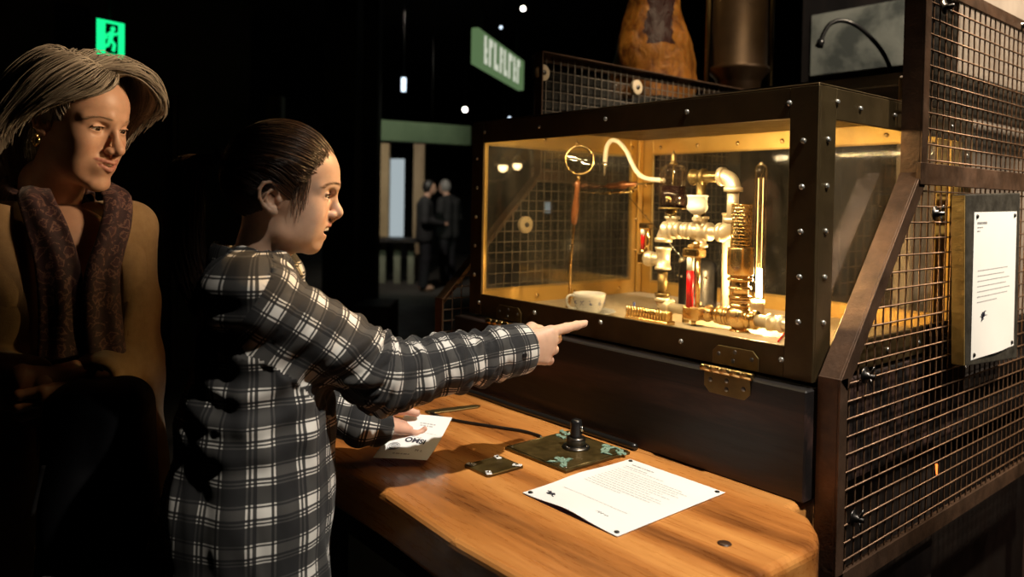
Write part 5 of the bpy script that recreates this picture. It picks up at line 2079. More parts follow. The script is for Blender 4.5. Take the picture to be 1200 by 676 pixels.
# ---------------------------------------------------------------- hands, in a frame x to the fingers, y left, z up
def hand_sdf(H, h=.001):
    pts = np.concatenate([np.array(c[0]) for c in H['chains']]+[np.array([[H.get('arm', -.09), 0, 0]])])
    s = Sdf(pts.min(0)-.035, pts.max(0)+.035, h)
    s.cap((H.get('arm', -.09), 0, -.006), (0, .0, -.008), .0225, .0185, .01)
    s.cap((H.get('arm', -.09), 0, .006), (0, .0, .008), .0225, .0185, .01)
    for m_, r_ in H['palm']:
        s.cap((0.0, 0, m_[2]*.45), m_, .0155, r_, .010)
    for P, R_ in H['chains']:
        n = len(P)
        f = Sdf(s.lo, s.lo+h, h)
        f.dim = s.dim
        f.a = np.full(s.dim, .06, np.float32)
        f.chain(P, R_, .0035)
        d = f.a
        kk = .006
        # blend each finger at its root only
        ax = [s.lo[k]+h*np.arange(s.dim[k]) for k in range(3)]
        dr = np.sqrt((ax[0][:, None, None]-P[0][0])**2+(ax[1][None, :, None]-P[0][1])**2+(ax[2][None, None, :]-P[0][2])**2)
        kf = np.clip(.008*(1-dr/.022), .0008, .008).astype(np.float32)
        hh = np.maximum(kf-np.abs(s.a-d), 0)/kf
        s.a = np.minimum(s.a, d)-hh*hh*kf*.25
    return s


POINTING = dict(arm=-.10, palm=[((.066, -.006, .021), .0120), ((.066, -.008, .007), .0120), ((.061, -.007, -.008), .0115), ((.054, -.004, -.023), .0110), ((.03, .008, .014), .013)],
                chains=[([(.066, -.007, .0215), (.104, -.0045, .0235), (.130, -.002, .0245), (.150, .0, .0250)], [.0100, .0086, .0077, .0064]),
                        ([(.066, -.008, .0065), (.0930, .010, .0045), (.078, .030, .0020), (.060, .026, .001)], [.0100, .0094, .0084, .0070]),
                        ([(.062, -.007, -.0095), (.0860, .010, -.0140), (.071, .029, -.0140), (.054, .024, -.012)], [.0098, .0088, .0079, .0068]),
                        ([(.055, -.004, -.0245), (.0760, .010, -.0315), (.063, .026, -.0300), (.049, .021, -.027)], [.0090, .0080, .0072, .0062]),
                        ([(.020, .010, .018), (.046, .021, .026), (.068, .025, .019), (.084, .022, .0105)], [.0125, .0108, .0092, .0074])])
HOLDING = dict(arm=-.03, palm=[((.072, .008, .014), .0110), ((.073, .009, .0), .0110), ((.069, .009, -.014), .0105), ((.062, .007, -.026), .0100), ((.03, -.006, .012), .013)],
               chains=[([(.072, .008, .0150), (.100, .016, .0170), (.117, .010, .0150), (.121, -.006, .0130)], [.0095, .0085, .0077, .0066]),
                       ([(.073, .009, .0), (.106, .017, -.001), (.124, .012, -.002), (.130, -.001, -.003)], [.0095, .0085, .0077, .0065]),
                       ([(.069, .009, -.015), (.100, .017, -.018), (.117, .013, -.020), (.124, .001, -.021)], [.0092, .0082, .0074, .0063]),
                       ([(.062, .007, -.027), (.085, .014, -.032), (.098, .011, -.034), (.104, .003, -.035)], [.0082, .0072, .0066, .0057]),
                       ([(.018, -.006, .014), (.044, -.021, .013), (.070, -.025, .003), (.094, -.0215, -.008)], [.0135, .0115, .0100, .0078])])
RELAXED = dict(arm=-.03, palm=[((.080, -.006, .022), .0125), ((.083, -.007, .006), .0125), ((.078, -.006, -.010), .012), ((.070, -.004, -.025), .011), ((.035, .008, .015), .014)],
               chains=[([(.080, -.006, .024), (.112, .008, .026), (.112, .032, .022), (.094, .040, .020)], [.0102, .0092, .0082, .0070]),
                       ([(.083, -.007, .007), (.117, .009, .006), (.116, .035, .004), (.096, .042, .003)], [.0104, .0094, .0084, .0071]),
                       ([(.078, -.006, -.010), (.110, .009, -.013), (.109, .033, -.013), (.090, .039, -.012)], [.0100, .0090, .0080, .0068]),
                       ([(.070, -.004, -.026), (.096, .009, -.031), (.096, .028, -.031), (.080, .034, -.029)], [.0090, .0080, .0072, .0062]),
                       ([(.022, .010, .020), (.052, .028, .030), (.080, .040, .028), (.102, .044, .020)], [.0135, .0118, .0100, .0080])])


def nails(H, O, F, parent, thumb_normal, which=(0, 4)):
    b = MB()
    for i in which:
        P, R_ = H['chains'][i]
        a, c = np.array(P[-2]), np.array(P[-1])
        d = nrm(c-a)
        nv = nrm(np.array(thumb_normal[i]))
        nv = nrm(nv-d*(nv@d))
        sd = np.cross(d, nv)
        r_ = R_[-1]
        o = c+d*(r_*.25)
        G = np.zeros((7, 7, 3))
        for ii in range(7):
            for kk in range(7):
                u, v = (ii/6-.5)*2, (kk/6-.5)*2
                sq = math.sqrt(max(0, 1-.35*u*u))
                x = o+d*(u*.0045)+sd*(v*.0043*sq)
                G[ii, kk] = to_world(x+nv*(r_*1.03-.0022*v*v-.0012*max(0, u)**2), O, F)
        b.grid(G)
    b.build('nails', m_flat('nail', (.66, .42, .34), .25), parent)


def join_arrays(parts):
    V, Q, C, o = [], [], [], 0
    for p, q, c in parts:
        V.append(p)
        Q.append(q+o)
        C.append(c if np.ndim(c) == 2 else np.tile(np.array(c, float), (len(p), 1)))
        o += len(p)
    return np.concatenate(V), np.concatenate(Q), np.concatenate(C)


def vnoise(P, sc, seed=0.0):
    return np.array([mnoise.noise(Vector((p[0]*sc[0]+seed, p[1]*sc[1]+seed*1.7, p[2]*sc[2]-seed))) for p in P])


# ---------------------------------------------------------------- hair
def strand_mesh(strands, rad, tints, name, mat, parent, n=4, extra=None):
    V, Q, C, o = [], [], [], 0
    for S, t_ in zip(strands, tints):
        m = len(S)
        T = np.gradient(S, axis=0)
        T /= np.maximum(np.linalg.norm(T, axis=1, keepdims=True), 1e-9)
        a = np.cross(T, np.array([.31, .77, .55]))
        a /= np.maximum(np.linalg.norm(a, axis=1, keepdims=True), 1e-9)
        b = np.cross(T, a)
        rr = rad*np.linspace(1, .35, m)[:, None]
        for k in range(n):
            th = 2*PI*k/n
            V.append(S+rr*(a*math.cos(th)+b*math.sin(th)))
        idx = o+np.arange(n*m).reshape(n, m)
        for k in range(n):
            l = (k+1) % n
            Q.append(np.stack([idx[k, :-1], idx[l, :-1], idx[l, 1:], idx[k, 1:]], 1))
        C.append(np.full((n*m, 3), t_))
        o += n*m
    V, Q, C = np.concatenate(V), np.concatenate(Q), np.concatenate(C)
    if extra is not None:
        V, Q, C = join_arrays([(V, Q, C)]+extra)
    return quad_obj(name, V, Q, mat, parent, col=C)


# ================================================================ the girl
GF = frame_of(.963, .269)
GFW, GLF = GF[:, 0], GF[:, 1]
GO = at(329, 237, D=1.25)
gbase = at(305, 500, D=1.25)
girl = thing('person', (gbase[0], gbase[1], 0), 'person with brown ponytail and black and white plaid shirt, pointing at the glass case', 'person')
hp, hq = head_sdf(GIRL).mesh(1)
htint = skin_tint(hp, GIRL, (.64, .40, .275), (.55, .22, .17), (.17, .085, .045), .25)
S_R = at(293, 346, D=1.12)
E_R = at(452, 441, D=1.22)
W_R = at(607, 409, D=1.36)
T_R = at(693, 394, D=1.47)
hx = nrm(T_R-W_R)
hz = nrm(UPV-hx*(UPV@hx))
HR = np.stack([hx, np.cross(hz, hx), hz], 1)
kR = 1.08
rp, rq = hand_sdf(POINTING).mesh(1)
rp = to_world(rp*kR, W_R, HR)
W_L = at(441, 496, D=1.44)
T_L = at(494, 493, D=1.52)
CARD = [at(476, 487, D=1.515), at(529.5, 491.5, D=1.525), at(500, 541.5, D=1.425), at(437, 538.5, D=1.425)]
pn = nrm(np.cross(CARD[1]-CARD[0], CARD[3]-CARD[0]))
pn = pn if pn[2] > 0 else -pn
lx = nrm(T_L-W_L)
ly = nrm(-pn+lx*(pn@lx))
lz = np.cross(lx, ly)
ro = math.radians(24)
ly2 = ly*math.cos(ro)-lz*math.sin(ro)
HL = np.stack([lx, ly2, np.cross(lx, ly2)], 1)
lp, lq = hand_sdf(HOLDING).mesh(1)
lp = to_world(lp*.92, W_L, HL)
# trunk, arms and legs under the clothes, one coarse skin
gz0 = 0.0
Nk = GO+GF@np.array([-.045, 0, -.135])
S_L = np.array([gbase[0], gbase[1], 0])*[1, 1, 0]+GLF*.135+UPV*1.262
E_L = S_L*[1, 1, 0]-GFW*.02+GLF*.035+UPV*1.03
hips = [np.array([gbase[0], gbase[1], .82])+GLF*y-GFW*.02 for y in (.085, -.085)]
knees = [h+GFW*.02-UPV*.37 for h in hips]
ankles = [np.array([k[0], k[1], .085])-GFW*.03 for k in knees]
cb = Sdf((gbase[0]-.5, gbase[1]-.5, .0), (gbase[0]+.5, gbase[1]+.7, 1.42), .006)
for y in (-.05, .05):
    cb.cap(np.array([gbase[0], gbase[1], .85])+GLF*y, np.array([gbase[0], gbase[1], 1.2])+GLF*y-GFW*.005, .085, .075, .03)
cb.chain([S_R, Nk-UPV*.02, S_L], [.042, .048, .042], .03)
cb.chain([S_R, E_R, W_R], [.042, .036, .024], .01)
cb.chain([S_L, E_L, W_L], [.038, .030, .022], .01)
cb.cap(Nk-UPV*.05, Nk+UPV*.03, .05, .044, .02)
for h, k, a in zip(hips, knees, ankles):
    cb.chain([h, k, a], [.07, .05, .035], .02)
bp, bq = cb.mesh(1)
V, Q, C = join_arrays([(to_world(hp, GO, GF), hq, htint), (rp, rq, (.66, .415, .29)), (lp, lq, (.64, .37, .27)), (bp, bq, (.64, .40, .275))])
quad_obj('body', V, Q, M['skin'], girl, col=C)
eyes(GIRL, GO, GF, girl, (.94, .12, -.30))
teeth(GIRL, GO, GF, girl)
BROWC = (.22, .125, .07)
lash(GIRL, GO, GF, girl, M['hair_dark'], hp, m_flat('brow_hair', BROWC, .6))
nails(POINTING, W_R, HR*kR, girl, {0: (0, -.35, 1), 4: (0, .6, .8)}, (0,))
nails(HOLDING, W_L, HL*.92, girl, {0: (.5, .6, .5), 4: (0, -1, .35)}, (4,))


# ---- plaid shirt
def limb_uv(P, chain_, rad):
    """Cloth coordinates along and around a limb."""
    best = np.full(len(P), 1e9)
    v = np.zeros(len(P))
    u = np.zeros(len(P))
    acc = 0.0
    ref = UPV
    for a, b in zip(chain_[:-1], chain_[1:]):
        d = b-a
        L_ = np.linalg.norm(d)
        d = d/L_
        t_ = (P-a)@d
        tc = np.clip(t_, 0, L_)
        q = P-a-tc[:, None]*d
        dist = np.linalg.norm(q, axis=1)
        e1 = nrm(ref-d*(ref@d))
        e2 = np.cross(d, e1)
        an = np.arctan2(q@e2, q@e1)
        sel = dist < best
        best = np.where(sel, dist, best)
        tt = np.clip(t_, -.1 if acc == 0 else 0, L_+.05)
        v = np.where(sel, acc+tt, v)
        u = np.where(sel, an*rad, u)
        acc += L_
    return u, v, best


def wrap_fix(uvq, per):
    """Keep a face's angle coordinates on one side of the seam."""
    u0 = uvq[:, :1, 0]
    d = uvq[:, :, 0]-u0
    uvq[:, :, 0] = np.where(d > per/2, uvq[:, :, 0]-per, np.where(d < -per/2, uvq[:, :, 0]+per, uvq[:, :, 0]))
    return uvq


sh = Sdf((gbase[0]-.42, gbase[1]-.42, .68), (gbase[0]+.42, gbase[1]+.62, 1.40), .0038)
B0 = np.array([gbase[0], gbase[1], 0.])
for y in (-.062, .062):
    P = [B0+GLF*y*k_+GFW*f_+UPV*z for z, k_, f_ in ((1.245, .85, -.012), (1.16, 1, .006), (1.05, 1, .000), (.92, 1.05, -.008), (.66, 1.15, -.020))]
    sh.chain(P, [.078, .097, .108, .118, .136], .03)
sh.cap(B0-GFW*.07+UPV*.98, B0-GFW*.155+UPV*.68, .05, .055, .05)
sh.chain([S_R+UPV*.0-GFW*.004, Nk-UPV*.026, S_L], [.056, .060, .056], .03)
sh.chain([S_R, E_R, W_R-hx*.0], [.061, .056, .0445], .022)
sh.cap(W_R-hx*.048, W_R, .0462, .0462, .004)
sh.chain([S_L, E_L, W_L], [.058, .052, .040], .02)
sh.cap(W_L-lx*.04, W_L, .0405, .0405, .004)
sh.ell(W_R+hx*.092, (.085,)*3, .004, 's')
sh.ell(W_L+lx*.088, (.082,)*3, .004, 's')
sh.ell(Nk+UPV*.085+GFW*.006, (.062, .062, .085), .01, 's')
sh.chain([B0-GLF*.200-GFW*.002+UPV*.89, B0-GLF*.200-GFW*.004+UPV*.80, B0-GLF*.205-GFW*.006+UPV*.66], [.008, .026, .040], .004, 's')
hemz = .705
sh.cut((0, 0, -1), -hemz)
sp_, sq_ = sh.mesh(1)
armR = catmull([S_R, S_R*.45+E_R*.55, E_R-hx*.012, E_R*.4+W_R*.6, W_R], 22)
armL = catmull([S_L, S_L*.45+E_L*.55, E_L, E_L*.4+W_L*.6, W_L], 22)
nR, nL = nrm(armR[1]-armR[0]), nrm(armL[1]-armL[0])
for o_, n_, ch in ((S_R, nR, armR), (S_L, nL, armL)):
    d_ = (sp_-o_)@n_
    near = (np.abs(d_) < .0032) & (np.linalg.norm(sp_-o_, axis=1) < .10)
    sp_[near] -= d_[near, None]*n_
sn = vnormals(sp_, sq_)
uR, vR, dR = limb_uv(sp_, armR, .052)
uL, vL, dL = limb_uv(sp_, armL, .05)
ed_ = np.concatenate([sq_[:, [0, 1]], sq_[:, [1, 2]], sq_[:, [2, 3]], sq_[:, [3, 0]]])


def relax(F, it=14):
    cnt = np.zeros(len(F))
    np.add.at(cnt, ed_[:, 0], 1)
    np.add.at(cnt, ed_[:, 1], 1)
    for _ in range(it):
        acc = np.zeros_like(F)
        np.add.at(acc, ed_[:, 0], F[ed_[:, 1]])
        np.add.at(acc, ed_[:, 1], F[ed_[:, 0]])
        F = .4*F+.6*acc/np.maximum(cnt, 1)
    return F


vR, vL = relax(vR), relax(vL)
uR = np.arctan2(relax(np.sin(uR/.052)), relax(np.cos(uR/.052)))*.052
uL = np.arctan2(relax(np.sin(uL/.05)), relax(np.cos(uL/.05)))*.05
rel = sp_-B0
uT = np.arctan2(rel@GLF, rel@GFW)*.125
seamR = (sp_-S_R)@nR
mR = np.clip((seamR+.01)/.05, 0, 1)*(dR < .085)
seamL = (sp_-S_L)@nL
mL = np.clip((seamL+.01)/.05, 0, 1)*(dL < .08)*(1-mR)
# folds: rings bunched along the sleeves, long soft ones down the trunk
arg = np.stack([uR*12, vR*34+uR*9, np.zeros_like(uR)], 1)
bun = .4+.9*np.exp(-((vR-.25)/.09)**2)+.8*np.exp(-((vR-.43)/.06)**2)
fR = (vnoise(arg, (1, 1, 1), 3.1)*.0105+(np.abs(vnoise(arg*1.7, (1, 1, 1), 7.7))-.2)*-.0125)*bun
argL = np.stack([uL*12, vL*36+uL*8, np.zeros_like(uL)], 1)
fL = vnoise(argL, (1, 1, 1), 5.3)*.007
pull = np.linalg.norm(sp_-(S_R-UPV*.08), axis=1)
argT = np.stack([uT*26+sp_[:, 2]*3, sp_[:, 2]*7, np.zeros_like(uT)], 1)
fT = vnoise(argT, (1, 1, 1), 1.2)*.011+vnoise(argT*2.1, (1, 1, 1), 9.4)*.004
fT = fT+np.exp(-(pull/.13)**2)*.006*np.sin(pull*150)
edge = np.clip((np.minimum(np.abs(vR-np.linalg.norm(E_R-S_R)-np.linalg.norm(W_R-E_R)), .2))/.05, .15, 1)
disp = fT*(1-mR)*(1-mL)+fR*mR*edge+fL*mL
sp_ = sp_+sn*disp[:, None]
fc = sp_[sq_].mean(1)
uRf, vRf, dRf = limb_uv(fc, armR, .052)
uLf, vLf, dLf = limb_uv(fc, armL, .05)
isR = ((fc-S_R)@nR > 0) & (dRf < .082)
isL = ((fc-S_L)@nL > 0) & (dLf < .075) & ~isR
uv = np.stack([uT[sq_]+.013, sp_[:, 2][sq_]], 2)
uv = wrap_fix(uv, 2*PI*.125)
uvR = wrap_fix(np.stack([uR[sq_], vR[sq_]], 2), 2*PI*.052)
uvL = wrap_fix(np.stack([uL[sq_], vL[sq_]], 2), 2*PI*.05)
uv[isR] = uvR[isR]
uv[isL] = uvL[isL]
shirt = quad_obj('plaid_shirt', sp_, sq_, M['plaid'], girl, uv=uv)
# folded collar
G, U = [], []
cN = Nk+UPV*.012-GFW*.002
for (r_, dz, vv) in ((.050, .000, 0), (.0505, .030, .03), (.052, .040, .04), (.056, .0405, .046), (.0605, .034, .054), (.066, .016, .074), (.071, -.006, .098), (.069, -.0075, .1)):
    row, ur = [], []
    for k in range(49):
        a = .42+(2*PI-.84)*k/48
        fr_ = math.cos(a)
        spread = 1+.10*max(0, fr_)*(r_ > .06)
        row.append(cN+GFW*math.cos(a)*r_*1.02*spread+GLF*math.sin(a)*r_*.98+UPV*(dz-.017*fr_-.010*max(0, fr_)*(r_ > .06)+.0015*math.sin(a*5)))
        ur.append((a*.058, vv))
    G.append(row)
    U.append(ur)
b = MB()
b.grid(np.array(G), uv=U)
b.build('collar', M['plaid'], shirt)
# stitched cuff buttons
b = MB()
pb_ = W_R-hx*.022-HR[:, 1]*.0465
b.lathe([(.0055, 0), (.0055, .0015), (.0035, .002), (0, .0018)], pb_, -HR[:, 1], 14)
b.build('cuff_button', M['black_plastic'], shirt)

# ---- jeans and shoes
tr = Sdf((gbase[0]-.3, gbase[1]-.3, .06), (gbase[0]+.3, gbase[1]+.3, .95), .006)
tr.ell(B0+UPV*.83-GFW*.015, (.115, .15, .10), .02, rot=np.stack([GFW, GLF, UPV], 1))
for h, k, a in zip(hips, knees, ankles):
    tr.chain([h, k, a], [.088, .063, .052], .03)
jp, jq = tr.mesh(1)
quad_obj('jeans', jp, jq, M['denim'], girl)
for a in ankles:
    s = Sdf(a-[.2, .2, .1], a+[.2, .2, .08], .004)
    s.cap(a-UPV*.04-GFW*.01, a-UPV*.05+GFW*.12, .038, .034, .02)
    s.cap(a-UPV*.04, a+UPV*.01, .040, .040, .02)
    s.cut((0, 0, -1), -.004)
    P, Qd = s.mesh(1)
    quad_obj('shoe', P, Qd, M['shoe'], girl)

# ---- hair drawn back into a ponytail
cc_, cr_ = np.array(GIRL['cran'][0]), np.array(GIRL['cran'][1])+.0075
cap_ = Sdf((-.13, -.1, -.08), (.13, .1, .15), .002)
cap_.ell(cc_, cr_-.003, 0)
cap_.ell((.100, 0, -.022), (.092, .13, .100), .004, 's')
cap_.ell((.012, 0, -.100), (.09, .12, .088), .01, 's')
cap_.ell((.0, .08, .0), (.030, .030, .034), .004, 's')
cap_.ell((.0, -.08, .0), (.030, .030, .034), .004, 's')
kp, kq = cap_.mesh(1)
TIE = np.array([-.0985, 0, .068])


def on_skull(d, off=0.0):
    d = d/np.linalg.norm(d, axis=-1, keepdims=True)
    t_ = 1/np.sqrt(((d/cr_)**2).sum(-1, keepdims=True))
    return cc_+d*(t_+off)


dT = nrm(TIE-cc_)
strands, tints = [], []
r = np.random.default_rng(11)
cand = r.normal(size=(26000, 3))
cand /= np.linalg.norm(cand, axis=1, keepdims=True)
pt = on_skull(cand)


def inell(P, c, rad):
    return (((P-np.array(c))/np.array(rad))**2).sum(1) < 1


jit = 1+.05*np.array([mnoise.noise(Vector(d*14)) for d in cand])+r.normal(0, .018, len(cand))
ok = ~(((((pt-np.array((.100, 0, -.022)))/np.array((.088, .125, .098)))**2).sum(1)) < jit**2) & ~inell(pt, (.012, 0, -.100), (.085, .115, .082)) & ~inell(pt, (0, .08, 0), (.026, .026, .03)) & ~inell(pt, (0, -.08, 0), (.026, .026, .03))
cand = cand[ok][:5200]
frontness = inell(on_skull(cand), (.100, 0, -.022), (.100, .14, .108))
for d0, fr_ in zip(cand, frontness):
    om = math.acos(np.clip(d0@dT, -1, 1))
    if om < .12:
        continue
    m = 12
    t_ = np.linspace(0, 1, m)
    sl = (np.sin((1-t_)*om)[:, None]*d0+np.sin(t_*om)[:, None]*dT)/max(math.sin(om), 1e-3)
    lift = -.0045*np.exp(-t_*16)+r.uniform(.0005, .0050)*np.sin(np.minimum(t_*1.2+.05, 1)*PI*.5)
    lift = lift+.003*np.sin(t_*PI)*(1 if d0[2] > 0 else .3)
    w = mnoise.noise(Vector(d0*6))*.0035
    S = on_skull(sl, 0)+(sl*lift[:, None])
    S[:, 2] += w*np.sin(t_*PI)
    if S[0, 2] < .052 and S[0, 0] > -.03:
        S[:, 2] += .026*np.sin(np.minimum(t_*1.5, 1)*PI)*min(1, (S[0, 0]+.03)/.03)*min(1, (.052-S[0, 2])/.02)
        S[:, 1] *= 1+.05*np.sin(t_*PI)
    strands.append(to_world(S, GO, GF))
    tints.append(np.clip(r.normal(.38, .22)+.35*mnoise.noise(Vector(d0*9))+.25*fr_, 0, 1))
nh = 0
for d0 in r.normal(size=(9000, 3)):
    d0 = nrm(d0)
    p_ = on_skull(d0[None])[0]
    v_ = math.sqrt((((p_-np.array((.100, 0, -.022)))/np.array((.088, .125, .098)))**2).sum())
    if not (.93 < v_ < 1.02 and p_[2] > .03 and nh < 420):
        continue
    nh += 1
    om = math.acos(np.clip(d0@dT, -1, 1))
    t_ = np.linspace(0, r.uniform(.10, .22), 8)
    sl = (np.sin((1-t_)*om)[:, None]*d0+np.sin(t_*om)[:, None]*dT)/math.sin(om)
    S = on_skull(sl)+sl*(-.0062+.006*np.minimum(t_/.08, 1))[:, None]
    S = S+np.cumsum(r.normal(0, .0004, (8, 3)), 0)
    strands.append(to_world(S, GO, GF))
    tints.append(r.uniform(.55, 1))
# flyaways in front of the ear and at the nape
for i in range(70):
    y = -1 if i % 3 else 1
    a = np.array([r.uniform(.026, .050), y*r.uniform(.054, .058), r.uniform(.03, .055)])
    b_ = np.array([a[0]-r.uniform(.006, .018), y*r.uniform(.058, .062), a[2]-r.uniform(.03, .065)])
    mid = (a+b_)/2+[r.uniform(-.008, .004), y*.006, r.uniform(0, .01)]
    S = catmull([a+[0, -y*.001, .01], mid, b_], 10)
    strands.append(to_world(S, GO, GF))
    tints.append(r.uniform(.4, 1))
hair = strand_mesh(strands, .00058, tints, 'hair', M['hair_brown'], girl, 4, [(to_world(kp, GO, GF), kq, (.12, .12, .12))])
# ponytail
strands, tints = [], []
axis_ = catmull([TIE, TIE+[-.022, 0, .006], TIE+[-.043, 0, -.012], TIE+[-.050, -.004, -.07], TIE+[-.046, -.010, -.14], TIE+[-.030, -.014, -.205], TIE+[-.016, -.018, -.255]], 18)
wid = np.interp(np.linspace(0, 1, 18), [0, .08, .25, .5, .8, 1], [.010, .018, .034, .040, .032, .014])
for i in range(900):
    a, q = r.uniform(0, 2*PI), math.sqrt(r.uniform(0, 1))
    end = r.uniform(.72, 1.0)
    m = 18
    S = np.zeros((m, 3))
    ph = r.uniform(0, 6.28)
    for k in range(m):
        tt = k/(m-1)*end
        j = tt*17
        i0 = min(int(j), 16)
        c = axis_[i0]*(1-(j-i0))+axis_[i0+1]*(j-i0)
        ww = np.interp(tt, np.linspace(0, 1, 18), wid)
        wob = .004*math.sin(ph+tt*7)*tt
        S[k] = c+np.array([q*math.cos(a)*ww*.8, q*math.sin(a)*ww*.9, 0])+[wob, wob*.6, 0]
    strands.append(to_world(S, GO, GF))
    tints.append(np.clip(r.normal(.45, .25), 0, 1))
pony = strand_mesh(strands, .0009, tints, 'ponytail', M['hair_brown'], hair, 4)
b = MB()
tw = to_world(TIE, GO, GF)
td = nrm(GF@np.array([-.95, 0, .3]))
e1 = nrm(np.cross(td, UPV))
e2 = np.cross(td, e1)
b.tube([tw+td*.003+.0125*(e1*math.cos(a)+e2*math.sin(a)) for a in np.linspace(0, 2*PI, 20, endpoint=False)], .004, 8, closed=True)
b.build('hair_tie', M['black_cloth'], hair)

# ---- the small sheet in her left hand
c_ = [q+pn*.0065 for q in CARD]
n = 16
Gp = np.zeros((n+1, n+1, 3))


def psurf(a, c):
    """a down, c across, both 0..1."""
    p = (c_[0]*(1-c)+c_[1]*c)*(1-a)+(c_[3]*(1-c)+c_[2]*c)*a
    return p+pn*(-.010*math.sin(PI*a)*c*c+.006*math.sin(PI*a)*(1-c)+.004*c*(1-c))


for i in range(n+1):
    for k in range(n+1):
        Gp[i, k] = psurf(i/n, k/n)
hs2 = thing('info_card', psurf(.5, .5), 'small white printed sheet held in the girl\'s left hand over the table', 'paper')
b = MB()
b.grid(Gp)
b.grid((Gp-pn*.0006)[:, ::-1])
b.build('paper_sheet', M['paper'], hs2)


def on_card(P, F, x0, y0, sx, sy, lift=.0007):
    """Flat lettering (x right, y up) laid on the card's curved face."""
    return [psurf(y0-p[1]*sy, x0+p[0]*sx)+pn*lift for p in P]


b = MB()
for body, x0, y0, sx, sy, sz, ofs in (('OMSI', .56, .60, 1.75, 1.35, .1, .004), ('M', .70, .80, 2.2, 1.7, .05, .0), ('L', .79, .80, 2.2, 1.7, .045, .0)):
    V, Fx = text_faces(body, sz, (1, 0, 0), (0, 1, 0), (0, 0, 0), bold=ofs)
    if body != 'OMSI':
        V = V*.8
    V = on_card(V, Fx, x0, y0, sx, sy)
    b.add(V, Fx, False)
b.build('printed_letters', M['ink'], hs2)
b = MB()
for rr in (.075, .055):
    b.tube([psurf(.76+rr*.95*math.sin(a), .235+rr*1.5*math.cos(a))+pn*.0006 for a in np.linspace(0, 2*PI, 28, endpoint=False)], .0005, 5, closed=True)
for q in (-.03, 0, .03):
    b.tube([psurf(.76+q, .235-.06)+pn*.0006, psurf(.76+q, .235+.06)+pn*.0006], .0006, 5)
b.build('round_emblem', M['grey_ink'], hs2)
b = MB()
rr = random.Random(8)
for (y, x0, x1, hh) in ((.90, .30, .62, .012), (.20, .42, .75, .010), (.25, .45, .72, .010), (.40, .2, .9, .004), (.44, .22, .42, .006), (.52, .45, .65, .006)):
    x = x0
    while x < x1:
        e_ = min(x+rr.uniform(.03, .08), x1)
        b.add([psurf(y-hh, x)+pn*.0006, psurf(y-hh, e_)+pn*.0006, psurf(y+hh, e_)+pn*.0006, psurf(y+hh, x)+pn*.0006], [(3, 2, 1, 0)], False)
        x = e_+.015
for k in range(4):
    b.add([psurf(.36+.03*k, .17)+pn*.0006, psurf(.36+.03*k, .24)+pn*.0006, psurf(.375+.03*k, .24)+pn*.0006, psurf(.375+.03*k, .17)+pn*.0006], [(3, 2, 1, 0)], False)
b.build('small_print', M['light_ink'], hs2)

# ================================================================ the woman
WF = frame_of(.966, -.26, math.radians(11))
WO = at(91, 150, D=1.50)
WB = frame_of(.766, -.643)
wfw, wlf = WB[:, 0], WB[:, 1]
wc = at(66, 300, D=1.50)
W0 = np.array([wc[0], wc[1], 0.])
woman = thing('person', W0, 'person with silver blond hair, tan coat and maroon scarf, smiling behind the girl', 'person')
hp, hq = head_sdf(WOMAN).mesh(1)
ht_ = skin_tint(hp, WOMAN, (.56, .34, .235), (.44, .19, .15), (.36, .24, .16), .2)
wN = WO+WF@np.array([-.04, 0, -.17])
sL, sR = W0+wlf*.132+UPV*1.325, W0-wlf*.150+UPV*1.325
eL = W0+wlf*.150-wfw*.01+UPV*1.06
eR = W0-wlf*.185-wfw*.01+UPV*1.06
hLw = W0+wfw*.21-wlf*.02+UPV*1.055
hRw = W0+wfw*.205-wlf*.095+UPV*1.075


def hand_at(H, wrist, tip_dir, thumb_up, k=1.0, mirror=False):
    x = nrm(tip_dir)
    z = nrm(thumb_up-x*(thumb_up@x))
    F = np.stack([x, np.cross(z, x), z], 1)
    if mirror:
        F = F@np.diag([1, -1, 1])
    P, Qd = hand_sdf(H, .0014).mesh(1)
    if mirror:
        Qd = Qd[:, ::-1]
    return to_world(P*k, wrist, F), Qd


p1, q1 = hand_at(RELAXED, hRw, nrm(wlf*.9+wfw*.15-UPV*.25), UPV, .98)
p2, q2 = hand_at(RELAXED, hLw, nrm(-wlf*.9+wfw*.15-UPV*.15), UPV, .98, True)
cb = Sdf((W0[0]-.45, W0[1]-.45, 0), (W0[0]+.45, W0[1]+.45, 1.5), .008)
for y in (-.06, .06):
    cb.cap(W0+UPV*.9+wlf*y, W0+UPV*1.24+wlf*y, .08, .07, .03)
    cb.chain([W0+UPV*.86+wlf*y*1.4, W0+UPV*.48+wlf*y*1.4, W0+UPV*.09+wlf*y*1.4-wfw*.02], [.085, .058, .04], .02)
cb.ell(W0+wfw*.020+wlf*.018+UPV*1.285, (.078, .100, .090), .03, rot=np.stack([wfw, wlf, UPV], 1))
cb.chain([sL, wN-UPV*.05, sR], [.036, .046, .036], .03)
cb.chain([sL, eL, hLw], [.036, .033, .026], .01)
cb.chain([sR, eR, hRw], [.036, .033, .026], .01)
cb.cap(wN-UPV*.06, wN+UPV*.05, .058, .052, .02)
bp, bq = cb.mesh(1)
V, Q, C = join_arrays([(to_world(hp, WO, WF), hq, ht_), (p1, q1, (.56, .33, .23)), (p2, q2, (.56, .33, .23)), (bp, bq, (.56, .34, .235))])
quad_obj('body', V, Q, M['skin'], woman, col=C)
eyes(WOMAN, WO, WF, woman, (.95, -.05, -.22))
teeth(WOMAN, WO, WF, woman)
BROWC = (.30, .22, .15)
lash(WOMAN, WO, WF, woman, M['hair_dark'], hp, m_flat('brow_hair', BROWC, .6))
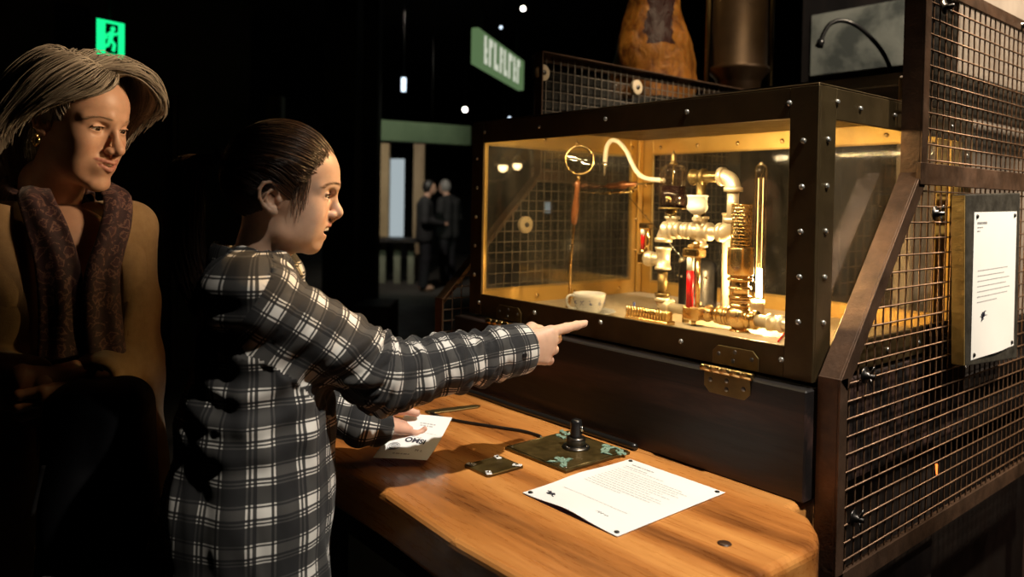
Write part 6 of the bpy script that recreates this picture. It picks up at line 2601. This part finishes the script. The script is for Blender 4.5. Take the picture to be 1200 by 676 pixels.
# cream top
tp = Sdf((W0[0]-.3, W0[1]-.3, .85), (W0[0]+.3, W0[1]+.3, 1.42), .006)
for y in (-.075, .075):
    tp.cap(W0+UPV*.88+wlf*y, W0+UPV*1.26+wlf*y*.8, .096, .078, .03)
tp.ell(wN+UPV*.05+wfw*.085, (.095, .055, .195), .01, 's', rot=np.stack([wfw, wlf, UPV], 1))
P, Qd = tp.mesh(1)
quad_obj('cream_top', P, Qd, M['cream_top'], woman)
# coat with an open front
ct = Sdf((W0[0]-.5, W0[1]-.5, .52), (W0[0]+.5, W0[1]+.5, 1.47), .0055)
for y in (-.085, .085):
    P = [W0+wlf*y*k_+UPV*z-wfw*.004 for z, k_ in ((1.30, .85), (1.18, 1), (1.02, 1), (.85, 1.05), (.55, 1.15))]
    ct.chain(P, [.082, .106, .112, .122, .145], .03)
ct.chain([sL, wN-UPV*.07-wfw*.035, sR], [.056, .048, .056], .03)
ct.cap(W0+wfw*.150+wlf*.018+UPV*1.50, W0+wfw*.15+wlf*.006+UPV*1.12, .125, .084, .012, 's')
ct.cap(W0+wfw*.15+UPV*1.12, W0+wfw*.18+UPV*.45, .080, .050, .012, 's')
ct.ell(wN+UPV*.085+wfw*.02, (.075, .072, .11), .012, 's', rot=np.stack([wfw, wlf, UPV], 1))
ct.chain([sL, eL, hLw-nrm(hLw-eL)*.03], [.060, .056, .048], .02)
ct.chain([sR, eR, hRw-nrm(hRw-eR)*.03], [.060, .056, .048], .02)
ct.ell(hLw+nrm(hLw-eL)*.055, (.075,)*3, .004, 's')
ct.ell(hRw+nrm(hRw-eR)*.055, (.075,)*3, .004, 's')
ct.cut((0, 0, -1), -.56)
P, Qd = ct.mesh(2)
nn_ = vnormals(P, Qd)
P = P+nn_*(vnoise(P, (9, 9, 5), 2.2)*.010+vnoise(P, (22, 22, 12), 4.1)*.0035)[:, None]
coat = quad_obj('coat', P, Qd, M['coat'], woman)
# lapels
for s_ in (-1, 1):
    G = []
    for t_ in np.linspace(0, 1, 14):
        z = 1.375-.33*t_
        inn = W0+wfw*(.050+.050*min(1, t_*2.2))+wlf*s_*(.090-.004*t_)+UPV*z
        w_ = .058*math.sin(PI*min(1, .25+t_*.75))+.006
        out_ = inn+wlf*s_*w_-wfw*(w_*.42)+UPV*(.012*(1-t_))
        mid = (inn+out_)/2+wfw*.012
        G.append([inn, inn*.7+mid*.3+wfw*.006, mid, out_*.6+mid*.4+wfw*.005, out_, out_-wfw*.01])
    b = MB()
    b.grid(np.array(G))
    b.build('lapel', M['coat'], coat)


# scarf: a loop round the neck and two hanging tails
def cloth_band(path, widths, across, out_dir, th=.012, folds=3, seed=1, n=26):
    """A soft thick band with lengthwise folds following a path."""
    m = len(path)
    G = np.zeros((m, 2*n, 3))
    for i in range(m):
        ac, od = nrm(across[i]), nrm(out_dir[i])
        for k in range(n):
            x = (k/(n-1)-.5)*2
            f = .26*math.cos(x*PI*folds+seed+.8*math.sin(i*.25+seed))+.74*math.sqrt(max(0, 1-x*x))
            G[i, k] = path[i]+ac*x*widths[i]/2+od*(th*f)
            G[i, 2*n-1-k] = path[i]+ac*x*widths[i]/2*.98-od*(th*.35-th*.2*f)
    return G


wr = lambda z, lat, fwd: W0+wfw*fwd+wlf*(lat+.012)+UPV*z
sc = None
for s_, pts, wd in ((-1, [(1.41, -.058, .030), (1.390, -.070, .070), (1.34, -.064, .104), (1.26, -.050, .122), (1.16, -.046, .130), (1.06, -.050, .138), (.96, -.050, .142)], (.05, .062, .070, .074, .078, .080, .082)),
                    (1, [(1.42, .060, .034), (1.395, .070, .082), (1.335, .052, .118), (1.25, .024, .134), (1.16, .022, .139), (1.08, .028, .142), (1.02, .034, .143)], (.05, .062, .070, .076, .080, .080, .080))):
    path = catmull([wr(*p) for p in pts], 30)
    w_ = np.interp(np.linspace(0, 1, 30), np.linspace(0, 1, len(wd)), wd)
    od = [nrm(wfw+wlf*s_*.45*(1-i/29)+UPV*.4*(1-i/29)) for i in range(30)]
    ac = [nrm(np.cross(UPV*.9+wfw*.2, o_)) for o_ in od]
    b = MB()
    b.grid(cloth_band(path, w_, ac, od, .013, 1.6, 1.3*s_+2), closed_u=True)
    # fringe at the end
    e = path[-1]
    for k in range(22):
        q = e+ac[-1]*(k/21-.5)*w_[-1]+od[-1]*.003
        b.tube([q+UPV*.004, q-UPV*.016+ac[-1]*.002*math.sin(k*2.1), q-UPV*.034], [.0018, .0015, .0007], 5)
    o = b.build('scarf', M['scarf'], woman)
path, od, ac = [], [], []
for k in range(31):
    a = -2.15+4.3*k/30+PI
    p = wN+UPV*(.030+.012*math.cos(a-PI)-.03*(abs(k-15)/15)**2)+wfw*math.cos(a)*.085+wlf*math.sin(a)*.082
    path.append(p)
    o_ = nrm(wfw*math.cos(a)+wlf*math.sin(a)+UPV*.35)
    od.append(o_)
    ac.append(nrm(np.cross(o_, np.cross(UPV, o_))))
b = MB()
b.grid(cloth_band(np.array(path), np.full(31, .075), ac, od, .012, 2, .7), closed_u=True)
b.build('scarf_loop', M['scarf'], woman)
# earring
b = MB()
eo = to_world(np.array([-.012, -(.066+.010), -.034]), WO, WF)
b.tube([eo+GF[:, 0]*0+WF@np.array([.007*math.cos(a), -.002, .008*math.sin(a)]) for a in np.linspace(0, 2*PI, 18, endpoint=False)], .0022, 6, closed=True)
b.ball(eo+WF@np.array([0, -.003, .009]), .0042, 10, 8)
b.ball(eo+WF@np.array([0, -.003, -.008]), .0035, 10, 8)
b.build('earring', M['brass'], woman)
# trousers and shoes
tr = Sdf((W0[0]-.3, W0[1]-.3, .05), (W0[0]+.3, W0[1]+.3, .98), .008)
for y in (-.085, .085):
    tr.chain([W0+UPV*.88+wlf*y, W0+UPV*.48+wlf*y, W0+UPV*.085+wlf*y-wfw*.02], [.10, .072, .06], .03)
P, Qd = tr.mesh(1)
quad_obj('trousers', P, Qd, M['black_cloth'], woman)
for y in (-.085, .085):
    a = W0+wlf*y-wfw*.02
    s = Sdf(a-[.22, .22, .02], a+[.22, .22, .16], .005)
    s.cap(a+UPV*.045-wfw*.01, a+UPV*.038+wfw*.14, .042, .036, .02)
    s.cap(a+UPV*.05, a+UPV*.11, .042, .045, .02)
    s.cut((0, 0, -1), -.004)
    P, Qd = s.mesh(1)
    quad_obj('shoe', P, Qd, M['shoe'], woman)

# hair: swept up off the forehead on one side, falling to the shoulder on the other
guides = [
    # far side, from the front wave round to the back, then the near side; each from the parting outwards
    [(.066, -.016, .112), (.094, .004, .126), (.118, .032, .120), (.132, .060, .094), (.124, .078, .066), (.104, .082, .052)],
    [(.054, -.018, .120), (.076, .012, .141), (.096, .052, .132), (.100, .084, .094), (.084, .098, .050), (.064, .094, .014)],
    [(.032, -.020, .127), (.042, .022, .150), (.046, .068, .130), (.038, .098, .076), (.022, .106, .010), (.010, .094, -.060)],
    [(.000, -.020, .129), (-.006, .028, .152), (-.024, .074, .122), (-.044, .100, .050), (-.056, .104, -.040), (-.050, .088, -.120)],
    [(-.030, -.020, .127), (-.058, .016, .143), (-.096, .042, .094), (-.120, .060, .010), (-.122, .062, -.075), (-.098, .054, -.140)],
    [(-.044, -.020, .122), (-.082, -.014, .133), (-.124, -.014, .076), (-.138, -.012, -.010), (-.136, -.012, -.090), (-.108, -.012, -.150)],
    [(-.030, -.022, .127), (-.060, -.050, .137), (-.100, -.076, .086), (-.118, -.092, .005), (-.120, -.098, -.080), (-.092, -.096, -.150)],
    [(.000, -.022, .129), (-.010, -.064, .141), (-.044, -.100, .096), (-.076, -.118, .020), (-.092, -.124, -.070), (-.072, -.120, -.150)],
    [(.028, -.022, .127), (.028, -.064, .138), (-.002, -.102, .098), (-.036, -.118, .036), (-.066, -.126, -.040), (-.068, -.124, -.115)],
    [(.048, -.022, .121), (.060, -.058, .127), (.044, -.090, .096), (.010, -.106, .052), (-.026, -.114, .004), (-.052, -.116, -.065)],
    [(.060, -.020, .114), (.082, -.044, .117), (.082, -.070, .092), (.056, -.090, .064), (.020, -.100, .036), (-.020, -.108, .000)],
    [(.066, -.018, .112), (.096, -.026, .114), (.106, -.042, .094), (.092, -.062, .074), (.060, -.082, .058), (.024, -.094, .044)],
]
Gd = np.array([catmull(g, 16) for g in guides])           # (12, 16, 3)
ng = len(Gd)


def hair_at(u):
    """Blend the guides at u in 0..ng-1."""
    i = int(min(u, ng-1.0001))
    f = u-i
    i0, i1, i2, i3 = max(i-1, 0), i, min(i+1, ng-1), min(i+2, ng-1)
    return .5*((2*Gd[i1])+(-Gd[i0]+Gd[i2])*f+(2*Gd[i0]-5*Gd[i1]+4*Gd[i2]-Gd[i3])*f*f+(-Gd[i0]+3*Gd[i1]-3*Gd[i2]+Gd[i3])*f**3)


hc = np.array(WOMAN['cran'][0])
strands, tints = [], []
r = np.random.default_rng(5)
for i in range(430):
    u0 = r.uniform(0, ng-1)
    lay = r.uniform(.86, 1.05)
    base_t = np.clip(r.normal(.5, .28), 0, 1)
    wph, wam = r.uniform(0, 6.28), r.uniform(.001, .0085)
    wfr = r.uniform(6, 12)
    cut_ = r.choice([r.uniform(.55, .8), r.uniform(.85, 1.0), r.uniform(.9, 1.0)])
    root = r.normal(0, [.004, .009, .001])
    curl = r.normal(0, .012)
    drift = r.normal(0, .35)
    tt = np.linspace(0, 1, 16)
    for j in range(10):
        ul_ = np.clip(u0+r.normal(0, .16), 0, ng-1)
        S = np.array([hair_at(np.clip(ul_+drift*t_*t_, 0, ng-1))[k] for k, t_ in enumerate(tt)])
        C0 = np.array([hair_at(np.clip(u0+drift*t_*t_, 0, ng-1))[k] for k, t_ in enumerate(tt)])
        S = hc+(S-hc)*((lay+r.uniform(-.012, .012))*tt+(1-tt)*.975)[:, None]
        C0 = hc+(C0-hc)*(lay*tt+(1-tt)*.975)[:, None]
        S = S*(1-.6*tt**2)[:, None]+C0*(.6*tt**2)[:, None]
        S = S+root*((1-tt)**2)[:, None]
        wv = wam*np.sin(wph+tt*wfr+r.normal(0, .25))*tt
        S = S+np.stack([wv+curl*tt**3, wv*.7*np.sign(S[:, 1]), wv*.3], 1)
        e = r.uniform(.9, 1.0)*cut_
        S = catmull(S, 40)[np.linspace(0, 39*e, 18).astype(int)]
        strands.append(to_world(S, WO, WF))
        tints.append(np.clip(base_t+r.normal(0, .12), 0, 1))
rw_ = np.array(WOMAN['cran'][1])+.004
cand = r.normal(size=(14000, 3))
cand /= np.linalg.norm(cand, axis=1, keepdims=True)
ptw = hc+cand/np.sqrt(((cand/rw_)**2).sum(1))[:, None]
ew = np.sqrt((((ptw-np.array((.100, 0, -.030)))/np.array((.088, .13, .114)))**2).sum(1))+r.normal(0, .02, len(cand))
okw = (ew > 1.0) & (ew < 1.32) & (ptw[:, 2] > .0) & (ptw[:, 0] > -.02)
topd = nrm(np.array([-.035, -.02, .09]))
for d0 in cand[okw][:1100]:
    om = math.acos(np.clip(d0@topd, -1, 1))
    if om < .1:
        continue
    t_ = np.linspace(0, 1, 12)
    sl = (np.sin((1-t_)*om)[:, None]*d0+np.sin(t_*om)[:, None]*topd)/math.sin(om)
    sl /= np.linalg.norm(sl, axis=1, keepdims=True)
    S = hc+sl*((1/np.sqrt(((sl/rw_)**2).sum(1)))+(-.004*np.exp(-t_*14)+r.uniform(.0, .006)*np.sin(t_*PI)))[:, None]
    strands.append(to_world(S, WO, WF))
    tints.append(np.clip(r.normal(.5, .22), 0, 1))
for i in range(150):                            # loose wisps
    u = r.uniform(0, ng-1)
    S = hair_at(u)
    S = hc+(S-hc)*r.uniform(1.0, 1.10)
    S = S+np.stack([np.sin(np.linspace(0, r.uniform(3, 9), 16)+r.uniform(0, 6))*.006]*3, 1)*r.uniform(-1, 1, 3)*np.linspace(0, 1, 16)[:, None]
    S = catmull(S, 40)[np.linspace(0, 39*r.uniform(.5, 1), 18).astype(int)]
    strands.append(to_world(S, WO, WF))
    tints.append(r.uniform(.4, 1))
us = np.linspace(0, ng-1, 90)
sheet_ = np.array([hc+(hair_at(u)-hc)*.93 for u in us])
b_q = []
m = 16
idx = np.arange(90*m).reshape(90, m)
Qs = np.stack([idx[:-1, :-1], idx[1:, :-1], idx[1:, 1:], idx[:-1, 1:]], -1).reshape(-1, 4)
capw = Sdf((-.13, -.1, -.09), (.13, .1, .15), .003)
capw.ell(hc, np.array(WOMAN['cran'][1])+.006, 0)
capw.ell((.100, 0, -.030), (.108, .15, .138), .004, 's')
capw.ell((.012, 0, -.120), (.09, .12, .09), .01, 's')
kp, kq = capw.mesh(1)
strand_mesh(strands, .00095, tints, 'hair', M['hair_ash'], woman, 4,
            [(to_world(sheet_.reshape(-1, 3), WO, WF), Qs, (.30, .30, .30)), (to_world(kp, WO, WF), kq, (.25, .25, .25))])

# the black bag she holds before her
bgc = at(118, 548, D=1.33)
bx = nrm(RH*.95+FH*.2)
by = np.cross(UPV, bx)
BF = np.stack([bx, by, UPV], 1)
bag = thing('backpack', bgc-UPV*.24, 'black rounded backpack with grey trim stripes held low between woman and girl', 'bag')
s = Sdf(bgc-.35, bgc+.35, .006)
for dx in (-.045, .045):
    for dy in (-.02, .02):
        s.cap(bgc+BF@np.array([dx, dy, -.20]), bgc+BF@np.array([dx*.7, dy, .105]), .052, .052, .02)
s.ell(bgc+BF@np.array([0, -.055, -.09]), (.075, .04, .10), .02, rot=BF)
P, Qd = s.mesh(2)
bb_ = quad_obj('bag_body', P, Qd, M['black_cloth'], bag)
for z, wd_ in ((-.150, .060), (-.172, .060)):
    P = [bgc+BF@np.array([x, -.091+.30*x*x, z-.06*x]) for x in np.linspace(-wd_, .02, 9)]
    MB().tube(P, .0045, 8, flat=.5).build('trim_stripe', M['grey_trim'], bb_)
P = [bgc+BF@np.array([-.082+.02*t_, -.070-.01*t_, -.05+.085*t_]) for t_ in np.linspace(0, 1, 8)]
MB().tube(catmull(P, 14), .0035, 8, flat=.5).build('trim_stripe', M['grey_trim'], bb_)
mid = hRw+nrm(wlf*.9+wfw*.15-UPV*.25)*.09+(np.cross(UPV, nrm(wlf*.9+wfw*.15)))*.02
P = [bgc+BF@np.array([-.03, 0, .15]), bgc*.45+mid*.55+UPV*.10, mid-UPV*.02, bgc*.35+mid*.65-UPV*.05, bgc+BF@np.array([-.07, .03, .10])]
MB().tube(catmull(P, 30), .010, 10, flat=.4).build('carry_strap', M['black_cloth'], bag)


# ================================================================ two men far across the hall
def far_man(px, D, face_lat, face_dep, height, head_drop, hair_mat, label, arm_up):
    c = at(px, 330, D=D)
    c0 = np.array([c[0], c[1], 0.])
    F = frame_of(face_lat, face_dep)
    f, l = F[:, 0], F[:, 1]
    k = height/1.75
    q = lambda fx, ly_, z: c0+f*fx*k+l*ly_*k+UPV*z*k
    man = thing('person', c0, label, 'person')
    h = .012
    s = Sdf(c0-[.5, .5, 0], c0+[.5, .5, 1.95], h)
    hd = q(.05+head_drop*.5, 0, 1.63-head_drop*.2)
    s.ell(hd, (.098*k, .078*k, .118*k), 0, rot=F)
    s.ell(hd+f*.055-UPV*.055, (.045, .05, .055), .02, rot=F)
    s.cap(hd+f*.085, hd+f*.105-UPV*.03, .012, .016, .01)
    s.cap(q(-.01, 0, 1.40), hd-UPV*.06, .06, .052, .02)
    for y in (-1, 1):
        s.cap(q(0, y*.09, 1.0), q(-.01, y*.09, 1.32), .11, .11, .03)
        s.chain([q(0, y*.09, .93), q(.015, y*.10, .50), q(-.02, y*.105, .10)], [.085, .058, .042], .02)
        s.ell(q(.03, y*.105, .05), (.12, .045, .05), .02, rot=F)
        hw = q(.26, y*.08, 1.06) if arm_up else q(.08, y*.24, .80)
        s.chain([q(-.01, y*.20, 1.38), q(-.02, y*.25, 1.10), hw], [.05, .042, .03], .02)
        s.ell(hw+nrm(hw-q(-.02, y*.25, 1.10))*.06, (.06, .035, .03), .02, rot=F)
    P, Qd = s.mesh(1)
    quad_obj('body', P, Qd, M['skin'], man, col=np.tile((.45, .27, .19), (len(P), 1)))
    s = Sdf(c0-[.5, .5, 0], c0+[.5, .5, 1.95], h)
    for y in (-1, 1):
        s.chain([q(-.005, y*.09, .84), q(0, y*.09, 1.1), q(-.01, y*.085, 1.33)], [.13, .125, .122], .03)
        hw = q(.26, y*.08, 1.06) if arm_up else q(.08, y*.24, .80)
        s.chain([q(-.01, y*.19, 1.38), q(-.02, y*.25, 1.10), hw], [.075, .062, .05], .03)
    s.cap(q(-.01, -.06, 1.42), q(-.01, .06, 1.42), .07, None, .03)
    P, Qd = s.mesh(1)
    quad_obj('jacket', P, Qd, M['jacket_dark'], man)
    s = Sdf(c0-[.5, .5, 0], c0+[.5, .5, 1.2], h)
    for y in (-1, 1):
        s.chain([q(0, y*.085, .92), q(.015, y*.10, .50), q(-.02, y*.105, .085)], [.105, .08, .068], .02)
    P, Qd = s.mesh(1)
    quad_obj('trousers', P, Qd, M['black_cloth'], man)
    s = Sdf(hd-.2, hd+.2, .008)
    s.ell(hd-f*.012+UPV*.012, (.104*k, .086*k, .118*k), 0, rot=F)
    s.ell(hd+f*.09-UPV*.045, (.10, .12, .12), .01, 's', rot=F)
    P, Qd = s.mesh(1)
    quad_obj('hair', P, Qd, M[hair_mat], man)


far_man(497, 11.7, .95, .2, 1.72, .03, 'hair_dark', 'dark haired person in black standing with arms folded forward, left of the two far away', True)
far_man(524, 12.6, -.75, .5, 1.76, .07, 'hair_grey', 'grey haired person in black with bowed head, right of the two far away', True)
# ------------------------------------------------------------------ light and camera
def spot(name, loc, target, energy, size, blend, col, r=.05):
    l = bpy.data.lights.new(name, 'SPOT')
    l.energy, l.spot_size, l.spot_blend, l.color, l.shadow_soft_size = energy, size, blend, col, r
    o = bpy.data.objects.new(name, l)
    o.location = loc
    d = Vector(target)-Vector(loc)
    o.rotation_euler = d.to_track_quat('-Z', 'Y').to_euler()
    COL.objects.link(o)
    return o


spot('gallery_spot', KEY_L, KEY_T, KEY_E, math.radians(28), .75, (1.0, .91, .78), .03)
spot('gallery_spot_face', (-.86, 2.45, 2.75), (-1.12, .56, 1.41), 330, math.radians(12.5), .6, (1.0, .60, .25), .04)
spot('gallery_spot_warm', (-.55, 1.45, 2.15), (-1.72, .36, 1.62), 112, math.radians(23), .4, (1.0, .68, .40), .12)
spot('board_spot', (1.0, 1.5, 2.9), (-.57, 1.82, 1.22), 112, math.radians(17), .6, (1.0, .95, .86), .03)
spot('added_glint_spot', (1.9, -2.2, 3.7), (-1.05, 1.2, 1.35), 13, math.radians(16), .5, (1.0, .92, .82), .05)  # added lamp that puts glints on the case's front rivets
spot('hall_spot', (-8.0, 4.6, 3.9), (-10.4, 6.9, 1.3), 330, math.radians(60), .8, (1.0, .88, .74), .1)
spot('hall_wash', (-6.2, 4.2, 3.9), (-8.4, 4.9, 2.45), 150, math.radians(60), .8, (.85, 1.0, .75), .1)
spot('machine_spot', (.7, 2.3, 3.4), (-.83, 2.2, 1.6), 620, math.radians(44), .7, (1.0, .82, .6), .05)
spot('print_spot', (-.6, 2.2, 3.9), (-1.72, 3.62, 2.2), 170, math.radians(34), .6, (1.0, .9, .74), .04)
spot('sculpture_spot', (-.9, 2.0, 3.9), (lump.location[0], lump.location[1], 2.0), 130, math.radians(26), .6, (1.0, .78, .48), .04)
spot('floor_spot', (.8, 4.4, 3.6), (-.9, 3.4, 0), 120, math.radians(50), .8, (1.0, .75, .6), .05)

w = bpy.data.worlds.new('World')
scene.world = w
w.use_nodes = True
bg = w.node_tree.nodes['Background']
bg.inputs[0].default_value = (.55, .5, .7, 1)
bg.inputs[1].default_value = .002

cam = bpy.data.cameras.new('camera')
cam.sensor_width = 36
cam.lens = CF/1200*36
cam.shift_y = -(338-CCY)/1200
cam.clip_start = .05
cam.dof.use_dof = True
cam.dof.focus_distance = 1.42
cam.dof.aperture_fstop = 3.2
co = bpy.data.objects.new('camera', cam)
R = Matrix((RT, UP, -FW)).transposed()
co.matrix_world = Matrix.Translation(Vector(CAM)) @ R.to_4x4()
COL.objects.link(co)
scene.camera = co
scene.view_settings.view_transform = 'Standard'
scene.view_settings.look = 'None'
scene.view_settings.gamma = 1
scene.view_settings.use_curve_mapping = False
scene.view_settings.exposure = 0.0
scene.cycles.max_bounces = 8
scene.cycles.transparent_max_bounces = 24
scene.cycles.sample_clamp_indirect = 4.0
scene.cycles.caustics_reflective = False
scene.cycles.caustics_refractive = False
